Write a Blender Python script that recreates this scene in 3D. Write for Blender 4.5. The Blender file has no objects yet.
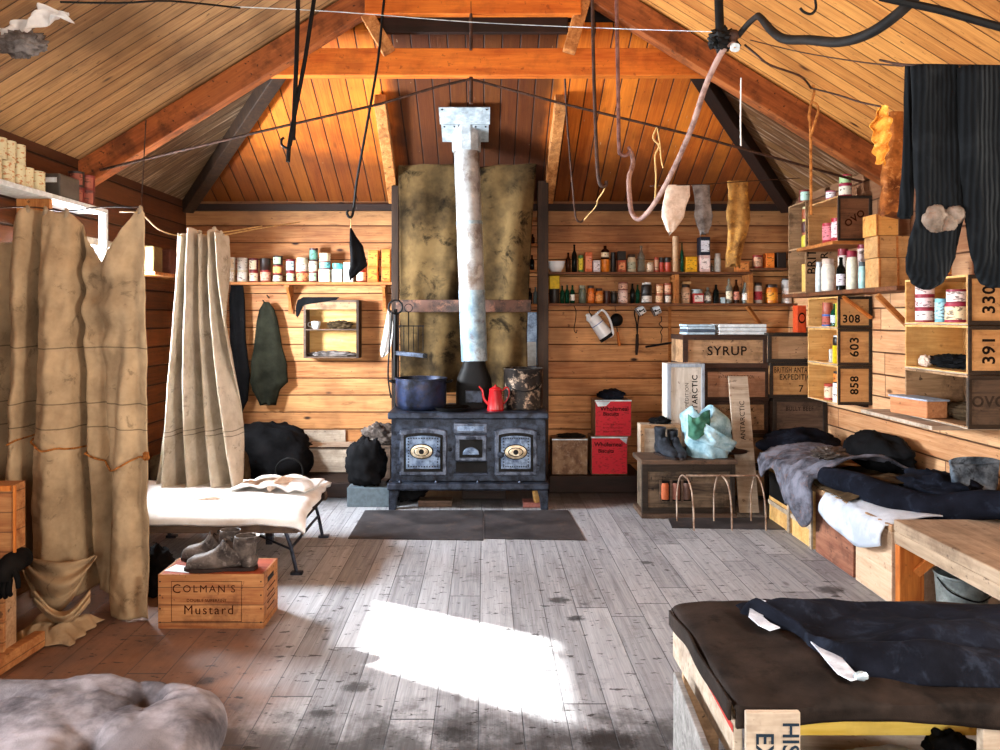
import bpy, math, random
from mathutils import Vector, Matrix, noise
R = math.radians
C = bpy.context.scene.collection
random.seed(7)
PX, PY, F, EYE = 484.0, 318.0, 750.0, 1.5      # vanishing point, focal length (px), eye height
def at(px, py, Y): return Vector(((px-PX)*Y/F, Y, EYE-(py-PY)*Y/F))
def X_(px, Y): return (px-PX)*Y/F
def H_(py, Y): return EYE-(py-PY)*Y/F
def lin(h):
    h = h.lstrip('#'); o = []
    for i in (0, 2, 4):
        c = int(h[i:i+2], 16)/255
        o.append(c/12.92 if c <= .04045 else ((c+.055)/1.055)**2.4)
    return tuple(o)+(1,)
def fb(x, y=0, z=0, o=3): return noise.fractal(Vector((x, y, z)), .9, 2.1, o)

# ------------------------------------------------------------------ materials
class NT:
    def __init__(s, name):
        s.m = bpy.data.materials.new(name); s.m.use_nodes = True
        s.t = s.m.node_tree; s.n = s.t.nodes; s.b = s.n['Principled BSDF']
    def node(s, typ, ins=None, **kw):
        n = s.n.new(typ)
        for k, v in kw.items(): setattr(n, k, v)
        for k, v in (ins or {}).items(): s.put(n.inputs[k], v)
        return n
    def put(s, inp, v):
        if isinstance(v, bpy.types.NodeSocket): s.t.links.new(v, inp)
        else: inp.default_value = v
    def math(s, op, a, b=None, c=None, clamp=False):
        n = s.n.new('ShaderNodeMath'); n.operation = op; n.use_clamp = clamp
        s.put(n.inputs[0], a)
        if b is not None: s.put(n.inputs[1], b)
        if c is not None: s.put(n.inputs[2], c)
        return n.outputs[0]
    def mix(s, f, a, b, mode='MIX'):
        n = s.n.new('ShaderNodeMix'); n.data_type = 'RGBA'; n.blend_type = mode
        s.put(n.inputs[0], f); s.put(n.inputs[6], a); s.put(n.inputs[7], b)
        return n.outputs[2]
    def ramp(s, v, lo, hi):
        n = s.n.new('ShaderNodeMapRange'); n.interpolation_type = 'SMOOTHSTEP'
        s.put(n.inputs[0], v); n.inputs[1].default_value = lo; n.inputs[2].default_value = hi
        return n.outputs[0]
    def noise(s, vec, scale, det=3, rough=.55, dist=0):
        return s.node('ShaderNodeTexNoise', {'Vector': vec, 'Scale': scale, 'Detail': det, 'Roughness': rough, 'Distortion': dist}).outputs[0]
    def xyz(s, x, y, z): return s.node('ShaderNodeCombineXYZ', {0: x, 1: y, 2: z}).outputs[0]
    def sep(s, v):
        n = s.node('ShaderNodeSeparateXYZ', {0: v}); return n.outputs
    def obj(s): return s.node('ShaderNodeTexCoord').outputs['Object']
    def rnd(s): return s.node('ShaderNodeObjectInfo').outputs['Random']
    def bump(s, h, st, d=.01):
        n = s.node('ShaderNodeBump', {'Height': h, 'Strength': st, 'Distance': d}); s.put(s.b.inputs['Normal'], n.outputs[0])
    def fin(s, col, rough=.7, metal=0, spec=.3):
        s.put(s.b.inputs['Base Color'], col); s.put(s.b.inputs['Roughness'], rough)
        s.put(s.b.inputs['Metallic'], metal); s.put(s.b.inputs['Specular IOR Level'], spec)
        return s.m

def planks(name, ax, al, w, dark, light, gapc='1c0d06', gap=.05, joint=0, knots=.5, soot=None, sootamt=0, rough=.6, grain=1., extra=None, off=0, gb=.6):
    n = NT(name); o = n.sep(n.obj()); a, l = o[ax], o[al]
    q = n.math('DIVIDE', n.math('ADD', a, off+50*w), w)
    idx = n.math('FLOOR', q); fr = n.math('SUBTRACT', q, idx)
    rn = n.node('ShaderNodeTexWhiteNoise', {'W': idx}, noise_dimensions='1D').outputs[0]
    jf = None
    if joint:
        lq = n.math('DIVIDE', n.math('ADD', l, n.math('MULTIPLY', rn, 7.3)), joint)
        jx = n.math('FLOOR', lq); jfr = n.math('SUBTRACT', lq, jx)
        rn = n.node('ShaderNodeTexWhiteNoise', {'Vector': n.xyz(idx, jx, 0)}, noise_dimensions='3D').outputs[0]
        jf = n.math('LESS_THAN', jfr, .006/joint*1.2)
    vec = n.xyz(n.math('MULTIPLY', a, 26/grain), n.math('MULTIPLY', l, 1.3), n.math('MULTIPLY', rn, 31))
    g = n.noise(vec, 1.6, 4, .62, .6)
    fine = n.noise(n.xyz(n.math('MULTIPLY', a, 120), n.math('MULTIPLY', l, 3), rn), 1.5, 2)
    f = n.math('ADD', n.math('MULTIPLY', rn, .42), n.math('MULTIPLY', n.math('SUBTRACT', g, .22), 1.0), clamp=True)
    f = n.math('ADD', f, n.math('MULTIPLY', n.math('SUBTRACT', fine, .5), .5), clamp=True)
    col = n.mix(f, lin(dark), lin(light))
    if knots:
        kv = n.node('ShaderNodeTexVoronoi', {'Vector': n.xyz(n.math('MULTIPLY', a, 5.), n.math('MULTIPLY', l, 2.2), n.math('MULTIPLY', rn, 9)), 'Scale': 1., 'Randomness': 1.}, feature='F1').outputs[0]
        k = n.math('SUBTRACT', 1., n.ramp(kv, .035, .11))
        col = n.mix(n.math('MULTIPLY', k, knots), col, lin('2a1208'))
    if soot:
        s1 = n.ramp(n.noise(n.obj(), 1.3, 4, .65), .42, .72)
        s2 = n.ramp(n.noise(n.xyz(n.math('MULTIPLY', a, 6), n.math('MULTIPLY', l, 1.5), 0), 2., 4, .7), .5, .75)
        col = n.mix(n.math('MULTIPLY', n.math('MAXIMUM', s1, s2), sootamt), col, lin(soot))
    sp = n.ramp(n.noise(n.xyz(n.math('MULTIPLY', a, 9.), n.math('MULTIPLY', l, 4.), rn), 5., 3, .6), .66, .72)
    col = n.mix(n.math('MULTIPLY', sp, .6*min(1, knots+.3)), col, lin('241008'))
    if extra: col = extra(n, col, o)
    e = n.math('MINIMUM', fr, n.math('SUBTRACT', 1., fr))
    gf = n.math('SUBTRACT', 1., n.ramp(e, gap*.25, gap))
    if jf is not None: gf = n.math('MAXIMUM', gf, jf)
    col = n.mix(n.math('MULTIPLY', gf, .92), col, lin(gapc))
    h = n.math('ADD', n.math('MULTIPLY', n.math('SUBTRACT', 1., gf), 1.), n.math('MULTIPLY', fine, .12))
    h = n.math('ADD', h, n.math('MULTIPLY', rn, .15))
    n.bump(h, gb, .012)
    return n.fin(col, rough)

def wood(name, dark, light, ax=0, dirt=.3, dirtc='1a100a', sc=1., rough=.65, boards=0, bax=2):
    n = NT(name); o = n.sep(n.obj()); r = n.math('MULTIPLY', n.rnd(), 17.)
    c = [n.math('MULTIPLY', o[i], (2.2 if i == ax else 24.)*sc) for i in range(3)]
    v = n.xyz(n.math('ADD', c[0], r), n.math('ADD', c[1], r), n.math('ADD', c[2], r))
    g = n.noise(v, 1., 4, .6, .8)
    g2 = n.noise(v, 5., 2, .5)
    f = n.math('ADD', n.math('MULTIPLY', n.math('SUBTRACT', g, .25), 1.5), n.math('MULTIPLY', n.math('SUBTRACT', g2, .5), .6), clamp=True)
    col = n.mix(f, lin(dark), lin(light))
    d = n.ramp(n.noise(n.node('ShaderNodeVectorMath', {0: n.obj(), 1: n.xyz(r, r, r)}, operation='ADD').outputs[0], 5., 5, .7), .46, .68)
    col = n.mix(n.math('MULTIPLY', d, dirt), col, lin(dirtc))
    sp = n.ramp(n.noise(n.node('ShaderNodeVectorMath', {0: n.obj(), 1: n.xyz(r, r, r)}, operation='ADD').outputs[0], 26., 3, .6), .64, .70)
    col = n.mix(n.math('MULTIPLY', sp, min(.8, dirt*1.5)), col, lin(dirtc))
    h = n.math('ADD', n.math('MULTIPLY', g, .5), n.math('MULTIPLY', g2, .5))
    if boards:
        q = n.math('FRACT', n.math('DIVIDE', n.math('ADD', o[bax], 10.), boards))
        e = n.math('LESS_THAN', n.math('MINIMUM', q, n.math('SUBTRACT', 1., q)), .03)
        col = n.mix(n.math('MULTIPLY', e, .6), col, lin('2a160c'))
    n.bump(h, .35, .004)
    return n.fin(col, rough)

def cloth(name, c1, c2, rough=.9, sc=3., st=.35, c3=None, amt=.5, weave=260., rib=None):
    n = NT(name); v = n.obj()
    g = n.noise(v, sc, 5, .65)
    col = n.mix(n.ramp(g, .3, .7), lin(c1), lin(c2))
    if c3:
        d = n.ramp(n.noise(v, sc*2.7, 5, .7, .5), .52, .68)
        col = n.mix(n.math('MULTIPLY', d, amt), col, lin(c3))
    h = n.noise(v, weave, 2, .5)
    h = n.math('ADD', n.math('MULTIPLY', h, .35), n.noise(v, 18., 4, .6))
    n.bump(h, st, .006)
    return n.fin(col, rough, 0, .06)

def metal(name, c1, c2, rough=.4, met=.8, sc=8., c3=None, amt=.6, spec=.5):
    n = NT(name); v = n.obj()
    g = n.noise(v, sc, 5, .65)
    col = n.mix(n.ramp(g, .35, .65), lin(c1), lin(c2))
    if c3:
        d = n.ramp(n.noise(v, sc*1.7, 5, .75, .3), .52, .66)
        col = n.mix(n.math('MULTIPLY', d, amt), col, lin(c3))
    n.bump(g, .2, .003)
    return n.fin(col, n.math('ADD', rough-.1, n.math('MULTIPLY', g, .25)), met, spec)

def flat(name, c, rough=.5, met=0, spec=.4, var=.25):
    n = NT(name)
    g = n.noise(n.obj(), 30., 3)
    b = lin(c); d = tuple(x*(1-var) for x in b[:3])+(1,)
    return n.fin(n.mix(n.ramp(g, .35, .65), d, b), rough, met, spec)

def inkpaper(name, c, ink, amt=.75, rough=.6):      # printed paper label: bands of small dark type, worn and stained
    n = NT(name); o = n.sep(n.obj()); r = n.math('MULTIPLY', n.rnd(), 9.)
    v = n.xyz(n.math('MULTIPLY', o[0], 2.2), n.math('MULTIPLY', o[1], 2.2), n.math('ADD', n.math('MULTIPLY', o[2], 5.), r))
    k = n.ramp(n.noise(v, 14., 2, .6), .56, .62)
    st = n.ramp(n.noise(n.obj(), 22., 4, .7), .55, .7)
    col = n.mix(n.math('MULTIPLY', k, amt), lin(c), lin(ink))
    col = n.mix(n.math('MULTIPLY', st, .35), col, lin('6b3a1c'))
    return n.fin(col, rough)

def glassy(name, c, a=.5):
    n = NT(name)
    n.put(n.b.inputs['Alpha'], 1.)
    n.put(n.b.inputs['Transmission Weight'], a); n.put(n.b.inputs['IOR'], 1.2)
    return n.fin(lin(c), .12, 0, .6)

_mc = {}
def fl(c, rough=.5, met=0):
    k = (c, rough, met)
    if k not in _mc: _mc[k] = flat('paint_'+c+('_metal' if met else ''), c, rough, met)
    return _mc[k]
def pap(c, ink='3a1c12'):
    k = ('p', c, ink)
    if k not in _mc: _mc[k] = inkpaper('paper_'+c, c, ink)
    return _mc[k]

# ------------------------------------------------------------------ mesh builder
class MB:
    def __init__(s): s.v = []; s.f = []
    def add(s, vs, fs):
        k = len(s.v); s.v += [Vector(p) for p in vs]; s.f += [tuple(i+k for i in q) for q in fs]; return s
    def box(s, x0, x1, y0, y1, z0, z1):
        return s.add([(x0,y0,z0),(x1,y0,z0),(x1,y1,z0),(x0,y1,z0),(x0,y0,z1),(x1,y0,z1),(x1,y1,z1),(x0,y1,z1)],
                     [(0,3,2,1),(4,5,6,7),(0,1,5,4),(1,2,6,5),(2,3,7,6),(3,0,4,7)])
    def beam(s, p0, p1, w, h, up=(0,0,1), n=1, wob=0):   # oriented bar: w sideways, h along «up»
        p0, p1 = Vector(p0), Vector(p1); d = (p1-p0).normalized(); u = Vector(up); sd = d.cross(u)
        if sd.length < 1e-4: sd = d.cross(Vector((0,1,0)))
        sd.normalize(); u = sd.cross(d).normalized(); vs = []; fs = []
        for i in range(n+1):
            c = p0.lerp(p1, i/n)
            if wob and 0 < i < n: c = c+sd*fb(i*.7, wob)*wob
            for a, b in ((-1,-1),(1,-1),(1,1),(-1,1)): vs.append(c+sd*a*w/2+u*b*h/2)
        for i in range(n):
            for j in range(4):
                a = i*4+j; b = i*4+(j+1) % 4; fs.append((a, b, b+4, a+4))
        fs += [(3,2,1,0), tuple(n*4+j for j in range(4))]
        return s.add(vs, fs)
    def lathe(s, prof, c=(0,0,0), n=20, ax='z', rot=None):
        vs = []; fs = []; c = Vector(c)
        for r, z in prof:
            for j in range(n):
                t = 2*math.pi*j/n; p = Vector((r*math.cos(t), r*math.sin(t), z))
                if rot is not None: p = rot @ p
                vs.append(p+c)
        for i in range(len(prof)-1):
            for j in range(n):
                k = (j+1) % n; fs.append((i*n+j, i*n+k, (i+1)*n+k, (i+1)*n+j))
        if prof[0][0] > 1e-6: fs.append(tuple(reversed(range(n))))
        if prof[-1][0] > 1e-6: fs.append(tuple((len(prof)-1)*n+j for j in range(n)))
        return s.add(vs, fs)
    def loft(s, rings, cap=True, closed=True):
        n = len(rings[0]); vs = [p for r in rings for p in r]; fs = []
        for i in range(len(rings)-1):
            for j in range(n if closed else n-1):
                k = (j+1) % n; fs.append((i*n+j, i*n+k, (i+1)*n+k, (i+1)*n+j))
        if cap and closed: fs += [tuple(reversed(range(n))), tuple((len(rings)-1)*n+j for j in range(n))]
        return s.add(vs, fs)
    def tube(s, pts, r, n=8, sub=0):
        pts = [Vector(p) for p in pts]
        rr = r if isinstance(r, (list, tuple)) else [r]*len(pts)
        if sub: pts, rr = smooth_path(pts, rr, sub)
        rings = []; ref = None
        for i, p in enumerate(pts):
            d = (pts[min(i+1, len(pts)-1)]-pts[max(i-1, 0)])
            if d.length < 1e-7: d = Vector((0,0,1))
            d.normalize()
            if ref is None:
                ref = d.cross(Vector((0,0,1)))
                if ref.length < .1: ref = d.cross(Vector((0,1,0)))
            a = (ref-d*ref.dot(d)).normalized(); ref = a; b = d.cross(a)
            rings.append([p+(a*math.cos(t)+b*math.sin(t))*rr[i] for t in (2*math.pi*j/n for j in range(n))])
        return s.loft(rings)
    def grid(s, fn, nu, nv):
        vs = [fn(i/nu, j/nv) for j in range(nv+1) for i in range(nu+1)]
        fs = [(j*(nu+1)+i, j*(nu+1)+i+1, (j+1)*(nu+1)+i+1, (j+1)*(nu+1)+i) for j in range(nv) for i in range(nu)]
        return s.add(vs, fs)
    def prism(s, out, y0, y1):          # outline in x/z, depth along y
        n = len(out); vs = [(x, y0, z) for x, z in out]+[(x, y1, z) for x, z in out]
        fs = [tuple(range(n)), tuple(reversed(range(n, 2*n)))]+[(i, i+n, (i+1) % n+n, (i+1) % n) for i in range(n)]
        return s.add(vs, fs)
    def blob(s, c, sx, sy, sz, amp=.15, fr=2., seed=0, nu=40, nv=24, flatb=None, rot=0):
        c = Vector(c); vs = []; 
        for j in range(nv+1):
            ph = math.pi*j/nv
            for i in range(nu):
                t = 2*math.pi*i/nu
                d = Vector((math.sin(ph)*math.cos(t), math.sin(ph)*math.sin(t), math.cos(ph)))
                k = 1+amp*fb(d.x*fr+seed, d.y*fr, d.z*fr+seed*2, 4)+amp*.5*abs(noise.noise(Vector((d.x*fr*2+seed, d.y*fr*2, d.z*fr*1.4))))
                p = Vector((d.x*sx*k, d.y*sy*k, d.z*sz*k))
                if rot: p.rotate(Matrix.Rotation(rot, 3, 'Z'))
                p = p+c
                if flatb is not None and p.z < flatb: p.z = flatb
                vs.append(p)
        fs = []
        for j in range(nv):
            for i in range(nu):
                k = (i+1) % nu
                fs.append((j*nu+i, (j+1)*nu+i, (j+1)*nu+k, j*nu+k))
        return s.add(vs, fs)
    def build(s, name, mat, parent=None, smooth=False, bevel=0, sub=0, solid=0, origin=None, label=None, ang=40):
        me = bpy.data.meshes.new(name)
        if parent is not None: o0 = Vector(parent.get('_o', (0,0,0)))
        elif origin is not None: o0 = Vector(origin)
        else:
            xs = [p.x for p in s.v]; ys = [p.y for p in s.v]; zs = [p.z for p in s.v]
            o0 = Vector(((min(xs)+max(xs))/2, (min(ys)+max(ys))/2, min(zs)))
        me.from_pydata([tuple(p-o0) for p in s.v], [], s.f); me.update()
        import bmesh
        bm = bmesh.new(); bm.from_mesh(me); bmesh.ops.recalc_face_normals(bm, faces=bm.faces); bm.to_mesh(me); bm.free()
        ob = bpy.data.objects.new(name, me); C.objects.link(ob); me.materials.append(mat)
        if parent is not None:
            ob.parent = parent; ob['_o'] = tuple(o0)
        else: ob.location = o0; ob['_o'] = tuple(o0)
        if solid:
            m = ob.modifiers.new('t', 'SOLIDIFY'); m.thickness = solid; m.offset = 0
        if bevel:
            m = ob.modifiers.new('b', 'BEVEL'); m.width = bevel; m.segments = 2; m.limit_method = 'ANGLE'; m.angle_limit = R(40)
        if sub:
            m = ob.modifiers.new('s', 'SUBSURF'); m.levels = sub; m.render_levels = sub
        if smooth:
            for p in me.polygons: p.use_smooth = True
            if not sub:
                try: me.set_sharp_from_angle(angle=R(ang))
                except Exception: pass
        if label: ob['label'] = label
        return ob

def smooth_path(pts, rr, k):
    o = []; q = []; n = len(pts)
    for i in range(n-1):
        p0, p1, p2, p3 = pts[max(i-1,0)], pts[i], pts[i+1], pts[min(i+2,n-1)]
        for j in range(k):
            t = j/k
            o.append(.5*((2*p1)+(p2-p0)*t+(2*p0-5*p1+4*p2-p3)*t*t+(3*p1-p0-3*p2+p3)*t**3)); q.append(rr[i]*(1-t)+rr[i+1]*t)
    o.append(pts[-1]); q.append(rr[-1])
    return o, q
def lerpt(tab, x):
    if x <= tab[0][0]: return tab[0][1]
    for (a, b), (c, d) in zip(tab, tab[1:]):
        if x <= c: return b+(d-b)*(x-a)/(c-a)
    return tab[-1][1]
def ring(c, rx, ry, e1=(1,0,0), e2=(0,1,0), n=20, pw=1):
    c, e1, e2 = Vector(c), Vector(e1), Vector(e2); o = []
    for j in range(n):
        t = 2*math.pi*j/n; a, b = math.cos(t), math.sin(t)
        if pw != 1: a = math.copysign(abs(a)**pw, a); b = math.copysign(abs(b)**pw, b)
        o.append(c+e1*rx*a+e2*ry*b)
    return o

def tag(o, label, cat, group=None):
    o['label'] = label; o['category'] = cat
    if group: o['group'] = group
    return o
def thing(name, label, cat, loc, group=None):
    o = bpy.data.objects.new(name, None); C.objects.link(o); o.empty_display_size = .05
    o.location = loc; o['_o'] = tuple(loc)
    return tag(o, label, cat, group)
def struct(o):
    o['kind'] = 'structure'; return o
def text(s, size, loc, rot, mat, parent, name='lettering', sx=1., bold=0., sp=1.):
    cu = bpy.data.curves.new('t', 'FONT'); cu.body = s; cu.size = size; cu.align_x = 'CENTER'; cu.align_y = 'CENTER'
    cu.offset = bold; cu.space_character = sp; cu.resolution_u = 3
    t = bpy.data.objects.new('t', cu); C.objects.link(t)
    bpy.context.view_layer.update()
    me = bpy.data.meshes.new_from_object(t.evaluated_get(bpy.context.evaluated_depsgraph_get()))
    bpy.data.objects.remove(t)
    M = Matrix.Translation(Vector(loc)-Vector(parent['_o'])) @ rot.to_4x4() @ Matrix.Diagonal((sx, 1, 1, 1))
    me.transform(M); me.materials.clear(); me.materials.append(mat)
    o = bpy.data.objects.new(name, me); C.objects.link(o); o.parent = parent
    return o
FRONT = Matrix.Rotation(R(90), 3, 'X')                         # faces the -Y side
SIDE = Matrix.Rotation(R(-90), 3, 'Z') @ Matrix.Rotation(R(90), 3, 'X')   # faces the -X side
def roll(M, deg): return M @ Matrix.Rotation(R(deg), 3, 'Z')
ORD = 'zero first second third fourth fifth sixth seventh eighth ninth tenth eleventh twelfth thirteenth fourteenth fifteenth sixteenth seventeenth eighteenth nineteenth twentieth twenty-first twenty-second twenty-third'.split()
# ------------------------------------------------------------------ materials of the place
def floor_extra(n, col, o):
    v = n.obj()
    # brown mask paints the canvas curtain's shade and warm bounce light into the boards
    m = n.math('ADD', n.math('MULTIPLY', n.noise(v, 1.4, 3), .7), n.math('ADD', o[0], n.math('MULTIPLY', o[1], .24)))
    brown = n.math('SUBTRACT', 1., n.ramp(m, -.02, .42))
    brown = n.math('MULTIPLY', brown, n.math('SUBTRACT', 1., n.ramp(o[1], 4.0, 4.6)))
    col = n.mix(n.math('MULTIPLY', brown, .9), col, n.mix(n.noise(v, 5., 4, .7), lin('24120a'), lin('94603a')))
    st = n.ramp(n.noise(n.xyz(n.math('MULTIPLY', o[0], 1.), n.math('MULTIPLY', o[1], .8), 0), 4.5, 8, .8), .53, .7)
    col = n.mix(n.math('MULTIPLY', st, .5), col, lin('241c1a'))
    sp = n.ramp(n.noise(n.xyz(o[0], n.math('MULTIPLY', o[1], 2.2), 3), 14., 4, .6), .61, .66)
    col = n.mix(n.math('MULTIPLY', sp, .85), col, lin('141012'))
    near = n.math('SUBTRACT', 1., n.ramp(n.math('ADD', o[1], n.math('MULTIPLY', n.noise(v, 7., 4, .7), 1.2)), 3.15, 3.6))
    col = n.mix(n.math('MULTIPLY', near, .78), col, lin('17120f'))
    for sx_, sy_, sr in ((.443, 2.66, .16), (-.516, 3.05, .085), (1.91, 4.14, .12), (.40, 3.99, .09), (.46, 3.75, .07), (-.1, 2.7, .1), (-.62, 2.85, .07), (-1.15, 3.1, .06), (1.0, 4.6, .06)):
        dx = n.math('SUBTRACT', o[0], sx_); dy = n.math('MULTIPLY', n.math('SUBTRACT', o[1], sy_), 1.3)
        dd = n.math('SQRT', n.math('ADD', n.math('MULTIPLY', dx, dx), n.math('MULTIPLY', dy, dy)))
        dd = n.math('ADD', dd, n.math('MULTIPLY', n.math('SUBTRACT', n.noise(v, 22., 4, .75), .5), sr*1.5))
        col = n.mix(n.math('MULTIPLY', n.math('SUBTRACT', 1., n.ramp(dd, sr*.35, sr*.9)), .75), col, lin('0c0a0a'))
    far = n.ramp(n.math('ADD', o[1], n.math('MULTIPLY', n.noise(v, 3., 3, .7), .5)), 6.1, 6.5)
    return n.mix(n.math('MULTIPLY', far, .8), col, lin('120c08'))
def wall_extra(n, col, o):       # soot towards the roof
    hi = n.ramp(n.math('ADD', o[2], n.math('MULTIPLY', n.noise(n.obj(), 2.5, 3), .5)), 2.2, 2.85)
    col = n.mix(n.math('MULTIPLY', hi, .62), col, lin('33180a'))
    return col
def rwall_extra(n, col, o):      # upper boards turn darker brown towards the roof
    hi = n.ramp(n.math('ADD', o[2], n.math('MULTIPLY', n.noise(n.obj(), 2.5, 4), .7)), 1.9, 2.4)
    return n.mix(n.math('MULTIPLY', hi, .75), col, lin('4a220e'))
def hip_extra(n, col, o):
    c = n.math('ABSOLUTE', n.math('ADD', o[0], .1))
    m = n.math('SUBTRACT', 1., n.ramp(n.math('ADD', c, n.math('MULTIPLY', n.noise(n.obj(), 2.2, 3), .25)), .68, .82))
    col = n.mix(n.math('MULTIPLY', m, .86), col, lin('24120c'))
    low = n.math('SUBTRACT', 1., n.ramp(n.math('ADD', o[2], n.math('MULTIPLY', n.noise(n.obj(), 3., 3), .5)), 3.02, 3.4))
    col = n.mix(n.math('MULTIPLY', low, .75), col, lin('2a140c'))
    s = n.ramp(n.noise(n.xyz(n.math('MULTIPLY', o[0], 26.), n.math('MULTIPLY', o[1], 3.5), 0), 1.2, 4, .75), .69, .72)
    return n.mix(n.math('MULTIPLY', s, .7), col, lin('b9a48c'))
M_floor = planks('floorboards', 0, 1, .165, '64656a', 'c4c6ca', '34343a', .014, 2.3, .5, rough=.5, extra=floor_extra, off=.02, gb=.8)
M_farwall = planks('far_wall_boards', 2, 0, .157, '8e4a1c', 'f6b878', '4a200c', .04, 0, 1., '4a200c', .55, extra=wall_extra, gb=.9)
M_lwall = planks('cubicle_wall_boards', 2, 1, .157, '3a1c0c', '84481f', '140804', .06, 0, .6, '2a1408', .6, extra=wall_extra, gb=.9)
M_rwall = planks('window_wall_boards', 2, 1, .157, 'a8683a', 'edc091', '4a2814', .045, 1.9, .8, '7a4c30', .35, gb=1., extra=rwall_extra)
def roof_extra(n, col, o):      # greyed, cobwebbed boards beyond the truss
    m = n.ramp(n.math('ADD', o[1], n.math('MULTIPLY', n.noise(n.obj(), 3., 3), .15)), 5.2, 5.3)
    s = n.ramp(n.noise(n.xyz(n.math('MULTIPLY', o[1], 22.), n.math('MULTIPLY', o[0], 2.), 0), 1.2, 4, .7), .5, .7)
    g = n.mix(s, lin('3a2a1e'), lin('a89480'))
    return n.mix(n.math('MULTIPLY', m, .75), col, g)
M_roofl = planks('roof_boards_ash', 1, 0, .115, '6a4020', 'd8aa74', '2a160a', .05, 0, 1., '3a2010', .6, gb=.8, extra=roof_extra)
M_roofr = planks('roof_boards_amber', 1, 0, .115, '8c4412', 'e4a458', '3a1a08', .04, 0, 1., '5a2c0e', .45, gb=.8, extra=roof_extra)
M_hip = planks('end_roof_boards', 0, 1, .13, 'a8440c', 'f08c2c', '1a0a04', .05, 0, .4, '4a200c', .35, extra=hip_extra, gb=.9)
M_beam = wood('beam_orange', 'b04c10', 'ee8a30', 0, .3, '5a240a', .6)
M_rafter = wood('rafter_redbrown', '6a3216', 'c07038', 0, .6, '2a100a', .6)
M_soot = wood('sooty_wood', '120b07', '33190e', 0, .5)
M_dark = wood('dark_post', '1c120c', '4a3220', 2, .5)
M_oldbeam = wood('old_strut', '8a4c1c', 'e0a060', 2, .5, '3a1c0c')
M_shelf = wood('shelf_wood', '8a4a1e', 'd48c48', 0, .4, '3a1c0e')
M_shelfd = wood('shelf_dark', '4a2a18', '8a5430', 0, .5)
M_crate = wood('crate_panel', 'a87844', 'dfb27a', 0, .4, '5a341c', .8)
M_cratey = wood('crate_light', 'c08a48', 'f0c884', 0, .25, '6a4424', .8)
M_crated = wood('crate_dark', '3c2c22', '7c6452', 0, .6, '1c120c', .8)
M_cratem = wood('crate_mid', '80603f', 'cca27c', 0, .6, '2c1a10', .8)
M_cratex = wood('crate_batten', '16100c', '42352a', 0, .5, '140c08')
M_frame = wood('crate_batten_brown', '1e120c', '4e3224', 0, .5, '1c100a')
M_colman = wood('orange_case', '84461f', 'cc945c', 0, .55, '4a2410', .8, boards=.085)
M_pale = wood('pale_weathered', '94806c', 'd8c8b4', 0, .35, '4a3428', .7)
M_orangew = wood('orange_wood', 'a04c14', 'e08a3c', 2, .3, '4a200a')
M_cutw = wood('table_wood', '8c745e', 'd0b89c', 1, .4, '3a2a20', .7)
M_snow = flat('snow_outside', 'e8eef6', .9, 0, .1, .05)
M_ink = flat('stencil_ink', '1a1210', .8, 0, .1)
M_inkb = flat('blue_stencil_ink', '22303e', .8, 0, .1)
M_inkr = flat('brown_stencil_ink', '45200e', .8, 0, .1)
M_iron = metal('cast_iron', '181b24', '3c4454', .4, .65, 14., '0a0909', .6)
M_ironl = metal('cast_iron_blued', '425068', '8294ac', .38, .6, 14., '20242c', .5)  # pale blue paints highlights onto the range's iron panels; blue board shares it
M_black = metal('black_iron', '050505', '110e0d', .6, .1, 20., spec=.2)
M_rod = metal('rusty_rod', '20130e', '4a3024', .6, .5, 20., '6a4430', .5)
M_pipe = metal('steel_pipe', '6a5a4e', 'b8bcbe', .42, .45, 4., 'e0ddd6', .5)
M_pipeb = metal('steel_pipe_blue', '6c8494', 'a8bcc8', .42, .45, 6., '5c3c2c', .5)
M_galv = metal('galvanised', 'a4b4be', 'dce8ee', .42, .45, 10., '5c4a42', .3)
M_brass = metal('brass_badge', 'b09a78', 'e8dcc4', .35, .7, 30.)
M_sack = cloth('smoked_canvas', '1a140e', '6c5636', c3='0a0806', amt=.9, sc=1.7)
M_curt = cloth('curtain_canvas', '807060', 'b09c80', c3='4c3c2a', amt=.4, sc=2.5)
M_curt2 = cloth('curtain_linen', 'a89880', 'd8ccb8', c3='5c4a3c', amt=.3, sc=2.5)
M_white = cloth('white_sheet', 'd8d4d0', 'f4f2f0', c3='a89c94', amt=.15, sc=4)
M_sheetb = cloth('bluish_sheet', 'a8b0bc', 'd0d6de', c3='5c6068', amt=.25, sc=4)
M_mat = cloth('mattress_ticking', '5c504c', 'b0a298', c3='2c2624', amt=.55, sc=4)
M_navy = cloth('navy_wool', '0a0b11', '171a24', c3='343c4c', amt=.3, sc=5)
M_blk = cloth('black_wool', '0a0a0b', '1a1a1c', sc=5)
M_coat = cloth('green_black_coat', '14140e', '2c2c22', sc=5)
M_brown = cloth('brown_wool', '2c2218', '5c4a34', c3='14100c', amt=.5, sc=5)
M_fur = cloth('grey_fur_blanket', '2c2c32', '7c7c88', c3='8a6048', amt=.35, sc=6, st=.8)
M_leather = cloth('worn_leather', '2a2422', '6c6058', c3='a89c94', amt=.35, rough=.5, sc=9)
M_canvasd = cloth('oily_canvas', '15110f', '352b26', c3='0c0a09', amt=.6, sc=3, rough=.7)
M_lbl = cloth('tape_label', 'b0b4c0', 'd8dce4', c3='5c5c66', amt=.3, sc=20)
M_cyan = cloth('pale_blue_oilcloth', '6c98a8', 'bcdce6', c3='3a5a60', amt=.3, rough=.5, sc=8)
M_cream = cloth('cream_wool', 'c0a894', 'eedccc', c3='a86c2c', amt=.3, sc=12)
M_greyw = cloth('grey_gauze', '4c4440', '8c8480', sc=14)
M_heel = cloth('darned_heel', '54483e', '8c7c70', c3='8a5c44', amt=.4, sc=20, st=.9)
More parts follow.
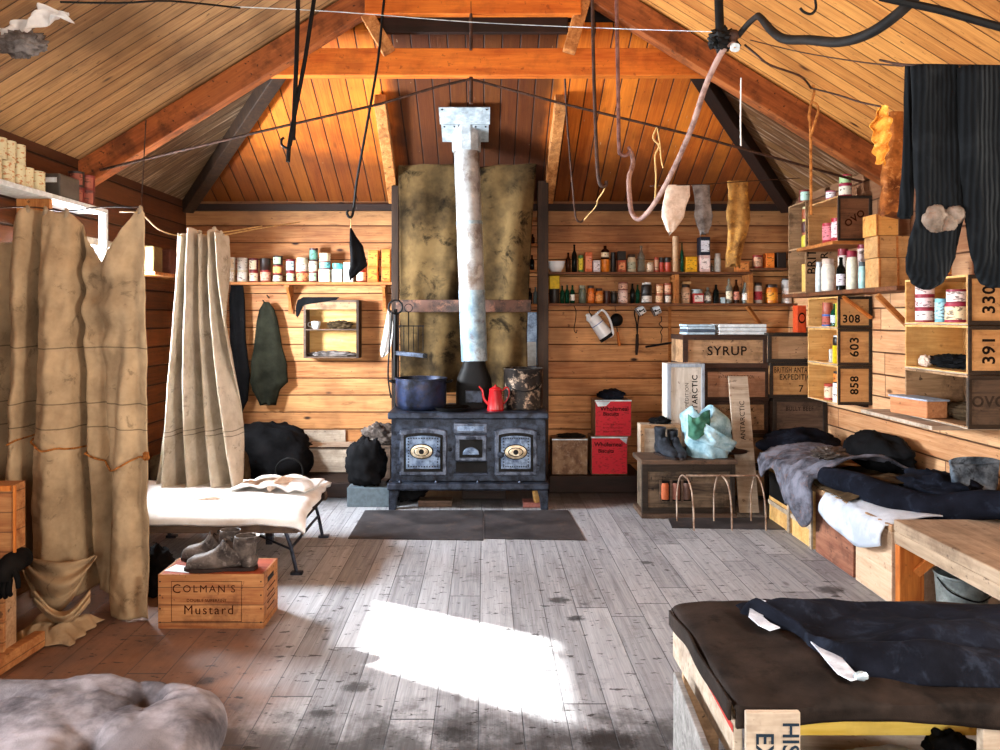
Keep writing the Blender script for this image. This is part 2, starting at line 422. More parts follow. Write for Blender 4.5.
M_bag = cloth('brown_paper_bag', '5c3a1c', 'b88a4c', c3='e0a040', amt=.5, rough=.6, sc=9)
M_paper = flat('white_paper', 'dfe6ea', .7, 0, .2, .2)
M_rope = cloth('rope_fibre', '6a3a18', 'b4743c', sc=40)
M_string = flat('string', 'd8b070', .8)
M_glove = cloth('glove', '0a0909', '1a1715', sc=8)
M_enamel = flat('white_enamel', 'eef2f6', .25, 0, .6, .06)
M_rust = metal('rusty_tin', '5c3c24', '8a6c50', .5, .4, 14., 'b09c88', .4)

def sock_mat():
    n = NT('ribbed_wool'); o = n.sep(n.obj())
    h = n.math('SINE', n.math('MULTIPLY', o[0], 560.))
    k = n.noise(n.obj(), 90., 3)
    col = n.mix(n.ramp(h, -1., 1.), lin('0c0e10'), lin('15181b'))
    col = n.mix(n.math('MULTIPLY', n.ramp(n.noise(n.obj(), 7., 4), .5, .7), .25), col, lin('34383c'))
    n.bump(n.math('ADD', h, n.math('MULTIPLY', k, .8)), .35, .005)
    return n.fin(col, .95, 0, .1)
M_sock = sock_mat()
def tufted_mat():
    n = NT('buttoned_mattress'); v = n.obj()
    g = n.noise(v, 5., 5, .65)
    col = n.mix(n.ramp(g, .3, .7), lin('403c40'), lin('9c9498'))
    col = n.mix(n.math('MULTIPLY', n.ramp(n.noise(v, 2.6, 4, .6), .5, .66), .55), col, lin('3a3433'))
    n.bump(n.math('ADD', n.math('MULTIPLY', n.noise(v, 300., 2), .3), n.noise(v, 14., 4, .6)), .4, .008)
    return n.fin(col, .9, 0, .1)
M_tuft = tufted_mat()
def hem_mat(name, c1, c2, c3, bands):        # canvas with stitched horizontal seams
    n = NT(name); o = n.sep(n.obj()); v = n.obj()
    col = n.mix(n.ramp(n.noise(v, 3., 5, .65), .3, .7), lin(c1), lin(c2))
    col = n.mix(n.math('MULTIPLY', n.ramp(n.noise(v, 8., 6, .75, .8), .56, .68), .5), col, lin(c3))
    for b in bands:
        w = n.math('ADD', o[2], n.math('MULTIPLY', n.noise(v, 3., 2), .05))
        e = n.math('LESS_THAN', n.math('ABSOLUTE', n.math('SUBTRACT', w, b)), .003)
        col = n.mix(n.math('MULTIPLY', e, .6), col, lin('2a1e12'))
    n.bump(n.math('ADD', n.math('MULTIPLY', n.noise(v, 260., 2), .3), n.noise(v, 16., 4, .6)), .4, .006)
    return n.fin(col, .9, 0, .1)

# ------------------------------------------------------------------ the room
XL, XR, YF, YB, E, SL = -2.76, 2.82, 6.95, -1.6, 2.58, .62
XC = (XL+XR)/2; RIDGE = E+SL*(XR-XL)/2; HS = .52
def roofz(x): return E+SL*min(x-XL, XR-x)
T = .12
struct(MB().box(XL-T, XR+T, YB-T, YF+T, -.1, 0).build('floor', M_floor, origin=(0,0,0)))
w = MB().prism([(XL-T, 0), (XR+T, 0), (XR+T, E), (XC, RIDGE+.05), (XL-T, E)], YF, YF+T)
struct(w.build('wall_far', M_farwall, origin=(0,0,0)))
def wall_with_hole(name, x0, x1, holes, mat):
    w = MB(); ys = YB
    for (a, b, z0, z1) in holes:
        w.box(x0, x1, ys, a, 0, E); w.box(x0, x1, a, b, 0, z0); w.box(x0, x1, a, b, z1, E); ys = b
    w.box(x0, x1, ys, YF, 0, E)
    return struct(w.build(name, mat, origin=(0,0,0)))
WL = (4.58, 5.66, 1.40, 2.07); WR = (2.35, 3.35, 1.25, 1.95); WL2 = (.6, 1.5, 1.2, 2.0)
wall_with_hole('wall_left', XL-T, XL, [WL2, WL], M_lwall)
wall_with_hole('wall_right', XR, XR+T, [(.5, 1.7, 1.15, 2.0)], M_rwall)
# back wall behind the viewer with its open doorway
w = MB().box(XL-T, -1.0, YB-T, YB, 0, E).box(1.0, XR+T, YB-T, YB, 0, E).box(-1.0, 1.0, YB-T, YB, 2.1, E)
w.prism([(XL-T, E), (XR+T, E), (XC, RIDGE+.05)], YB-T, YB)
struct(w.build('wall_back', M_lwall, origin=(0,0,0)))
def slab(name, pts, up, mat):
    pts = [Vector(p) for p in pts]; n = len(pts); u = Vector(up)*.06
    m = MB().add(pts+[p+u for p in pts], [tuple(range(n)), tuple(reversed(range(n, 2*n)))]+[(i, i+n, (i+1) % n+n, (i+1) % n) for i in range(n)])
    return struct(m.build(name, mat, origin=(0,0,0)))
slab('ceiling', [(XL, YB, E), (XC, YB, RIDGE), (XC, YF+T, RIDGE), (XL, YF+T, E)], (-.5, 0, 1), M_roofl)
slab('ceiling', [(XR, YB, E), (XR, YF+T, E), (XC, YF+T, RIDGE), (XC, YB, RIDGE)], (.5, 0, 1), M_roofr)
YT = 5.15                                  # the roof truss
dz = HS*(YF-YT)
hx = dz/SL
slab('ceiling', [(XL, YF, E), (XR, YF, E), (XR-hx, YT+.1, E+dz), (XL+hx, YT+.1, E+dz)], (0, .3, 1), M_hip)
w = MB().prism([(XL+hx, E+dz), (XR-hx, E+dz), (XC, RIDGE)], YT+.16, YT+.2)
struct(w.build('wall_gable', M_soot, origin=(0,0,0)))
tr = [0]
def trim(mb, mat, **k):
    tr[0] += 1
    return struct(mb.build('trim_%d' % tr[0], mat, origin=k.pop('origin', (0,0,0)), **k))
def slopebeam(p0, p1, w, h, mat, **k):
    p0, p1 = Vector(p0), Vector(p1); c = (p0+p1)/2; L = (p1-p0).length
    m = MB().beam((-L/2,0,0), (L/2,0,0), w, h); ob = struct(m.build('trim_%d' % (tr[0]+1), mat, origin=(0,0,0), bevel=.006)); tr[0] += 1
    d = (p1-p0).normalized(); up = Vector(k.get('up', (0,0,1))); s = up.cross(d).normalized(); u = d.cross(s)
    ob.matrix_world = Matrix.Translation(c) @ Matrix((d, s, u)).transposed().to_4x4()
    return ob
RD = .2
slopebeam((XL-.1, YT, E-RD/2-.01-.1*SL), (XC, YT, RIDGE-RD/2-.02), .1, RD*.86, M_rafter)
slopebeam((XR+.1, YT, E-RD/2-.01-.1*SL), (XC, YT, RIDGE-RD/2-.02), .1, RD*.86, M_rafter)
slopebeam((X_(246, YT+.1), YT+.1, H_(63.5, YT+.1)), (X_(722, YT+.1), YT+.1, H_(63.5, YT+.1)), .08, .19, M_beam)       # collar
slopebeam((X_(366, YT), YT-.02, H_(10, YT)), (X_(580, YT), YT-.02, H_(10, YT)), .08, .10, M_beam)
slopebeam((X_(380, YT), YT+.02, H_(24, YT)), (X_(568, YT), YT+.02, H_(24, YT)), .04, .12, M_soot)
slopebeam((X_(389, YT), YT+.0, H_(52, YT)), (X_(350, YT), YT+.0, H_(-14, YT)), .09, .08, M_oldbeam, up=(0,1,0))
slopebeam((X_(569, YT), YT+.0, H_(52, YT)), (X_(588, YT), YT+.0, H_(-14, YT)), .09, .08, M_oldbeam, up=(0,1,0))
for sx, xw in ((1, XL), (-1, XR)):          # hip rafters
    slopebeam((xw+sx*.02, YF-.03, E-.05), (xw+sx*hx*.86, YF-(YF-YT)*.86, E+dz*.86-.07), .1, .14, M_soot if sx < 0 else M_dark)
for xa, xb in ((380, 394), (561, 548)):     # jack rafters either side of the flue
    ya, yb = 5.72, 6.85
    slopebeam((X_(xa, ya), ya, E+HS*(YF-ya)-.05), (X_(xb, yb), yb, E+HS*(YF-yb)-.05), .09, .1, M_oldbeam)
trim(MB().box(XL, XR, YF-.05, YF, E-.09, E-.03), M_soot)
# posts framing the stove recess
trim(MB().box(X_(392, 6.6), X_(399, 6.6), 6.56, 6.64, 0, 2.66), M_dark, bevel=.004)
trim(MB().box(X_(537.5, 6.6), X_(548, 6.6), 6.55, 6.65, 0, 2.70), M_dark, bevel=.004)
# windows
def window(nm, x0, x1, hole, cross):
    y0, y1, z0, z1 = hole; f = .05
    m = MB().box(x0, x1, y0, y0+f, z0, z1).box(x0, x1, y1-f, y1, z0, z1).box(x0, x1, y0, y1, z0, z0+f).box(x0, x1, y0, y1, z1-f, z1)
    o = struct(m.build(nm, fl('d8d2c6'), origin=(0,0,0)))
    xm = (x0+x1)/2
    g = NT('window_glass'); tr_ = g.node('ShaderNodeBsdfTransparent'); gl = g.node('ShaderNodeBsdfGlossy', {'Roughness': .02})
    mx = g.node('ShaderNodeMixShader', {0: .06, 1: tr_.outputs[0], 2: gl.outputs[0]})
    g.t.links.new(mx.outputs[0], g.n['Material Output'].inputs[0])
    MB().box(xm-.002, xm+.002, y0+f, y1-f, z0+f, z1-f).build('window_glass', g.m, o)
window('window_1', XL-.09, XL-.02, WL, 0)
window('window_2', XL-.09, XL-.02, WL2, 0)  # unseen window added to bring fill light to the opposite side
window('window_3', XR+.02, XR+.09, (.5, 1.7, 1.15, 2.0), 0)  # unseen window added near the camera for soft side fill
m = MB().box(-1.0, -.93, YB-.1, YB, 0, 2.1).box(.93, 1.0, YB-.1, YB, 0, 2.1).box(-1, 1, YB-.1, YB, 2.03, 2.1)
struct(m.build('door_1', M_oldbeam))

# ------------------------------------------------------------------ light: sun and daylight at window_1, added fill at unseen side windows and doorway
def area(name, loc, rot, sx, sy, p, col=(1,1,1), spread=180):
    L = bpy.data.lights.new(name, 'AREA'); L.shape = 'RECTANGLE'; L.size = sx; L.size_y = sy; L.energy = p; L.color = col; L.spread = R(spread)
    o = bpy.data.objects.new(name, L); C.objects.link(o); o.location = loc; o.rotation_euler = rot; return o
area('daylight_door', (0, YB-.3, 1.25), (R(90), 0, R(0)), 1.9, 2.0, 150, (1., .94, .86))
area('daylight_window_2', (XL-.25, 1.05, 1.6), (0, R(-90), 0), .8, .9, 300, (.95,.97,1.))
area('daylight_window_1', (XL-.35, 5.12, 1.73), (0, R(-90), 0), .65, 1.05, 900, (.84,.92,1.))
area('daylight_window_3', (XR+.3, 1.1, 1.6), (0, R(90), 0), .85, 1.2, 210, (1.,.94,.85))
S = bpy.data.lights.new('sun', 'SUN'); S.energy = 90; S.angle = R(1.6); S.color = (1., .97, .92)
so = bpy.data.objects.new('sun', S); C.objects.link(so)
so.rotation_euler = Vector((1, -.6, -.645)).to_track_quat('-Z', 'Y').to_euler()
wd = bpy.data.worlds.new('world'); bpy.context.scene.world = wd; wd.use_nodes = True
wd.node_tree.nodes['Background'].inputs[0].default_value = (.86, .93, 1, 1); wd.node_tree.nodes['Background'].inputs[1].default_value = 1.5
cam = bpy.data.cameras.new('camera'); co = bpy.data.objects.new('camera', cam); C.objects.link(co)
co.location = (0, 0, EYE); co.rotation_euler = (R(90), 0, 0); cam.lens = 27; cam.sensor_width = 36
cam.shift_x = (500-PX)/1000; cam.shift_y = -(375-PY)/1000; cam.clip_start = .05
sc = bpy.context.scene; sc.camera = co
sc.view_settings.view_transform = 'Standard'; sc.view_settings.look = 'None'; sc.view_settings.gamma = 1; sc.view_settings.use_curve_mapping = False
sc.view_settings.exposure = 0.15
# ------------------------------------------------------------------ generic goods
def tin(x, y, z, r, h, body, lab, label, group, rot=0, cat='tin', name='food_tin'):
    t = thing(name, label, cat, (x, y, z), group)
    b = MB().lathe([(r*.9,.003),(r,0),(r*1.02,.004),(r*.985,.008),(r*.985,h-.008),(r*1.02,h-.004),(r,h),(r*.9,h-.003),(0,h-.003)], (x,y,z), 18)
    b.build('can', body, t, smooth=True, ang=50)
    if lab is not None:
        m = MB(); R0 = r*1.004; vs = []; n = 14
        for k in (0, 1):
            for j in range(n+1):
                a = R(-90-75+150*j/n)+rot
                vs.append((x+R0*math.cos(a), y+R0*math.sin(a), z+h*(.14 if k == 0 else .84)))
        m.add(vs, [(j, j+1, n+2+j, n+1+j) for j in range(n)])
        m.build('paper_label', lab, t, smooth=True)
    return t
def pack(x, y, z, w, d, h, mat, lab, label, group, rot=0, cat='packet', name='food_packet'):
    t = thing(name, label, cat, (x, y, z), group); t.rotation_euler.z = rot
    MB().box(x-w/2, x+w/2, y-d/2, y+d/2, z, z+h).build('carton', mat, t, bevel=min(w, d)*.06)
    if lab is not None:
        MB().box(x-w*.4, x+w*.4, y-d/2-.0012, y-d/2, z+h*.18, z+h*.8).build('paper_label', lab, t)
    return t
def bottle(x, y, z, r, h, glass, lab, label, group, cat='bottle', name='glass_bottle', cork='5c3a20', neck=.3):
    t = thing(name, label, cat, (x, y, z), group); s = h*(1-neck)
    MB().lathe([(r*.8,0),(r,.006),(r,s*.86),(r*.85,s*.97),(r*.42,s*1.1),(r*.34,h*.93),(r*.44,h*.94),(r*.44,h*.98),(r*.3,h*.985)], (x,y,z), 16).build('glass_body', glass, t, smooth=True)
    MB().lathe([(r*.3,h*.985),(r*.3,h*1.0),(0,h*1.0)], (x,y,z), 10).build('cork', fl(cork), t, smooth=True)
    if lab is not None:
        MB().lathe([(r*1.01,s*.22),(r*1.01,s*.7)], (x,y,z), 16).build('paper_label', lab, t, smooth=True)
    return t
def jar(x, y, z, r, h, body, lid, label, group, lab=None, cat='jar', name='storage_jar', lidh=.16):
    t = thing(name, label, cat, (x, y, z), group); s = h*(1-lidh)
    MB().lathe([(r*.85,0),(r,.008),(r,s*.8),(r*.93,s*.93),(r*.78,s*.97),(r*.78,s)], (x,y,z), 18).build('jar_body', body, t, smooth=True)
    MB().lathe([(r*.86,s),(r*.88,s+.003),(r*.88,h-.004),(r*.82,h),(0,h)], (x,y,z), 18).build('lid', lid, t, smooth=True)
    if lab is not None: MB().lathe([(r*1.01,s*.2),(r*1.01,s*.68)], (x,y,z), 18).build('paper_label', lab, t, smooth=True)
    return t
RED, CRM, GRN, PBL, ORG, DRK, WHT, MAR, YEL, TAN = '8c1c1c', 'e6d8b8', 'a8c0a0', 'b4d8dc', 'e06a1c', '2a1610', 'eae6dc', '6c1420', 'e8b414', 'c89860'
GB = {'green': glassy('green_glass', '0c5038', .5), 'brown': glassy('brown_glass', '3a1a08', .4), 'clear': glassy('clear_glass', 'c8d4cc', .85), 'dark': glassy('dark_glass', '0a100e', .3), 'blue': glassy('bluish_glass', '7a949c', .6)}
def goods(cols, Y, base, group, place, first, cat_off=0, s=None):
    """cols: (x0, x1, [(kind, height_px, body, label colour, description), ...] from the bottom up)"""
    s = s or F/Y; dup = {}
    tally = {}
    for ci, (x0, x1, st) in enumerate(cols):
        z = base
        for k, (kind, hp, body, lab, desc) in enumerate(st):
            w = (x1-x0)/s; h = hp/s; x = X_((x0+x1)/2, Y)+(random.uniform(-.003, .003) if k else 0); r = w/2*.97; y = Y+random.uniform(-.008, .008) if k == 0 else y
            if len(st) == 1: pos = '%s from the %s, %s' % (ORD[ci+1], first, place)
            else: pos = '%s, %s stack from the %s, %s' % (['bottom', 'middle' if len(st) > 2 else 'top', 'top'][k], ORD[ci+1], first, place)
            label = '%s, %s' % (desc, pos)
            L = pap(lab) if isinstance(lab, str) else lab
            if kind == 't': tin(x, y, z, r, h, fl(body, .4), L, label, group, random.uniform(-.5, .5))
            elif kind == 'p': pack(x, y, z, w*.94, min(w, .1), h, fl(body, .6), L, label, group)
            elif kind == 'b': bottle(x, y, z, r, h, GB[body], L, label, group)
            elif kind == 'j': jar(x, y, z, r, h, GB[body] if body in GB else fl(body, .35), fl(lab), label, group)
            elif kind == 'jl': jar(x, y, z, r, h, GB[body] if body in GB else fl(body, .35), fl('3a2a20'), label, group, lab=L)
            z += h
def bracket(x, yw, z, d, h, mat, label):
    t = thing('shelf_bracket', label, 'bracket', (x, yw-.01, z-h), 'brackets')
    MB().box(x-.022, x+.022, yw-.02, yw, z-h, z).build('back_plate', mat, t)
    MB().box(x-.022, x+.022, yw-d, yw-.02, z-.02, z).build('arm', mat, t)
    m = MB().prism([(0, 0), (.012, 0), (.012, 1), (0, 1)], 0, 1)
    q = MB()
    pts = [(yw-.02, z-.02), (yw-d+.01, z-.02), (yw-.06, z-h*.5), (yw-.02, z-h*.95)]
    q.add([(x-.012, a, b) for a, b in pts]+[(x+.012, a, b) for a, b in pts], [(0,1,2,3), (7,6,5,4), (0,4,5,1), (1,5,6,2), (2,6,7,3), (3,7,4,0)])
    q.build('gusset', mat, t)

# ------------------------------------------------------------------ far wall, coat side
SB = H_(282.5, 6.84)
o = MB().box(X_(226, 6.72), X_(392, 6.72), 6.72, YF, SB-.025, SB).build('wall_shelf', M_shelf, bevel=.003)
tag(o, 'long plain wooden shelf of tins above the hanging coats', 'shelf')
bracket(X_(287, 6.8), YF, SB-.025, .17, .26, M_shelf, 'wooden shelf bracket between the black coat and the small wall cupboard')
bracket(X_(383, 6.8), YF, SB-.025, .15, .24, M_shelf, 'wooden shelf bracket just above the white rag by the stove')
goods([
 (227, 235.5, [('t', 12.5, CRM, WHT, 'cream cylindrical tin'), ('t', 12.5, WHT, CRM, 'off-white cylindrical tin')]),
 (237, 248, [('t', 12, CRM, WHT, 'cream tin with black writing'), ('t', 12.5, WHT, WHT, 'white tin with black writing')]),
 (249.5, 259, [('t', 11, RED, CRM, 'red tin with cream label'), ('t', 13, MAR, CRM, 'dark red tin with cream label')]),
 (260, 271, [('t', 12, RED, 'e0a890', 'red tin with pink label'), ('t', 12, DRK, None, 'dark brown tin without a label')]),
 (272.5, 282.5, [('t', 8, DRK, CRM, 'low dark tin with cream label'), ('t', 9, RED, 'e8b868', 'low red tin with yellow label'), ('t', 9.5, DRK, GRN, 'low dark tin with green label')]),
 (286, 295.5, [('t', 10.5, RED, GRN, 'red tin with pale green label'), ('t', 12.5, MAR, PBL, 'dark red tin with pale blue label')]),
 (296.5, 308, [('t', 11, RED, 'e08858', 'red tin with orange label'), ('t', 8.5, CRM, WHT, 'flat cream tin with red foot'), ('t', 5, 'c8bca0', None, 'tiny cream tin lid')]),
 (309, 318, [('t', 11, MAR, GRN, 'maroon tin with green label'), ('t', 10, CRM, WHT, 'cream tin with maroon rim'), ('t', 13, '3c1c1c', '5c9080', 'black and red tin with teal label')]),
 (319.5, 331, [('p', 13, CRM, None, 'cream carton with crossed paper'), ('t', 8, MAR, '78ccd0', 'squat tin with turquoise label'), ('t', 8, CRM, CRM, 'flat cream tin with paper band')]),
 (332.5, 343, [('p', 13, WHT, WHT, 'white carton with black print'), ('t', 6, '58b8c0', None, 'small turquoise tin')]),
 (344, 354, [('p', 20, WHT, WHT, 'tall white carton beside the black hat')]),
 (356, 366, [('t', 12, RED, CRM, 'cream tin with red rim')]),
 (368, 379, [('p', 16, 'd8681c', 'e8822c', 'orange carton'), ('p', 16, 'e07a28', 'ec9038', 'pale orange carton')]),
 (382, 391.5, [('p', 15, 'dd7220', 'e88a34', 'orange carton'), ('p', 18, 'e07a28', 'ec9038', 'tall orange carton')]),
], 6.84, SB, 'tins and cartons on the shelf above the coats', 'coat shelf', 'curtain')

# hanging coats and cloths: flattened folded lofts
def hung(name, px, Y, mat, label, cat, depth=.07, folds=5, amp=.18, seed=1, n=44, group=None, solid=True):
    """px: list of (y, x0, x1) rows down the garment, hung in the plane Y"""
    rings = []
    rows = []
    for i in range(len(px)-1):
        for k in range(4):
            t = k/4; rows.append(tuple(px[i][j]+(px[i+1][j]-px[i][j])*t for j in range(3)))
    rows.append(px[-1])
    for i, (y, x0, x1) in enumerate(rows):
        c = at((x0+x1)/2, y, Y); w = (x1-x0)/2*Y/F; q = []
        dd = depth*min(1, .35+i/len(rows))
        for j in range(n):
            t = 2*math.pi*j/n
            f = 1+amp*math.sin(folds*t+seed+i*.08)+amp*.6*fb(math.cos(t)*2+seed, math.sin(t)*2, i*.12)
            dy = math.sin(t)*dd/2*f
            dz = .012*fb(t, seed, 3)*(1 if i == len(rows)-1 else 0)*3
            q.append(Vector((c.x+math.cos(t)*w*(1+.04*fb(i*.3, seed)), min(c.y+dy, c.y+depth/2), c.z+dz)))
        rings.append(q)
    o = MB().loft(rings).build(name, mat, smooth=True, ang=80)
    if label: tag(o, label, cat, group)
    return o
hung('long_coat', [(283, 231, 243), (300, 229, 245), (340, 230, 246), (375, 231, 250), (400, 232, 248), (415, 235, 241)], 6.86, M_blk, 'long black coat hanging in the dark corner behind the pale curtain', 'coat', seed=3)
hung('hanging_jacket', [(302, 264, 269), (310, 259, 275), (325, 256, 279), (345, 254, 282), (365, 251, 287), (382, 250, 288), (390, 252, 280), (404, 260, 276)], 6.86, M_coat, 'dark green jacket hung on nails under the tin shelf', 'jacket', seed=5, depth=.1)
for xx, lb in ((265, 'nail beside the dark green jacket, lower of two'), (269, 'nail above the dark green jacket, upper of two')):
    a = at(xx, 298 if xx > 266 else 303, YF); o = MB().beam(a, a+Vector((0, -.07, .025)), .008, .008).build('coat_nail', M_black); tag(o, lb, 'nail')
hung('cloth_hat', [(228, 350, 351.5), (236, 349.5, 356), (246, 349.5, 363), (258, 350, 366), (266, 350, 367), (272, 348.5, 360), (277, 349, 354)], 5.3, M_blk, 'black cloth hat dangling from a long rod in front of the shelf', 'hat', seed=8, depth=.05, folds=3)
o = MB().tube([at(348.5, 213, 5.2), at(351, 221, 5.25), at(350.6, 229, 5.3)], .003, 6).build('cap_string', M_string); tag(o, 'short string holding the black hat on its rod', 'string')
# small wall cupboard
def wallcup():
    x0, x1, z0, z1, y0 = X_(304, 6.8), X_(359, 6.8), H_(358, 6.8), H_(300, 6.8), 6.78
    t = thing('wall_cupboard', 'small open wall cupboard of weathered wood with a white cup inside', 'cupboard', ((x0+x1)/2, 6.86, z0))
    zs = H_(329, 6.8)
    MB().box(x0, x0+.02, y0, YF, z0, z1).build('side_panel', M_crated, t); MB().box(x1-.022, x1, y0, YF, z0, z1).build('side_panel', M_dark, t)
    MB().box(x0+.02, x1-.022, y0, YF, z1-.02, z1).build('top_panel', M_crated, t)
    MB().box(x0+.02, x1-.022, y0-.002, y0+.012, z1-.085, z1-.02).build('top_rail', M_cratem, t)
    MB().box(x0+.02, x1-.022, y0, YF-.001, zs-.012, zs).build('shelf', M_crated, t)
    MB().box(x0+.02, x1-.022, y0, YF-.001, z0, z0+.012).build('bottom_panel', M_crated, t)
    MB().box(x0+.02, x1-.022, YF-.012, YF, z0+.012, z1-.02).build('back_panel', M_cratey, t)
    hung('black_rag', [(297, 303, 340), (300, 298, 336), (305, 296, 304), (311, 295.5, 301), (316, 296, 299)], 6.775, M_blk, 'black rag lying over the corner of the wall cupboard', 'rag', depth=.01, seed=2, folds=2)
    return zs, z0+.012
zs, zb = wallcup()
def cup(c, r, h, mat, label, cat='cup', name='teacup', hang=0, spot=True):
    t = thing(name, label, cat, c)
    c = Vector(c)
    MB().lathe([(r*.55,0),(r*.62,.004),(r*.9,h*.5),(r,h),(r*.95,h),(r*.84,h*.5),(r*.5,.008),(0,.008)], c, 20).build('bowl', mat, t, smooth=True)
    MB().tube([c+Vector((-r*.9,0,h*.82)), c+Vector((-r*1.5,0,h*.8)), c+Vector((-r*1.55,0,h*.4)), c+Vector((-r*.8,0,h*.3))], .004, 6, 5).build('handle', mat, t, smooth=True)
    return t
cup((X_(316, 6.85), 6.85, zs), .045, .07, M_enamel, 'white cup standing on the middle shelf of the wall cupboard')
o = MB().blob(at(340, 325, 6.86)-Vector((0, 0, .0)), .1, .05, .035, .5, 5, 4, flatb=zs).build('dried_scraps', M_brown, smooth=True); tag(o, 'dark dried scraps lying beside the white cup in the wall cupboard', 'scraps')
def crumple(c, sx, sy, sz, amp, seed, mat, name, label, cat, fb_=None, fr=3.5, group=None, rot=0):
    o = MB().blob(c, sx, sy, sz, amp, fr, seed, flatb=fb_, rot=rot).build(name, mat, smooth=True, ang=80); return tag(o, label, cat, group)
crumple((X_(332, 6.86), 6.86, zb+.02), .2, .06, .028, .35, 7, M_greyw, 'folded_paper', 'crumpled grey paper on the bottom shelf of the wall cupboard', 'paper', zb, 5)
def rag(name, rows, Y, mat, label, cat, wave=.012, seed=0, top=None):
    def fn(u, v):
        q = v*(len(rows)-1); i = min(int(q), len(rows)-2); t = q-i
        y = rows[i][0]*(1-t)+rows[i+1][0]*t; a = rows[i][1]*(1-t)+rows[i+1][1]*t; b = rows[i][2]*(1-t)+rows[i+1][2]*t
        p = at(a+(b-a)*u, y, Y); p.y += wave*(math.sin(u*9+seed+v)*(.4+v)+1.2*fb(u*3+seed, v*3, seed)); return p
    o = MB().grid(fn, 24, 24).build(name, mat, smooth=True, solid=.004, ang=80)
    return tag(o, label, cat)
rag('white_rag', [(310, 388, 390), (325, 385, 393), (340, 382, 392), (350, 380, 390), (357, 381, 384)], 6.5, M_white, 'white rag hanging off the end of the stove rail', 'rag')
# low things by the wall, coat side
PZ = .13
o = MB().box(XL, X_(392, 6.6), 6.25, YF, 0, PZ).build('low_bench', M_soot, bevel=.01); tag(o, 'low sooty bench along the wall under the coats', 'bench')
def crate(c, w, d, h, panel, batten, label, cat='crate', name='packing_crate', face='y', group=None, bt=.03, rz=0, front=True, split=0):
    """closed packing case, framed end panels"""
    t = thing(name, label, cat, c, group); t.rotation_euler.z = rz
    x, y, z = c
    MB().box(x-w/2+.004, x+w/2-.004, y-d/2+.008, y+d/2-.004, z+.002, z+h-.002).build('case', panel, t, bevel=.002)
    m = MB()
    if front:
        for (a, b, e, f) in ((x-w/2, x+w/2, z, z+bt), (x-w/2, x+w/2, z+h-bt, z+h), (x-w/2, x-w/2+bt, z+bt, z+h-bt), (x+w/2-bt, x+w/2, z+bt, z+h-bt)):
            m.box(a, b, y-d/2-.004, y-d/2+.012, e, f)
        for (e, f) in ((z, z+bt), (z+h-bt, z+h)):
            m.box(x-w/2-.001, x-w/2+.01, y-d/2, y+d/2, e, f)
        m.build('battens', batten, t, bevel=.002)
    return t
t = crate((X_(334, 6.75), 6.75, PZ), .47, .3, .235, M_pale, M_dark, 'low pale wooden box on the dark bench beside the stove clothes', bt=.014)
o = MB().box(X_(292, 6.9), X_(345, 6.9), 6.925, 6.95, H_(443, 6.93), H_(430, 6.93)).build('wall_board', M_pale, bevel=.003); tag(o, 'short pale board fixed low on the wall above the low pale box', 'board')
crumple((X_(268, 6.55), 6.6, .28), .38, .28, .3, .2, 11, M_blk, 'dark_blanket', 'heap of black blankets in the dark corner by the pale curtain', 'blanket', PZ, 2.)
def kettle():
    c = Vector((X_(291, 6.15), 6.1, 0)); t = thing('black_kettle', 'black kettle with tall hoop handle on the floor before the blankets', 'kettle', c)
    MB().lathe([(.1,0),(.13,.02),(.135,.12),(.1,.19),(.05,.2),(.05,.215),(0,.225)], c, 24).build('body', M_black, t, smooth=True)
    MB().tube([c+Vector((-.11,0,.15)), c+Vector((-.1,0,.3)), c+Vector((0,0,.36)), c+Vector((.1,0,.3)), c+Vector((.11,0,.15))], .008, 8, 5).build('handle', M_black, t, smooth=True)
    MB().tube([c+Vector((-.12,0,.08)), c+Vector((-.18,0,.13)), c+Vector((-.2,0,.19))], [.025,.018,.013], 10, 3).build('spout', M_black, t, smooth=True)
kettle()
t = thing('small_box', 'low blue-grey box on the floor under the dark clothes by the stove', 'box', (X_(368, 6.0), 6.08, 0))
MB().box(X_(347, 5.95), X_(389, 5.95), 5.95, 6.22, 0, H_(488, 5.95)).build('case', fl('59666e'), t, bevel=.004)
cz = H_(488, 5.95)
crumple((X_(366, 6.07), 6.08, cz+.17), .16, .14, .2, .22, 21, M_blk, 'clothes_heap', 'heap of black clothes on the low blue-grey box', 'clothes', cz, 3.2)
crumple((X_(378, 6.35), 6.5, .48), .14, .1, .1, .4, 25, M_leather, 'leather_bundle', 'brown leather bundle propped behind the black clothes heap', 'bundle', .41, 3)
o = MB().box(X_(362, 6.5), X_(392, 6.5), 6.4, 6.6, PZ, .41).build('tea_chest', M_crated, bevel=.004); tag(o, 'dark chest behind the black clothes, holding the leather bundle', 'chest')
for i, (xa, sd) in enumerate(((160, 2), (190, 5), (222, 9))):
    crumple((X_(xa+6, 6.0), 5.95+.1*i, .2), .125, .15, .23, .15, sd, M_brown, 'cloth_sack', ['brown sack standing behind the cot, closest to the canvas curtain', 'brown sack behind the cot, middle of three', 'brown sack behind the cot, closest to the kettle'][i], 'sack', 0.0, 2.5, 'sacks behind the cot')

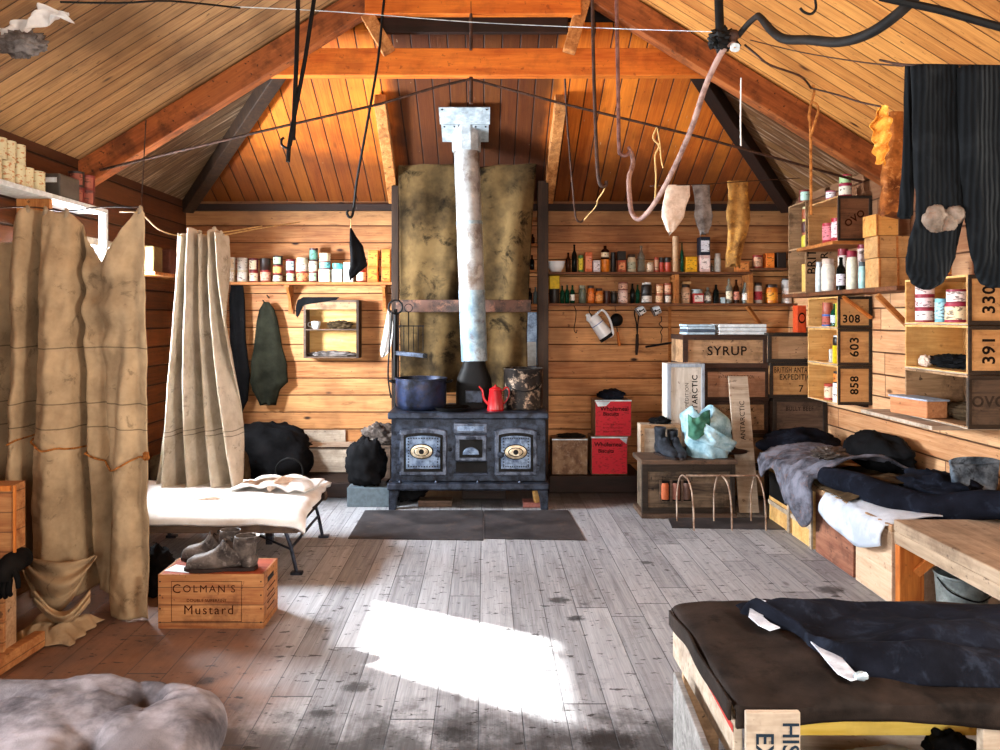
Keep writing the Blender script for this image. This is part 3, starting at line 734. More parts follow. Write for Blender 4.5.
# ------------------------------------------------------------------ sacking, rail and flue behind the stove
def sackfn(u, v):
    top = lerpt([(0, 150), (.06, 150), (.3, 163), (.55, 168), (.8, 162), (1, 149)], u)
    x0 = 398+2*v; x1 = lerpt([(0, 545), (.07, 536), (.3, 532), (.75, 527), (1, 528)], v)
    y = top+(392-top)*v; p = at(x0+(x1-x0)*u, y, 6.5)
    p.y += (.03*math.sin(u*11+1)+.05*fb(u*3, v*2.2, 1)+.02*math.sin(u*25+v*3))*(.15+.85*min(1, v*3))
    return p
t = MB().grid(sackfn, 70, 60).build('sacking_curtain', M_sack, smooth=True, solid=.006, ang=80)
tag(t, 'large smoke-stained brown canvas hung behind the stove and flue pipe', 'canvas')
o = MB().beam(at(396, 306, 6.38), at(531, 306, 6.38), .03, .105).build('stove_rail', metal('rail_iron', '2c2420', '6a4c40', .6, .3, 8., 'b0785c', .4), bevel=.004)
tag(o, 'red-brown scorched board fixed across the canvas behind the flue pipe', 'board')
def rackrod():
    t = thing('stove_rack', 'black iron rack with ring and swinging bar at the side of the stove', 'rack', at(394, 410, 6.2))
    MB().tube([at(395.5, 411, 6.25), at(395, 350, 6.25), at(395.5, 309, 6.25)], .016, 8).build('upright', M_black, t, smooth=True)
    MB().tube([at(391, 398, 6.2), at(388, 375, 6.2), at(390, 340, 6.2), at(392, 312, 6.2)], .007, 8, 4).build('side_rod', M_black, t, smooth=True)
    MB().tube([at(395.5+7*math.cos(a), 307+7*math.sin(a), 6.22) for a in [k*.5236 for k in range(13)]], .008, 8).build('ring', M_black, t, smooth=True)
    MB().beam(at(396, 353, 6.2), at(427, 356, 6.1), .014, .036).build('swing_bar', M_iron, t, bevel=.003)
    MB().lathe([(.018,-.02),(.018,.02),(0,.02)], at(425, 355.5, 6.1), 12, rot=Matrix.Rotation(R(90), 3, 'X')).build('pivot', M_black, t, smooth=True)
rackrod()
def whisk():
    t = thing('toasting_grid', 'black wire grid hanging from a ring on the canvas above the big pot', 'grid', at(411, 360, 6.3))
    MB().tube([at(408.5+4*math.cos(a), 308+4*math.sin(a), 6.3) for a in [k*.5236 for k in range(13)]], .004, 6).build('ring', M_black, t)
    MB().tube([at(408.5, 312, 6.3), at(408.5, 326, 6.3)], .005, 6).build('stem', M_black, t)
    MB().beam(at(398, 326, 6.3), at(424, 326, 6.3), .01, .01).build('crossbar', M_black, t)
    for k in range(6): MB().tube([at(399+k*4.8, 326, 6.3), at(399+k*4.8, 351, 6.3)], .0035, 6).build('tine', M_black, t)
whisk()
# recess shelves between canvas and post
for k, (yy) in enumerate((218, 244, 270, 304)):
    o = MB().box(X_(527, 6.8), X_(538, 6.8)+.02, 6.75, YF, H_(yy, 6.8)-.02, H_(yy, 6.8)).build('recess_shelf', M_shelf)
    tag(o, 'narrow shelf in the gap beside the stove canvas, %s' % ['topmost of four', 'second from the top', 'third from the top', 'lowest of four'][k], 'shelf', 'recess shelves')
for k, (xx, ys, h, gl) in enumerate(((532, 270, 15, 'dark'), (530, 304, 16, 'dark'), (535.5, 304, 17, 'blue'), (532.5, 244, 10, 'brown'))):
    bottle(X_(xx, 6.82), 6.82, H_(ys, 6.8), .022, h/109.6, GB[gl], None, ['black bottle alone on the third recess shelf', 'black bottle on the lowest recess shelf, against the canvas', 'clear bottle on the lowest recess shelf, against the post', 'short brown bottle on the second recess shelf'][k], 'bottles in the recess')
t = thing('blue_board', 'worn blue painted board standing between canvas and post', 'board', at(532, 400, 6.72))
MB().box(X_(525, 6.72), X_(537, 6.72), 6.70, 6.73, H_(412, 6.7), H_(312, 6.7)).build('panel', M_ironl, t, bevel=.003)
MB().box(X_(525.5, 6.72), X_(536, 6.72), 6.695, 6.70, H_(366, 6.7), H_(342, 6.7)).build('paper_patch', M_paper, t)
# ------------------------------------------------------------------ the cooking range
YS = 5.88
M_ironr = metal('cast_iron_rubbed', '2c303c', '646c7c', .36, .7, 14., '14141a', .4)  # paler iron sets the doors off from the body
def range_():
    s = F/YS; x0, x1 = X_(391, YS), X_(546, YS); zt = H_(412, YS); z1 = H_(419, YS); z0 = H_(482, YS); zl = H_(489.5, YS); D = .62; yb = YS+D
    t = thing('cooking_range', 'black cast-iron cooking range with two oval-badged oven doors and flue hood', 'stove', ((x0+x1)/2, YS+D/2, 0))
    MB().box(x0, x1, YS+.02, yb, z0, z1).build('body', M_iron, t, bevel=.006)
    MB().box(X_(388, YS), X_(548.5, YS), YS-.03, yb+.02, z1, zt).build('hotplate', M_iron, t, bevel=.012)
    MB().box(X_(387.5, YS), X_(549, YS), YS-.05, yb, zl, z0).build('plinth_ledge', M_iron, t, bevel=.014)
    for a, b in ((389, 400), (537, 548)):
        for yy in (YS-.02, yb-.1):
            xa, xb = X_(a, YS), X_(b, YS); m = MB()
            i = .035 if a < 450 else -.035
            m.prism([(xa-(.0), zl), (xb, zl), (xb-(.02 if a < 450 else 0), zl-.07), (xb-(.03 if a < 450 else 0), 0), (xa+(0 if a < 450 else .03), 0), (xa+(0 if a < 450 else .02), zl-.07)], yy, yy+.06)
            m.build('leg', M_iron, t, bevel=.004)
    def archo(xa, xb, ya, yb_, rise, n=12):
        a, b = X_(xa, YS), X_(xb, YS); zb, zt_ = H_(yb_, YS), H_(ya, YS); r = rise/s
        return [(a, zb), (b, zb)]+[(b+(a-b)*k/n, zt_-r+r*math.sin(math.pi*(k/n))**.8 if 0 < k < n else zt_-r) for k in range(n+1)]
    for side, (xa, xb, bx, by, kx) in enumerate(((400, 447, 422, 450.5, 438.5), (494.5, 537, 515.5, 451, 500.5))):
        d = MB().prism(archo(xa, xb, 427.5, 475, 3), YS-.03, YS+.03).build('oven_door', M_ironr, t, bevel=.008)
        MB().prism(archo(xa+4, xb-4, 432, 471, 2.5), YS-.034, YS-.028).build('door_panel', M_black, d, bevel=.004)
        MB().prism(archo(xa+6.5, xb-6.5, 435, 468, 2), YS-.040, YS-.032).build('door_panel', M_ironl, d, bevel=.003)
        c = Vector((X_(bx, YS), YS-.040, H_(by, YS)))
        def oval(r1, r2, y0, y1, mat, nm):
            rr = [[c+Vector((r1*k*math.cos(a), y, r2*k*math.sin(a))) for a in [2*math.pi*j/28 for j in range(28)]] for k, y in ((1, y0), (1, y1+.002), (.93, y1))]
            MB().loft(rr).build(nm, mat, d, smooth=True, ang=30)
        oval(.092, .06, 0, -.008, M_black, 'badge_rim'); oval(.084, .053, -.006, -.012, M_brass, 'oval_badge'); oval(.06, .036, -.011, -.014, M_black, 'badge_ring'); oval(.052, .030, -.013, -.017, M_brass, 'badge_ring'); oval(.02, .02, -.016, -.02, M_black, 'badge_centre')
        kc = Vector((X_(kx, YS), YS-.03, H_(by+2.3, YS)))
        MB().lathe([(.008, 0), (.008, .025), (.02, .032), (.026, .045), (.02, .058), (0, .062)], kc, 14, rot=Matrix.Rotation(R(90), 3, 'X')).build('door_knob', M_iron, d, smooth=True)
        hx = xa-.5 if side == 0 else xb+.5
        for hy in (437, 468):
            MB().box(X_(hx-2, YS), X_(hx+2, YS), YS-.03, YS+.03, H_(hy+3, YS), H_(hy-3, YS)).build('hinge', M_iron, t, bevel=.003)
        # studded edge
        m = MB()
        for k in range(12):
            for yy in (437.5, 465.5):
                m.box(X_(xa+9+k*(xb-xa-18)/11-.7, YS), X_(xa+9+k*(xb-xa-18)/11+.7, YS), YS-.044, YS-.038, H_(yy+.7, YS), H_(yy-.7, YS))
        for k in range(10):
            for xx in (xa+9, xb-9):
                m.box(X_(xx-.7, YS), X_(xx+.7, YS), YS-.044, YS-.038, H_(438.5+k*2.9, YS), H_(437.1+k*2.9, YS))
        m.build('beading', M_iron, d)
    f = MB().box(X_(454, YS), X_(487, YS), YS-.02, YS+.03, H_(432.5, YS), H_(423, YS)).build('damper_flap', M_ironr, t, bevel=.004)
    MB().box(X_(457.5, YS), X_(484, YS), YS-.026, YS-.018, H_(430.5, YS), H_(425.5, YS)).build('flap_panel', M_ironl, f, bevel=.002)
    MB().box(X_(468, YS), X_(473, YS), YS-.045, YS-.02, H_(424.5, YS), H_(422.5, YS)).build('handle', M_iron, f, bevel=.002)
    f = MB().box(X_(455.5, YS), X_(486.5, YS), YS-.024, YS+.03, H_(460.5, YS), H_(435, YS)).build('fire_door', M_ironr, t, bevel=.005)
    MB().box(X_(459.5, YS), X_(482.5, YS), YS-.03, YS-.02, H_(457, YS), H_(439, YS)).build('door_panel', M_black, f, bevel=.003)
    MB().prism([(X_(471, YS)+.065*math.cos(a), H_(454, YS)+.06*math.sin(a)) for a in [math.pi*k/14 for k in range(15)]], YS-.04, YS-.028).build('shell_relief', M_ironl, f, bevel=.004)
    MB().box(X_(466, YS), X_(476, YS), YS-.05, YS-.024, H_(438.2, YS), H_(436.2, YS)).build('handle', M_iron, f, bevel=.003)
    MB().box(X_(456, YS), X_(487, YS), YS-.004, YS+.03, H_(472.5, YS), H_(462, YS)).build('ash_opening', M_black, t)
    MB().box(X_(454, YS), X_(488, YS), YS-.03, YS+.02, H_(475, YS), H_(472.5, YS)).build('ash_lip', M_iron, t, bevel=.003)
    for xa in (450.5, 490): MB().lathe([(.012,0),(.012,.02),(.007,.028),(0,.03)], (X_(xa, YS), YS+.02, H_(450, YS)), 10, rot=Matrix.Rotation(R(90), 3, 'X')).build('stud', M_iron, t, smooth=True)
    for xa in (400, 436, 478, 520): MB().lathe([(.012,0),(.012,.012),(.006,.02),(0,.022)], (X_(xa, YS-.05), YS-.03, z0), 10).build('stud', M_iron, t, smooth=True)
    text('PATENT', .028, (X_(424, YS), YS+.018, H_(421.8, YS)), FRONT, M_black, t, sp=1.2)
    text('STOVE WORKS', .026, (X_(516, YS), YS+.018, H_(421.8, YS)), FRONT, M_black, t, sp=1.1)
    # flue hood (smoke box)
    Yh = 6.2; cx = X_(474, Yh); prof = [(402, 18), (385, 18), (378, 17), (372, 14.5), (366, 12), (360.5, 11)]
    rg = [[Vector((cx+w/(F/Yh)*math.copysign(abs(math.cos(a))**.6, math.cos(a)), Yh+(.11 if i < 3 else .11)*math.copysign(abs(math.sin(a))**.7, math.sin(a)), H_(y, Yh))) for a in [2*math.pi*j/32 for j in range(32)]] for i, (y, w) in enumerate([(412.5-.2, 18)]+prof)]
    for p in rg[0]: p.z = zt
    MB().loft(rg).build('flue_hood', M_black, t, smooth=True, ang=60)
    MB().box(cx-.07, cx+.07, Yh-.125, Yh-.1, H_(401, Yh), H_(389, Yh)).build('soot_door', M_iron, t, bevel=.004)
    MB().lathe([(.11,0),(.12,.004),(.12,.012),(0,.014)], (X_(450, 6.02), 6.04, zt), 24).build('hob_ring', M_black, t, smooth=True)
    return zt
ZT = range_()
def flue():
    t = thing('flue_pipe', 'tall grey steel stove pipe rising from the range to the roof', 'pipe', at(474.5, 361, 6.2))
    a, b = at(474.3, 361, 6.2), at(466.5, 150, 6.15); r = .108
    mid = [a.lerp(b, k) for k in (0, .35, .36, .7, .71, 1)]
    MB().tube([a, a.lerp(b, .33)], r, 28).build('lower_section', M_pipeb, t, smooth=True)
    MB().tube([a.lerp(b, .325), a.lerp(b, .66)], r*.985, 28).build('middle_section', M_pipe, t, smooth=True)
    MB().tube([a.lerp(b, .655), b], r*.97, 28).build('upper_section', M_pipe, t, smooth=True)
    for k in (.33, .655): MB().tube([a.lerp(b, k-.008), a.lerp(b, k+.008)], r*1.012, 28).build('seam_band', M_pipeb, t, smooth=True)
flue()
def flash():
    yh = 6.03; zc = E+HS*(YF-yh); t = thing('roof_flashing', 'pale blue galvanised plate and collar where the flue meets the roof', 'flashing', (X_(466, yh), yh, zc-.2))
    u = Vector((0, -1, HS)).normalized(); nrm = Vector((0, HS, 1)).normalized()
    c = Vector((X_(465, yh), yh, zc))-nrm*.02
    for (xa, xb, ua, ub) in ((-.2, .2, .02, .21), (-.19, -.06, -.19, .015), (.06, .19, -.19, .015)):
        q = [c+Vector((xx, 0, 0))+u*uu for xx, uu in ((xa, ua), (xb, ua), (xb, ub), (xa, ub))]
        MB().add(q+[p+nrm*.006 for p in q], [(3,2,1,0), (4,5,6,7), (0,1,5,4), (1,2,6,5), (2,3,7,6), (3,0,4,7)]).build('plate', M_galv, t)
        for xx, uu in ((xa+.025, ub-.02), (xb-.025, ub-.02)):
            p = c+Vector((xx, 0, 0))+u*uu-nrm*.003
            MB().blob(p, .008, .008, .006, 0, 1, 0, 8, 5).build('rivet', M_black, t)
    b = at(466.5, 152, 6.15); top = b+Vector((-.004, -.02, .24))
    MB().loft([[p+Vector((.118*math.cos(a), .118*math.sin(a), 0)) for a in [2*math.pi*j/10 for j in range(10)]] for p in (b, top)]).build('collar', M_galv, t, smooth=True, ang=20)
flash()
def pot():
    Y = 6.1; c = Vector((X_(421, Y), Y, ZT)); s = F/Y; r = 25.5/s; h = 31/s
    t = thing('cooking_pot', 'big round blackened pot with bluish sheen standing on the range', 'pot', c)
    MB().lathe([(r*.8,0),(r*.93,.012),(r,.05),(r,h-.012),(r*1.03,h-.008),(r*1.03,h),(r*.97,h),(r*.96,.05),(r*.8,.015),(0,.012)], c, 40).build('body', metal('pot_metal', '0e0e12', '2a3656', .35, .5, 5., '4a3c34', .4), t, smooth=True, ang=50)
    for sx in (-1, 1): MB().tube([c+Vector((sx*r*.98, -.04, h*.85)), c+Vector((sx*(r+.04), -.04, h*.9)), c+Vector((sx*(r+.04), .04, h*.9)), c+Vector((sx*r*.98, .04, h*.85))], .009, 8, 4).build('handle', M_black, t, smooth=True)
pot()
def coffeepot():
    Y = 5.98; c = Vector((X_(495.5, Y), Y, ZT)); s = F/Y
    red = flat('red_enamel', 'a01418', .25, 0, .6, .1)
    t = thing('coffee_pot', 'small red enamel coffee pot on the front of the range', 'coffee pot', c)
    h = 22/s; r = 8.6/s
    MB().lathe([(r*.95,0),(r,.006),(r*.98,h*.1),(r*.72,h*.9),(r*.78,h*.94),(r*.7,h*.97)], c, 26).build('body', red, t, smooth=True)
    l = MB().lathe([(r*.74,h*.95),(r*.74,h*.98),(r*.45,h*1.06),(r*.12,h*1.09),(r*.16,h*1.14),(0,h*1.18)], c, 22).build('lid', red, t, smooth=True)
    MB().tube([c+Vector((-r*.85,0,h*.3)), c+Vector((-r*1.35,0,h*.55)), c+Vector((-r*1.5,0,h*.9)), c+Vector((-r*1.95,0,h*1.1))], [.013,.01,.008,.006], 10, 4).build('spout', red, t, smooth=True)
    MB().tube([c+Vector((r*.72,0,h*.88)), c+Vector((r*1.3,0,h*1.05)), c+Vector((r*1.6,0,h*.85)), c+Vector((r*1.35,0,h*.5)), c+Vector((r*.9,0,h*.3))], .006, 8, 4).build('handle', red, t, smooth=True)
coffeepot()
def drum():
    Y = 6.15; c = Vector((X_(523.5, Y), Y, ZT)); s = F/Y; r = 19.5/s; h = 40/s
    t = thing('metal_drum', 'tall dark scratched metal drum standing at the end of the range', 'drum', c)
    m = metal('scratched_tin', '100c0a', '2c2420', .4, .6, 9., 'b89c84', .75)
    MB().lathe([(r,0),(r*1.02,.006),(r,.014),(r,h-.02),(r*1.025,h-.012),(r*1.025,h),(r*.97,h),(r*.96,.02),(0,.02)], c, 36).build('body', m, t, smooth=True, ang=50)
    MB().tube([c+Vector((-r,0,h*.8)), c+Vector((-r*.7,-r*.75,h*.55)), c+Vector((0,-r*1.03,h*.45)), c+Vector((r*.7,-r*.75,h*.55)), c+Vector((r,0,h*.8))], .005, 6, 5).build('bail_handle', M_black, t, smooth=True)
drum()
o = MB().lathe([(.0,0),(.12,0),(.145,.03),(.15,.032),(.125,.006),(0,.006)], (X_(452, 5.98), 5.98, ZT+.0), 28).build('frying_pan', M_black, smooth=True); tag(o, 'shallow black pan lid lying in the middle of the hotplate', 'pan')
# under and before the range
for i, (xa, xb, yb_, Y, hh, mat, nm, lb, ct) in enumerate((
  (418, 452, 509.5, 5.95, .05, M_crated, 'fire_log', 'short pale block of firewood under the range near the iron mats', 'firewood'),
  (462, 506, 0, 6.2, .12, M_soot, 'coal_box', 'black coal box pushed back beneath the range', 'box'),
  (523, 542, 509.5, 5.93, .04, fl('a86c64', .8), 'fire_brick', 'pinkish brick lying beside the range leg', 'brick'))):
    o = MB().box(X_(xa, Y), X_(xb, Y), Y, Y+.14, 0, hh).build(nm, mat, bevel=.006); tag(o, lb, ct)
o = MB().beam((X_(537, 5.98), 5.95, .08), (X_(535, 5.98), 5.97, .2), .05, .03).build('wood_scrap', M_cratey, bevel=.004); 
o.location.z -= .045; tag(o, 'yellowish scrap of wood upright beside the range leg', 'wood scrap')
crumple((X_(405, 6.15), 6.2, .09), .16, .12, .1, .4, 31, M_blk, 'coal_sack', 'black coal sack under the range beneath the first oven', 'sack', 0)
mm = metal('mat_iron', '2c2a2c', '4c484a', .55, .35, 4., '6a5850', .4)
for i, (xa, xb, xc, xd) in enumerate(((348, 483.5, 483.5, 365), (484.2, 585, 568, 484.2))):
    q = [at(xa, 539, 5.07), at(xb, 540, 5.07), at(xc, 511, 5.83), at(xd, 511, 5.83)]
    q = [Vector((X_(a, Y_), Y_, .001)) for a, Y_ in ((xa, 5.09), (xb, 5.05), (xc, 5.83), (xd, 5.83))]
    o = MB().add(q+[p+Vector((0,0,.006)) for p in q], [(3,2,1,0), (4,5,6,7), (0,1,5,4), (1,2,6,5), (2,3,7,6), (3,0,4,7)]).build('hearth_plate', mm)
    tag(o, ['flat iron hearth sheet before the range, the one nearer the cot', 'flat iron hearth sheet before the range, nearer the red tins'][i], 'hearth plate', 'hearth plates')
q = [Vector((X_(a, Y_), Y_, .001)) for a, Y_ in ((672, 5.35), (800, 5.3), (775, 5.62), (668, 5.62))]
o = MB().add(q+[p+Vector((0,0,.006)) for p in q], [(3,2,1,0), (4,5,6,7), (0,1,5,4), (1,2,6,5), (2,3,7,6), (3,0,4,7)]).build('floor_sheet', mm); tag(o, 'dark metal sheet on the floor beneath the wire hoop frame', 'metal sheet')

# ------------------------------------------------------------------ far wall, bottle side: two shelves
def rshelf(xa, xb, yy, lb):
    z = H_(yy, 6.84); o = MB().box(X_(xa, 6.74), X_(xb, 6.74), 6.74, YF, z-.022, z).build('wall_shelf', M_shelfd, bevel=.003); tag(o, lb, 'shelf'); return z
ZA = rshelf(548.5, 752, 272.5, 'upper long wooden shelf of bottles and tins above the hanging jug')
ZB = rshelf(548.5, 802, 303.5, 'lower long wooden shelf of bottles and tins above the hanging jug')
ZC = rshelf(752, 790, 268.5, 'short raised shelf in the corner beyond the hanging paper bag')
for xa, lb in ((677, 'upright divider between the two bottle shelves, below the hanging cream sock'), (751, 'upright divider under the hanging brown paper bag')):
    o = MB().box(X_(xa-2, 6.76), X_(xa+2, 6.76), 6.76, YF, ZB, ZA-.022).build('shelf_divider', M_shelf); tag(o, lb, 'divider')
GA = 'bottles and tins on the upper bottle shelf'; GBn = 'bottles and tins on the lower bottle shelf'
def bowl():
    c = Vector((X_(556, 6.84), 6.84, ZA)); o = MB().lathe([(.04,0),(.045,.004),(.072,.05),(.082,.1),(.077,.1),(.066,.05),(.03,.01),(0,.01)], c, 26).build('enamel_bowl', M_enamel, smooth=True)
    tag(o, 'white enamel bowl at the stove end of the upper bottle shelf', 'bowl')
bowl()
goods([
 (565.5, 571, [('b', 20, 'brown', None, 'brown bottle')]),
 (571.5, 577, [('b', 28, 'dark', None, 'tall dark bottle')]),
 (578, 583.5, [('t', 17, '4c7a3c', 'd8c43c', 'green tin with yellow label')]),
 (584.5, 592, [('p', 20, 'c86030', 'e0906c', 'tall orange-red carton')]),
 (592.5, 600, [('p', 12, 'd8d0d4', 'e8e0e4', 'white carton with a small stopper')]),
 (601, 609.5, [('t', 13, 'dc7c18', None, 'mustard yellow tin'), ('b', 14, 'brown', CRM, 'squat brown bottle with cream label')]),
 (610.5, 616, [('t', 20, '14100f', None, 'plain black tin')]),
 (617, 625.5, [('p', 12, 'a84828', 'e09868', 'brick red carton'), ('p', 9, '17120f', None, 'black flat tin')]),
 (627, 636, [('jl', 18, 'd8c8a8', 'b0b49c', 'cream jar with rosy lid')]),
 (637.5, 645, [('b', 27, 'clear', None, 'clear greenish bottle')]),
 (646, 653.5, [('t', 10, 'c8b090', 'e0c8b0', 'small cream tin')]),
 (654, 658.5, [('t', 15, 'b03c24', 'c8a080', 'slim red tin')]),
 (659, 664, [('t', 10, 'c0402c', None, 'small red tin'), ('t', 5, '1c1412', None, 'small black tin')]),
 (664.5, 671, [('t', 10, 'c4482c', None, 'small vermilion tin'), ('t', 5, '17100c', None, 'small flat black tin')]),
 (672, 678.5, [('t', 36, 'c8a078', None, 'tall roll of tan paper')]),
 (680, 683.5, [('b', 30, 'green', None, 'slim green bottle')]),
 (684.5, 696.5, [('p', 15.5, 'e0a010', 'e8ac1c', 'bright yellow carton')]),
], 6.84, ZA, GA, 'upper bottle shelf', 'bowl')
goods([
 (698, 709, [('p', 17, 'dcb8b0', 'f0dcd4', 'pink and white carton'), ('p', 18, '141c2c', 'd8d8e0', 'dark blue tin with white label')]),
 (710, 713.5, [('b', 9, 'clear', None, 'tiny clear bottle')]),
 (714.5, 721, [('j', 19, 'e0dcd4', 'c0b8b0', 'tall white jar')]),
 (735, 748, [('p', 11, 'b8682c', 'cc8040', 'brown wooden box')]),
], 6.84, ZA, GA, 'paper bag shelf', 'yellow carton')
goods([
 (752.5, 762.5, [('t', 13, '8c2018', 'c89878', 'red tin with tan label')]),
 (764.5, 773.5, [('p', 15, 'e0701c', 'ec8430', 'orange tin')]),
 (775.5, 785, [('p', 16, '241812', None, 'black box')]),
], 6.84, ZC, 'goods on the corner shelf', 'corner shelf', 'paper bag')
goods([
 (549, 559.5, [('t', 14.5, '1c1410', None, 'black tin'), ('p', 13, 'e0bc10', None, 'yellow tin standing on the black one')]),
 (560, 564.5, [('b', 18, 'green', None, 'green bottle')]),
 (565, 569.5, [('b', 18.5, 'green', None, 'green bottle')]),
 (570, 575, [('b', 18.5, 'green', WHT, 'green bottle with white label')]),
 (578.5, 586, [('j', 18, '5c6454', '8c8c78', 'grey-green jar')]),
 (587, 594.5, [('jl', 18, 'd86c20', 'e08040', 'orange jar')]),
 (595, 603, [('jl', 15, 'd07828', 'e0a060', 'amber jar')]),
 (603.5, 610, [('t', 12.5, '3c1810', None, 'dark red tin')]),
 (610.5, 617, [('j', 12.5, '1c1814', '4c3828', 'short dark jar')]),
 (618, 628, [('t', 13, 'd0a898', 'e0c4b8', 'cream and pink tin'), ('t', 8, '742820', 'c89c84', 'small red tin')]),
 (630, 635, [('b', 20, 'dark', None, 'dark bottle')]),
 (635.5, 640, [('b', 19, 'green', None, 'dark green bottle')]),
 (641, 652, [('t', 9, '14100e', 'd8d0c8', 'black tin with white label'), ('j', 12, '1c1614', 'e8e4e0', 'black jar with white lid')]),
 (655, 663, [('t', 9, 'a4583c', 'e0b890', 'brown tin with tan label'), ('t', 10, 'b4683c', 'e0b890', 'tan tin')]),
 (664, 671.5, [('t', 9, '48281c', 'dcd0c0', 'dark tin with white label'), ('t', 11, 'a44c34', 'e0b090', 'red-brown tin')]),
], 6.84, ZB, GBn, 'lower bottle shelf', 'post')
goods([
 (681, 690, [('jl', 19, 'd0a480', 'e0bc9c', 'cream jar'), ('p', 3, 'b08858', None, 'thin wooden lid')]),
 (691.5, 702.5, [('p', 10, 'a83430', 'e0d0c4', 'red and white carton'), ('t', 4, '9ca8a8', None, 'low grey tin')]),
 (704, 711, [('b', 16, 'clear', WHT, 'pale bottle with white label')]),
 (713, 719, [('b', 19, 'dark', None, 'dark bottle')]),
 (720, 724.5, [('p', 6, 'c8dce0', None, 'small pale blue box')]),
 (725.5, 732, [('b', 25, 'clear', CRM, 'tall cream bottle')]),
 (733, 739, [('b', 24, 'brown', 'd08870', 'brown bottle with pink label')]),
 (741.5, 748, [('b', 21, 'clear', WHT, 'clear bottle with white label')]),
 (754, 762, [('jl', 21, 'e0d4cc', 'c03c48', 'white jar with crimson label')]),
 (765, 777.5, [('jl', 19, 'd87818', 'e89c30', 'fat orange jar')]),
 (782, 792, [('t', 15, 'e4e0dc', 'd8c8bc', 'white tin'), ('j', 10, 'b8b4b0', '3c3430', 'grey jar')]),
], 6.84, ZB, GBn, 'lower shelf past its divider', 'divider')

# hanging below the shelves
YU = 6.88
def jug():
    a, b = at(593, 318, YU), at(607, 337, YU); d = (b-a).normalized(); t = thing('enamel_jug', 'tall chipped white enamel jug with blue line hanging tilted below the shelves', 'jug', a)
    rt = d.to_track_quat('Z', 'Y').to_matrix(); L = (b-a).length+.03
    MB().lathe([(.052,0),(.055,.01),(.06,L*.35),(.072,L*.98),(.066,L)], a-d*.02, 26, rot=rt).build('body', M_enamel, t, smooth=True)
    MB().lathe([(.0605,L*.34),(.0615,L*.37)], a-d*.02, 26, rot=rt).build('blue_line', fl('5c84c0'), t, smooth=True)
    MB().lathe([(.0735,L*.88),(.075,L*1.0),(0,L*1.003)], a-d*.02, 26, rot=rt).build('chipped_base', M_black, t, smooth=True)
    MB().tube([a+d*.0+Vector((.02,-.02,.02)), at(602, 310, YU-.05), at(609, 318, YU-.06), at(613, 333, YU-.05), at(610, 337, YU-.03)], .011, 8, 5).build('handle', M_enamel, t, smooth=True)
    MB().tube([a-d*.01+Vector((-.03,-.02,-.02)), at(588, 315, YU-.06), at(586.5, 316.5, YU-.06)], [.03,.018,.01], 10, 3).build('spout', M_enamel, t, smooth=True)
    MB().tube([a+Vector((-.01,0,.02)), at(589, 311, YU), at(590, 306, YU+.03)], .004, 6, 2).build('hanging_hook', M_black, t)
jug()
def ladle():
    c = at(616.5, 320, YU); t = thing('hanging_ladle', 'black round ladle with wooden handle beside the enamel jug', 'ladle', c)
    MB().lathe([(0,.045),(.03,.04),(.055,.018),(.06,0),(.056,0),(.05,.016),(.028,.034),(0,.038)], c, 26, rot=Matrix.Rotation(R(90), 3, 'X')).build('bowl', M_black, t, smooth=True)
    MB().tube([at(616.8, 327, YU), at(617.5, 333, YU)], .005, 6).build('shank', M_black, t)
    MB().tube([at(617.5, 332, YU), at(619.5, 346, YU)], [.012, .015], 10).build('handle', M_orangew, t, smooth=True)
    MB().tube([at(616, 312, YU), at(615, 307, YU), at(615.5, 304.5, YU)], .003, 6).build('hanging_wire', M_black, t)
ladle()
def iron():
    t = thing('long_tool', 'long black forked tool with dark wooden handle hung below the mugs', 'tool', at(637, 356, YU))
    MB().tube([at(636, 308, YU), at(634.5, 314, YU), at(636.2, 322, YU), at(637.3, 334, YU)], .006, 8, 3).build('fork_arm', M_black, t, smooth=True)
    MB().tube([at(636, 308, YU), at(638.8, 314, YU), at(638, 322, YU), at(637.3, 334, YU)], .006, 8, 3).build('fork_arm', M_black, t, smooth=True)
    MB().tube([at(637.3, 334, YU), at(637, 345, YU), at(636.5, 355, YU)], [.013,.016,.011], 10, 3).build('handle', M_soot, t, smooth=True)
iron()
def mug(px, py, tilt, lb):
    c = at(px, py, YU-.03); t = thing('enamel_mug', lb, 'mug', c, 'enamel mugs'); r, h = .042, .07
    rt = Matrix.Rotation(R(tilt), 3, 'Y')
    MB().lathe([(r,0),(r*1.03,.003),(r,.006),(r*.97,h),(0,h+.001)], c-rt @ Vector((0,0,h/2)), 22, rot=rt).build('body', M_enamel, t, smooth=True)
    MB().lathe([(r*1.05,0),(r*1.05,.006),(r*1.0,.007)], c-rt @ Vector((0,0,h/2)), 22, rot=rt).build('rim', M_black, t, smooth=True)
    q = [Vector((0,-r*.95,-.02)), Vector((.0,-r*1.5,-.018)), Vector((0,-r*1.5,.02)), Vector((0,-r*.95,.022))]
    MB().tube([c+rt @ p for p in q], .005, 8, 4).build('handle', M_black, t, smooth=True)
    for k in range(3):
        a = R(-100+40*k); p = c+rt @ Vector((r*math.cos(a), r*math.sin(a), (-.015, .02, -.01)[k]))
        MB().blob(p, .009, .004, .008, .3, 2, k, 8, 6).build('chip', M_black, t)
    MB().tube([c+Vector((0,0,h/2)), at(px+1, 304.5, YU-.01)], .003, 6).build('hanging_hook', M_black, t)
mug(640.5, 310.5, 55, 'white chipped enamel mug hanging beside the forked tool'); mug(656, 310.5, 65, 'white chipped enamel mug hanging over the short iron bar')
def wirehook(pts, lb, Y=YU):
    o = MB().tube([at(x, y, Y) for x, y in pts], .004, 6, 4).build('wire_hook', M_black, smooth=True); tag(o, lb, 'hook')
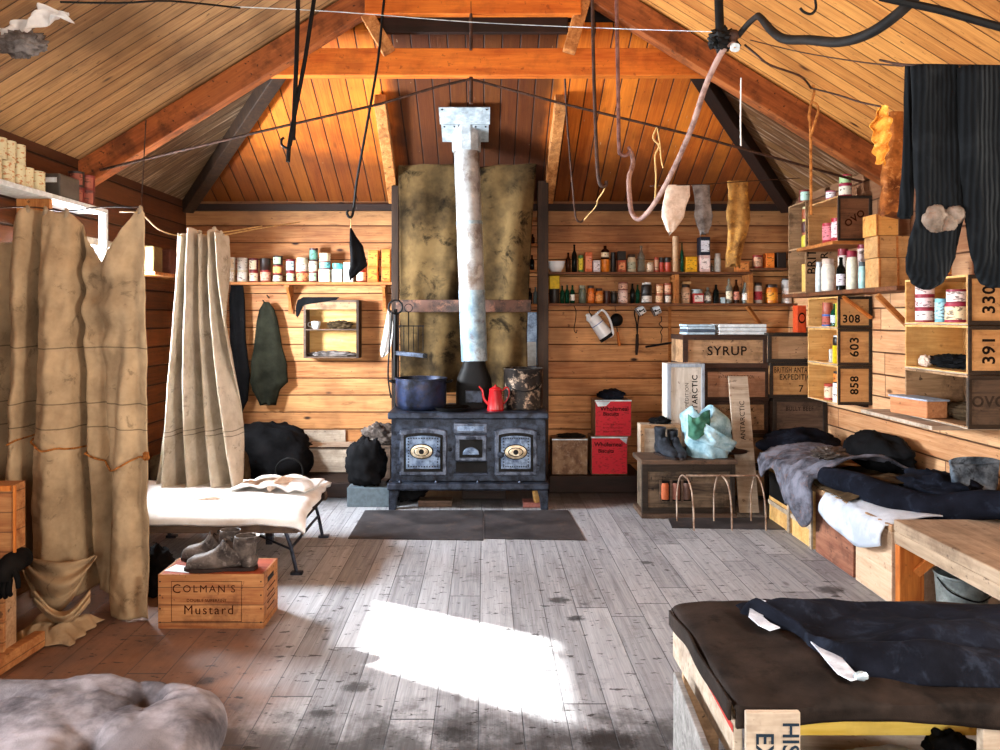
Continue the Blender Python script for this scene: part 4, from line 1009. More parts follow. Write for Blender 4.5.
wirehook([(574, 306), (576, 311), (575.5, 320), (574, 329), (576, 333), (577, 330)], 'black wire hook hanging from the shelf between post and jug')
wirehook([(661, 316), (661.5, 321), (659, 324), (662.5, 328), (660.5, 332), (662, 336), (661, 343)], 'thin twisted chain holding up the short iron bar')
o = MB().beam(at(645.5, 347, YU-.02), at(678, 341.5, YU-.02), .02, .018).build('iron_bar', M_black, bevel=.003); tag(o, 'short black iron bar hanging sideways beside the crates', 'bar')
trim(MB().box(X_(668, YF), X_(671, YF), YF-.012, YF, H_(366, YF), H_(306, YF)), M_shelf)
bx = X_(762, 6.8)
# diagonal strut under the lower shelf
o = MB().beam(at(747, 306, 6.78), at(765, 332, 6.92), .03, .03).build('shelf_strut', M_shelf); tag(o, 'slanting wooden strut beneath the lower bottle shelf', 'strut')

# tins on the low plinth beside the stove
PB = .15
o = MB().box(X_(549, 6.4), X_(643, 6.4), 6.42, YF, 0, PB).build('low_bench', M_soot, bevel=.01); tag(o, 'low sooty ledge carrying the red tins beside the range', 'bench')
def sqtin(xa, xb, ya, z, mat, lab, label, Y, d=.24, h=None):
    s = F/Y; w = (xb-xa)/s; h = h or (H_(ya, Y)-z); cx = X_((xa+xb)/2, Y)
    t = thing('square_tin', label, 'tin', (cx, Y+d/2, z))
    MB().box(cx-w/2, cx+w/2, Y, Y+d, z, z+h).build('case', mat, t, bevel=.006)
    if lab: MB().box(cx-w/2+.004, cx+w/2-.004, Y-.002, Y, z+.008, z+h-.012).build('paper_label', lab, t)
    m = MB().box(cx-w/2-.002, cx+w/2+.002, Y-.004, Y+.004, z+h-.01, z+h+.001); m.build('rim', M_galv, t, bevel=.001)
    return t, cx, w, h
Yt = 6.46
RL = inkpaper('red_label', 'c01c2c', '5c0c10', .5)
sqtin(552, 587.5, 439, PB, M_rust, M_rust, 'plain rusty brown square tin beside the range', Yt)
t, cx, w, h1 = sqtin(591.5, 627.5, 437, PB, M_rust, RL, 'red biscuit tin at the bottom of the red pair', Yt)
text('Wholemeal', .052, (cx-.01, Yt-.0035, PB+h1*.80), FRONT, M_ink, t, bold=.0012); text('Biscuits', .045, (cx-.03, Yt-.0035, PB+h1*.63), FRONT, M_ink, t, bold=.0012)
MB().prism([(cx+w*.28, PB+h1-.013), (cx+w/2-.004, PB+h1-.013), (cx+w/2-.01, PB+h1-.06)], Yt-.004, Yt-.002).build('torn_corner', M_galv, t)
t, cx, w, h2 = sqtin(595, 631.5, 0, PB+h1+.002, M_rust, RL, 'red biscuit tin stacked on top of the other red one', Yt+.01, h=36.5/(F/Yt))
z2 = PB+h1+.002
text('Wholemeal', .052, (cx+.01, Yt+.0065, z2+h2*.76), FRONT, M_ink, t, bold=.0012); text('Biscuits', .045, (cx-.02, Yt+.0065, z2+h2*.62), FRONT, M_ink, t, bold=.0012)
for k, zz in enumerate((.34, .24, .14)): text('IN ONE QUALITY ONLY', .016, (cx, Yt+.0065, z2+h2*zz), FRONT, M_ink, t)
MB().prism([(cx-w/2+.004, z2+h2-.013), (cx-w*.08, z2+h2-.013), (cx-w*.2, z2+h2-.05), (cx-w*.42, z2+h2-.055)], Yt+.005, Yt+.008).build('torn_corner', M_galv, t)
crumple((X_(612, 6.56), 6.57, z2+h2+.035), .11, .09, .05, .3, 41, M_navy, 'cloth_roll', 'dark rolled cloth lying on top of the red tins', 'cloth', z2+h2+.002, 2)
crumple((X_(571, 6.56), 6.57, PB+.31), .115, .07, .03, .3, 44, M_black, 'leather_strap', 'coiled black strap on the plain brown tin', 'strap', H_(439, Yt)+.002, 2)
# ------------------------------------------------------------------ packing cases stacked by the far wall
def pcase(xa, xb, yt, yb_, Y, label, panel=None, batten=None, d=.36, z0=None, z1=None, txt=(), bt=.03, group=None, rz=0, patch=None):
    s = F/Y; w = (xb-xa)/s; z0 = H_(yb_, Y) if z0 is None else z0; z1 = H_(yt, Y) if z1 is None else z1
    cx = X_((xa+xb)/2, Y)
    t = crate((cx, Y+d/2, z0), w, d, z1-z0-.002, panel or M_cratem, batten or M_frame, label, bt=bt, group=group)
    for (sx_, size, ty, bold, tx) in txt:
        text(sx_, size, (cx+tx*w, Y+.0068, z0+(z1-z0)*ty), FRONT, M_ink, t, bold=bold, sp=1.12, sx=(.62 if len(sx_) > 12 else .8 if len(sx_) > 6 else 1))
    return t, cx, w, z0, z1
Yc = 6.2; Z = [0, .272, .544, .816, 1.088, 1.362]
GC = 'packing cases stacked by the far wall'
pcase(703, 768, 0, 0, Yc, 'framed case on the floor, bottom of the stack under the syrup case', M_cratem, M_cratex, z0=Z[0], z1=Z[1], group=GC)
pcase(702, 769, 0, 0, Yc, 'framed case hidden behind the leaning plank, second up beneath the syrup case', M_cratem, M_cratex, z0=Z[1], z1=Z[2], group=GC)
pcase(703, 768, 0, 0, Yc, 'brown framed case with faint stencil, middle of the syrup stack', M_cratem, M_frame, z0=Z[2], z1=Z[3], txt=[('BRITISH ANTARCTIC', .05, .72, 0, 0), ('EXPEDITION', .05, .4, 0, 0)], group=GC)
pcase(704, 769, 0, 0, Yc, 'pinkish framed case directly below the syrup case', wood('pink_panel', '9c6c50', 'd8a888', 0, .35), M_frame, z0=Z[3], z1=Z[4], txt=[('ANTARCTIC EXPEDITION', .038, .72, 0, 0)], group=GC)
pcase(683, 768, 0, 0, Yc-.02, 'wide case stencilled syrup on top of its stack, papers on it', M_cratem, M_frame, z0=Z[4], z1=Z[5], d=.4, txt=[('SYRUP', .105, .5, .0015, .02)], bt=.04, group=GC)
for k, (xa, xb, n, lb, mt) in enumerate(((689, 717, 4, 'uneven bluish-white papers on the syrup case, nearer the long tools', fl('b4ccdc', .6)), (720, 768, 3, 'tidy stack of white folded sheets on the syrup case', M_paper))):
    t = thing('paper_stack', lb, 'paper stack', (X_((xa+xb)/2, Yc), Yc+.15, Z[5]))  # enamel dishes, modelled as stacked flat slabs
    zz = Z[5]
    for j in range(n):
        h = .022 if k == 0 else .030; dx = random.uniform(-.012, .012) if k == 0 else random.uniform(-.004, .004)
        MB().box(X_(xa, Yc)+dx, X_(xb, Yc)+dx*.5, Yc+.03+abs(dx), Yc+.28, zz, zz+h-.003).build('sheet_bundle', mt if j != 1 or k else fl('4c5a6c', .6), t, bevel=.004); zz += h
# second column
Yd = 6.15; W2 = [0, .30, .59, .865, 1.115, 1.38]
G2 = 'packing cases next to the corner'
pcase(774, 827, 0, 0, Yd, 'dark case on the floor in the corner, bottom of its column', M_crated, M_cratex, z0=0, z1=W2[1]-.03, group=G2)
pcase(774, 827, 0, 0, Yd, 'dark case with faded stencil behind the grey fur blanket', M_crated, M_cratex, z0=W2[1]-.03, z1=W2[2]-.05, txt=[('BEEF RATIONS', .045, .75, 0, 0)], group=G2)
pcase(773, 827, 0, 0, Yd, 'dark framed case just beneath the expedition case', M_crated, M_cratex, z0=W2[2]-.05, z1=W2[3]-.02, txt=[('BULLY BEEF', .05, .7, 0, 0)], group=G2)
pcase(770, 827, 0, 0, Yd, 'orange-brown case stencilled with expedition lettering and number seven', M_crate, M_cratex, z0=W2[3]-.02, z1=W2[4]+.02, txt=[('BRITISH ANTARCTIC', .062, .78, .0008, .0), ('EXPEDITION', .062, .58, .001, .0), ('7', .08, .25, .001, .05)], bt=.026, group=G2)
pcase(768, 826, 0, 0, Yd, 'plain grey-brown case topping the corner column', M_cratem, M_cratex, z0=W2[4]+.02, z1=W2[5], group=G2)
t = pack(X_(801.5, 6.2), 6.24, W2[5], .075, .09, .225, fl('d0481c'), None, 'tall orange-red carton with round emblem on the corner column', None)
MB().lathe([(0,-.001),(.03,-.001),(.03,.001),(0,.001)], (X_(801.5, 6.2), 6.193, W2[5]+.12), 20, rot=Matrix.Rotation(R(90), 3, 'X') @ Matrix.Diagonal((1, 1.5, 1))).build('emblem_ring', M_ink, t)
MB().lathe([(0,-.001),(.022,-.001),(.022,.001),(0,.001)], (X_(801.5, 6.2), 6.19, W2[5]+.12), 20, rot=Matrix.Rotation(R(90), 3, 'X') @ Matrix.Diagonal((1, 1.4, 1))).build('emblem_disc', fl('d0481c'), t)
# big chest
def chest():
    Y = 5.62; s = F/Y; x0, x1 = X_(642, Y), X_(735, Y); z1 = H_(459.5, Y)
    t = thing('bottle_chest', 'large dark worn chest with three bottle slots under the boots and bag', 'chest', ((x0+x1)/2, Y+.25, 0))
    M = wood('chest_wood', '2c221c', '9c866e', 0, .75, '120c09', .7); Y2 = Y+.31
    MB().box(x0+.03, x1, Y+.02, Y2, .015, z1-.03).build('case', M, t, bevel=.004)
    MB().box(x0-.01, x1+.015, Y-.02, Y2, z1-.035, z1).build('lid', M_crated, t, bevel=.006)
    MB().box(x0-.005, x1+.01, Y-.015, Y2, 0, .035).build('base_rail', M_crated, t, bevel=.004)
    m = MB()
    for a, b, c, d in ((x0, x0+.045, .035, z1-.035), (x1-.03, x1, .035, z1-.035), (x0+.045, x1-.03, z1-.09, z1-.035), (x0+.045, x1-.03, .035, .075)): m.box(a, b, Y-.005, Y+.025, c, d)
    m.build('front_frame', M_cratex, t, bevel=.003)
    MB().box(X_(660, Y), X_(691, Y), Y-.002, Y+.022, H_(501, Y), H_(481, Y)).build('slot_backing', M_black, t)
    for xa in (660.5, 671, 682): MB().box(X_(xa-1.2, Y), X_(xa+1.2, Y), Y-.008, Y, H_(502, Y), H_(480, Y)).build('slot_bar', M_crated, t)
    for k, (xa, c) in enumerate(((664.8, 'b45c34'), (676, '7c4c3c'), (686.5, '5c4238'))):
        MB().lathe([(.028,0),(.03,.01),(.03,.1),(.024,.12)], (X_(xa, Y), Y-.0, H_(499, Y)), 14).build('wrapped_bottle', fl(c, .7), t, smooth=True)
    return z1, Y
zc_, yc_ = chest()
def upright_case(xa, xb, yt, yb_, Y, lb, mats, txt=(), d=.3, name='packing_crate', z0=None):
    s = F/Y; x0, x1 = X_(xa, Y), X_(xb, Y); z1 = H_(yt, Y); z0 = H_(yb_, Y) if z0 is None else z0
    t = thing(name, lb, 'crate', ((x0+x1)/2, Y+d/2, z0))
    MB().box(x0, x1, Y, Y+d, z0, z1).build('case', mats[0], t, bevel=.003)
    m = MB()
    for a, b, c, e in ((x0, x0+.03, z0, z1), (x1-.025, x1, z0, z1), (x0+.03, x1-.025, z1-.03, z1), (x0+.03, x1-.025, z0, z0+.03)): m.box(a, b, Y-.008, Y+.004, c, e)
    m.build('battens', mats[1], t, bevel=.002)
    for (s_, size, px, py, rl, bold) in txt:
        text(s_, size, (X_(px, Y), Y-.0016, H_(py, Y)), roll(FRONT, rl), M_ink, t, bold=bold, sp=1.1)
    return t
# small pale crate standing on the chest at the back, tall upright crate behind
Yp = 5.95
o_ = upright_case(640.5, 681, 424.5, 462, Yp, 'low pale-fronted box behind the boots, a dark pouch on it', (M_pale, M_cratem), d=.13, z0=0)
upright_case(667, 704.5, 363.5, 430, 6.02, 'tall pale bleached case standing upright beside the syrup stack', (wood('bleached', 'b4a898', 'ece4da', 2, .35, '6a5040', .7), wood('bleached_batten', '7c8490', 'b8c4d0', 2, .3)), [('ANTARCTIC', .062, 695, 398, 90, .001), ('EXPEDITION', .04, 687, 398, 90, 0)], d=.17, z0=.0)
crumple((X_(660, 6.0), 6.01, H_(424.5, Yp)+.02), .08, .05, .03, .4, 52, M_blk, 'dark_pouch', 'flat dark pouch on the pale-fronted box', 'pouch', H_(424.5, Yp)+.001, 2)
crumple((X_(708, 5.85), 5.86, zc_+.02), .25, .08, .04, .3, 53, M_soot, 'dark_cloth', 'dark rag beneath the pale blue bag on the chest', 'rag', zc_+.001, 2)

def boot(c, ang, L, H, mat, label, group, tilt=0, solem=None, name='leather_boot', lean=0, parts=True, wide=1):
    """ankle boot, toe towards +x before rotation; c = ground point at the heel"""
    t = thing(name, label, 'boot', c, group); t.rotation_euler = (0, tilt, ang)
    W = L*.17*wide; rings = []
    path = [ (L*.99,.018,.004,.012,90), (L*.97,.028,W*.55,.024,85), (L*.88,.037,W*.85,.034,88), (L*.72,.043,W*1.0,.04,90), (L*.56,.052,W*.92,.05,78),
             (L*.42,.07,W*.78,.066,62), (L*.28,.09,W*.72,.088,45), (L*.17,H*.52,W*.72,L*.17,18), (L*.16,H*.72,W*.74,L*.165,5), (L*.17+lean,H*.9,W*.8,L*.175,0), (L*.17+lean*1.5,H,W*.84,L*.18,0)]
    for i, (x, z, rw, rh, a) in enumerate(path):
        a = R(a); e2 = Vector((math.cos(a), 0, math.sin(a)))      # ring's long axis in the x/z plane
        q = ring((c[0]+x, c[1], c[2]+z), rw, rh, (0,1,0), e2, 22)
        for p in q:
            p.z = max(p.z, c[2]+.012); p += Vector((0, fb(p.x*22, p.z*22, i)*.003, 0))
        rings.append(q)
    # heel counter: fill the lower back
    MB().loft(rings, cap=False).build('upper', mat, t, smooth=True, ang=80, solid=.003)
    out = [(c[0]+L*u, v) for u, v in ((.0,.6),(-.03,0),(0,-.6),(.15,-.75),(.4,-.62),(.7,-1.0),(.9,-.82),(1.02,-.3),(1.03,.0),(1.02,.3),(.9,.82),(.7,1.0),(.4,.62),(.15,.75))]
    n = len(out); sv = [(x, c[1]+y*W, c[2]) for x, y in out]+[(x, c[1]+y*W, c[2]+.016) for x, y in out]
    MB().add(sv, [tuple(reversed(range(n))), tuple(range(n, 2*n))]+[(i, (i+1) % n, (i+1) % n+n, i+n) for i in range(n)]).build('sole', solem or M_soot, t)
    hb = MB().blob((c[0]+L*.1, c[1], c[2]+H*.27), L*.13, W*.72, H*.27, .05, 2, 1, 18, 12, flatb=c[2]+.012).build('heel_counter', mat, t, smooth=True)
    for k in range(4):
        x = c[0]+L*(.55-.075*k); z = c[2]+.088+H*.105*k
        MB().tube([(x, c[1]-W*.35, z), (x+.008, c[1], z+.018), (x, c[1]+W*.35, z)], .0028, 5, 3).build('lace', M_black, t)
    # the tongue and opening
    MB().box(c[0]+L*.17-L*.12, c[0]+L*.17+L*.12, c[1]-W*.5, c[1]+W*.5, c[2]+H*.8, c[2]+H*.82).build('insole', M_black, t)
    return t
MB_boot = cloth('black_boot_leather', '141619', '3a3e46', rough=.45, sc=10)
boot((X_(661, 5.72)+.0, 5.86, zc_+.001), R(-72), .28, .215, MB_boot, 'black boot on the chest, the one farther from the pale blue bag', 'black boots')
boot((X_(675, 5.72)+.0, 5.86, zc_+.001), R(-84), .28, .19, MB_boot, 'black boot on the chest, tucked against the pale blue bag', 'black boots')
def bag():
    t = thing('oilcloth_bag', 'pale blue oilcloth bag slumped open on the dark chest', 'bag', (X_(702, 5.7), 5.76, zc_))
    rows = [(458.5, 691, 724), (450, 687, 727), (440, 684, 729), (428, 683, 730), (417, 683, 722), (412, 689, 712)]
    rings = []
    for i in range(21):
        q = i/20*(len(rows)-1); k = min(int(q), len(rows)-2); f = q-k
        y, a, b = [rows[k][j]+(rows[k+1][j]-rows[k][j])*f for j in range(3)]
        c = at((a+b)/2, y, 5.76); w = (b-a)/2*5.76/F; rr = []
        for j in range(40):
            th = 2*math.pi*j/40; am = 1+.22*fb(math.cos(th)*1.5+4, math.sin(th)*1.5, i*.16)+.05*math.sin(7*th+i*.3)
            rr.append(Vector((c.x+math.cos(th)*w*am, c.y+math.sin(th)*.12*am, max(zc_+.003, c.z+.05*math.sin(2*th+1)*(i/20)**2))))
        rings.append(rr)
    MB().loft(rings, cap=False).build('body', M_cyan, t, smooth=True, solid=.004, ang=80)
    def flap(u, v):
        p = at(700+u*37-6*v, 420+u*22+v*(20-10*u), 5.62-.06*math.sin(u*3.1)); p.y += .02*fb(u*4, v*4, 3); return p
    MB().grid(flap, 16, 12).build('open_flap', M_cyan, t, smooth=True, solid=.004, ang=80)
    def lin_(u, v):
        p = at(688+u*22, 414+v*22+4*math.sin(u*5), 5.615-.03*math.sin(u*3.1)); p.y += .02*fb(u*5, v*5, 9); return p
    MB().grid(lin_, 14, 12).build('green_lining', cloth('green_lining', '2c5c4c', '6ca48c'), t, smooth=True, solid=.004, ang=80)
bag()
o = MB().beam((X_(747, 5.78), 5.74, .008), (X_(738.5, 6.0), 6.02, H_(376, 6.05)), .155, .022, up=(0,-1,.3)).build('leaning_plank', M_pale, bevel=.003); tag(o, 'long pale stencilled plank leaning against the stacked cases', 'plank')
o['_o'] = tuple(o.location)
text('ANTARCTIC', .055, (X_(741, 5.9), 5.86, H_(420, 5.88)), roll(FRONT, 92), M_ink, o, 'stencil')
def hoops():
    t = thing('wire_hoops', 'rusty wire hoop frame standing on the floor before the chest', 'wire frame', (X_(715, 5.3), 5.4, 0))
    W = metal('bare_wire', '8a6c58', 'cdb8a4', .5, .5, 12., '5a3420', .5)
    y1, y2 = 5.25, 5.5
    z = lambda py, Y: max(H_(py, Y), .012)
    for (xa, xb, Y) in ((677, 694, 0), (714, 732, 0), (751, 766, 0)):
        a, b = X_(xb, y1), X_(xa, y2); top = .37
        bx_, by = a, b
        MB().tube([(a, y1, .012), (a-.005, y1+.005, .2), (a-.02, y1+.03, .33), ((a+b)/2-.01, (y1+y2)/2, top), (b+.01, y2-.03, .33), (b, y2, .2), (b, y2, .012)], .006, 7, 6).build('hoop', W, t, smooth=True)
    MB().tube([(X_(686, 5.37), 5.375, .37), (X_(760, 5.37), 5.375, .37)], .007, 7).build('ridge_rod', W, t, smooth=True)
hoops()

# ------------------------------------------------------------------ wall cases facing the room on the window wall
def wallcase(x0, x1, y0, y1, z0, z1, lab, panel=None, batten=None, num=None, nrot=0, nsize=.11, inner=None, group=None, ink=None, shelf=None):
    """case on its side: open towards -x, stencilled end towards -y"""
    t = thing('open_case', lab, 'crate', ((x0+x1)/2, (y0+y1)/2, z0), group); e = .012; inner = inner or M_cratey
    MB().box(x0, x1, y0, y1, z0, z0+e).build('bottom_board', inner, t); MB().box(x0, x1, y0, y1, z1-e, z1-.001).build('top_board', inner, t)
    MB().box(x0, x1, y0, y0+e, z0+e, z1-e).build('end_panel', panel or M_crate, t); MB().box(x0, x1, y1-e, y1, z0+e, z1-e).build('end_panel', inner, t)
    MB().box(x1-e, x1, y0+e, y1-e, z0+e, z1-e).build('back_board', inner, t)
    m = MB(); b = .022
    for a, c, d, f in ((x0, x1, z0, z0+b), (x0, x1, z1-b, z1-.001), (x0, x0+b*.8, z0+b, z1-b), (x1-b, x1, z0+b, z1-b)): m.box(a, c, y0-.008, y0, d, f)
    m.build('battens', batten or M_cratex, t, bevel=.002)
    MB().box(x0-.003, x0, y0, y1, z0, z0+.006).build('front_edge', M_pale, t)
    if num: text(num, nsize*.7, ((x0+x1)/2-(.025 if num == '308' else 0) if y0 > 5 else x0+.11, y0-.0015, (z0+z1)/2-(.05 if num == '308' else 0)), roll(FRONT, nrot), ink or M_ink, t, bold=.0022, sp=1.1)
    return t
xa_ = 2.57; xb_ = XR-.003; G3 = 'open cases stacked under the high wall shelf'
zz = [.868, 1.155, 1.425, 1.66]
wallcase(xa_, xb_, 5.45, 5.95, zz[0], zz[1]-.002, 'open wall case numbered 858, lowest of the three below the high shelf', num='858', nrot=90, nsize=.12, group=G3)
wallcase(xa_, xb_, 5.45, 5.95, zz[1], zz[2]-.002, 'open wall case numbered 603, middle of the three below the high shelf', num='603', nrot=90, nsize=.13, group=G3)
wallcase(xa_, xb_, 5.45, 5.95, zz[2], zz[3]-.002, 'open wall case numbered 308, directly under the high shelf of pots', num='308', nsize=.115, group=G3)
o = MB().box(XR-.03, XR, 5.5, 5.9, .845, .866).build('wall_cleat', M_dark); 
trn = o; struct(o); o.name = 'trim_90'
def xs(px, x):      # depth of a point seen at px on the vertical plane X = x
    return x*F/(px-PX)
def sgood(kind, px, w, h, z, x, desc, *a, group=None, off=.0):
    Y = xs(px, x); s = F/Y
    return Y
GI = 'tins in the open wall cases'
def gx(kind, x, Y, z, r, h, body, lab, label, group=GI):
    L = pap(lab) if lab else None
    if kind == 't': tin(x, Y, z, r, h, fl(body, .4), L, label, group, -.6)
    elif kind == 'p': pack(x, Y, z, r*2, r*1.6, h, fl(body, .6), L, label, group, -.3)
    elif kind == 'b': bottle(x, Y, z, r, h, GB[body], L, label, group)
    elif kind == 'j': jar(x, Y, z, r, h, GB[body] if body in GB else fl(body, .35), fl(lab), label, group)
e = .0125
gx('t', 2.63, 5.70, zz[0]+e, .042, .12, 'b8402c', 'e0c0a0', 'red and cream tin in the case numbered 858, farther from the window')
gx('t', 2.62, 5.52, zz[0]+e, .05, .14, 'e8e4e0', 'f0ece4', 'white tin standing at the open edge of the case numbered 858')
gx('t', 2.62, 5.52, zz[0]+e+.14, .045, .085, '1c1614', 'd87c28', 'black and orange tin on the white one in case 858')
gx('p', 2.63, 5.62, zz[1]+e, .04, .10, 'd8d4cc', None, 'white packet behind the yellow tin in the case numbered 603')
gx('p', 2.615, 5.52, zz[1]+e, .042, .13, 'ecd000', None, 'bright yellow tin in the case numbered 603')
gx('j', 2.62, 5.53, zz[1]+e+.13, .045, .075, '2c2420', 'dcdcdc', 'dark pot with white lid on the yellow tin in case 603')
gx('t', 2.62, 5.72, zz[2]+e, .04, .09, '3464b0', 'a85040', 'blue tin in the case numbered 308')
gx('t', 2.62, 5.72, zz[2]+e+.09, .038, .09, 'a8543c', None, 'red-brown tin on the blue one in case 308')
gx('b', 2.62, 5.60, zz[2]+e, .03, .17, 'green', 'c8d0d8', 'dark green bottle in the case numbered 308')
gx('p', 2.61, 5.51, zz[2]+e, .025, .17, 'c8c83c', None, 'slim yellow-green carton at the edge of case 308')
# high shelf
zs_ = 1.70
o = MB().box(2.54, XR, 4.62, 6.4, zs_-.03, zs_).build('wall_shelf', M_shelfd, bevel=.003); tag(o, 'high shelf of pots and wooden boxes along the window wall', 'shelf')
def sbr(Y, d, lb):
    t = thing('shelf_bracket', lb, 'bracket', (2.7, Y, 1.42), 'brackets')
    MB().box(XR-.03, XR, Y-.02, Y+.02, 1.40, zs_-.03).build('back_plate', M_shelf, t)
    MB().beam((XR-.03, Y, 1.43), (2.57, Y, zs_-.05), .03, .03).build('diagonal', M_shelf, t)
sbr(4.9, .2, 'diagonal wooden bracket below the small wooden boxes')
o = MB().beam((2.60, 5.435, zs_-.045), (2.80, 5.425, 1.50), .02, .035, up=(0,1,0)).build('diagonal_brace', M_orangew, bevel=.002); tag(o, 'orange diagonal lath crossing the end of case 308', 'lath')
GP = 'pots on the high shelf'
def hp(kind, pxa, pxb, top, body, lab, label, Y=5.3, z=None, g=GP):
    s = F/Y; z = zs_ if z is None else z; r = (pxb-pxa)/s/2*.97; h = (318-(z-EYE)*s-top)/s
    gx(kind, X_((pxa+pxb)/2, Y), Y, z, r, h, body, lab, label, g); return z+h
hp('j', 815.5, 822.5, 262, 'dce4e4', 'c8ccd0', 'slim white jar at the dark corner end of the high shelf', 5.85)
z_ = hp('j', 821.5, 834.5, 259, 'e8e0d0', 'd0b8a8', 'fat cream jar on the high shelf', 5.66)
z_ = hp('b', 836.5, 845.5, 257, 'dark', 'd8d4e0', 'dark bottle on the high shelf between cream jars', 5.5)
z_ = hp('j', 846.5, 857.5, 251, 'e0dcc4', '8c1c34', 'cream jar with dark red lid on the high shelf', 5.36)
z_ = hp('j', 858.5, 866.5, 262, 'a8d4d0', '4c585c', 'small turquoise jar beside the wooden boxes', 5.2)
hp('t', 838, 848, 249, '8c1c2c', 'e8dcd0', 'red tin standing behind the dark bottle on the high shelf', 5.62)
hp('t', 858, 868, 241, '7c1428', 'd0b8b0', 'dark red tin behind the turquoise jar on the high shelf', 5.42)
bx3 = [(878, 914, 257.5, None, 'light wooden box with nailed battens, bottom of three on the high shelf'), (877, 916, 235.5, 0, 'light wooden box with nailed battens, middle of three on the high shelf'), (875.5, 903, 213.5, 0, 'small yellowish wooden box topping the other two on the high shelf')]
z_ = zs_
for xa, xb, tp, _, lb in bx3:
    Y = 4.93; s = F/Y; z1 = H_(tp, Y)
    t = thing('wooden_box', lb, 'box', (X_((xa+xb)/2, Y), Y+.1, z_), 'small wooden boxes')
    MB().box(X_(xa, Y), X_(xb, Y)-.03, Y, Y+.17, z_+.001, z1-.002).build('case', wood('box_yellow', 'b8742c', 'eab468', 0, .3, '6a3a14') if lb[0] == 's' else M_crate, t, bevel=.004)
    m = MB()
    for xx in ((xa+1.5, xa+20) if xb-xa > 35 else (xa+1.5,)): MB().box(X_(xx, Y)-.006, X_(xx, Y)+.006, Y-.006, Y, z_+.001, z1-.004).build('batten', M_shelf, t)
    z_ = z1
# cases above the shelf
o = MB().box(2.50, XR, 5.38, 6.0, 2.03, 2.055).build('wall_shelf', M_shelf, bevel=.003); tag(o, 'short upper shelf on the window wall carrying one open case', 'shelf')
wallcase(2.57, xb_, 5.45, 5.95, 2.056, 2.39, 'open case of red tins on the uppermost window-wall shelf', panel=wood('case_end_brown', '5c3822', '946444', 0, .5), inner=M_crate, num='OVO', nrot=35, nsize=.1, ink=M_inkr)
gx('t', 2.625, 5.70, 2.069, .05, .15, 'a8182c', 'd87c84', 'crimson tin in the uppermost open case, the deeper one')
gx('t', 2.63, 5.56, 2.069, .052, .17, 'b01c30', 'ecc8cc', 'crimson tin with pink label at the edge of the uppermost case')
gx('t', 2.66, 5.52, 2.39, .045, .09, '9c1c3c', 'dcd4c0', 'red tin with cream label on top of the uppermost case')
gx('t', 2.66, 5.52, 2.48, .042, .07, 'b02444', 'a8c890', 'red tin with green label highest above the pots')
gx('t', 2.60, 5.62, 2.39, .035, .06, 'c05c74', 'f0e8e8', 'small pink and white tin on the uppermost case')
# upright case with stencilled side in the corner
t = thing('upright_case', 'tall upright case with sideways lettering holding yellow-lidded jars', 'crate', (2.69, 6.15, zs_))
x0, x1, y0, y1, z0, z1 = 2.57, XR-.003, 5.99, 6.33, zs_+.001, 2.44
for nm, b in (('bottom_board', (x0, x1, y0, y1, z0, z0+.012)), ('top_board', (x0, x1, y0, y1, z1-.012, z1)), ('end_panel', (x0, x1, y0, y0+.012, z0+.012, z1-.012)), ('end_panel', (x0, x1, y1-.012, y1, z0+.012, z1-.012)), ('back_board', (x1-.012, x1, y0+.012, y1-.012, z0+.012, z1-.012)), ('shelf', (x0, x1-.012, y0+.012, y1-.012, z0+.36, z0+.372))):
    MB().box(*b).build(nm, M_cratem, t)
text('BRITISH', .1, (2.62, y0-.001, 2.02), roll(FRONT, 90), M_ink, t, bold=.001); text('ANTARCTIC', .085, (2.72, y0-.001, 1.98), roll(FRONT, 90), M_ink, t, bold=.001)
z_ = zs_+.373
for k, (r, h, b_, l_, lb) in enumerate(((.045, .12, 'd8c840', 'a05c38', 'yellow-lidded jar in the upright corner case, bottom of three'), (.045, .11, '4c2018', 'd8d060', 'dark jar in the upright corner case, middle of three'), (.042, .10, 'a8542c', 'e0d8a0', 'orange jar in the upright corner case, top of three'))):
    jar(2.63, 6.1, z_, r, h, fl(b_), fl(l_), lb, 'jars in the upright case'); z_ += h
o = MB().box(2.60, 2.66, 6.06, 6.14, zs_+.014, zs_+.24).build('candle_box', fl('e8b864'), bevel=.004); tag(o, 'tall pale yellow packet at the bottom of the upright corner case', 'packet')
tin(2.62, 6.12, 2.441, .045, .1, fl('7c2c28'), pap('b4d8c8'), 'pale green tin on top of the upright corner case', None)

# ------------------------------------------------------------------ near cases on the window wall
G4 = 'near open cases on the window wall'; n4 = [.933, 1.209, 1.464, 1.725]; xn = 2.47
MD = wood('end_dark', '3a3028', '6c5a4a', 0, .6, '14100c')
wallcase(xn, xb_, 3.83, 4.40, n4[0], n4[1]-.002, 'dark-ended open case with faded letters, lowest of the near wall stack', panel=MD, batten=M_cratex, num='OVO', nsize=.11, ink=M_cratex, inner=M_cratem, group=G4)
wallcase(xn, xb_, 3.83, 4.40, n4[1], n4[2]-.002, 'open case numbered 391, middle of the near wall stack', num='391', nrot=90, nsize=.13, group=G4)
wallcase(xn, xb_, 3.83, 4.40, n4[2], n4[3]-.002, 'open case numbered 330 full of red tins, behind the hanging socks', num='330', nrot=90, nsize=.13, group=G4)
def gn(kind, Y, z, r, h, body, lab, label, x=2.54): gx(kind, x, Y, z, r, h, body, lab, label, 'red tins behind the socks')
z_ = n4[2]+.013
gn('t', 4.32, z_, .05, .075, '9c1c34', 'f0e4e0', 'maroon tin in case 330, bottom of the far stack'); gn('t', 4.32, z_+.075, .05, .075, '8c182c', 'e8c8c8', 'maroon tin in case 330, middle of the far stack'); gn('t', 4.32, z_+.15, .05, .07, '9c1c34', 'ecd0cc', 'maroon tin in case 330, top of the far stack')
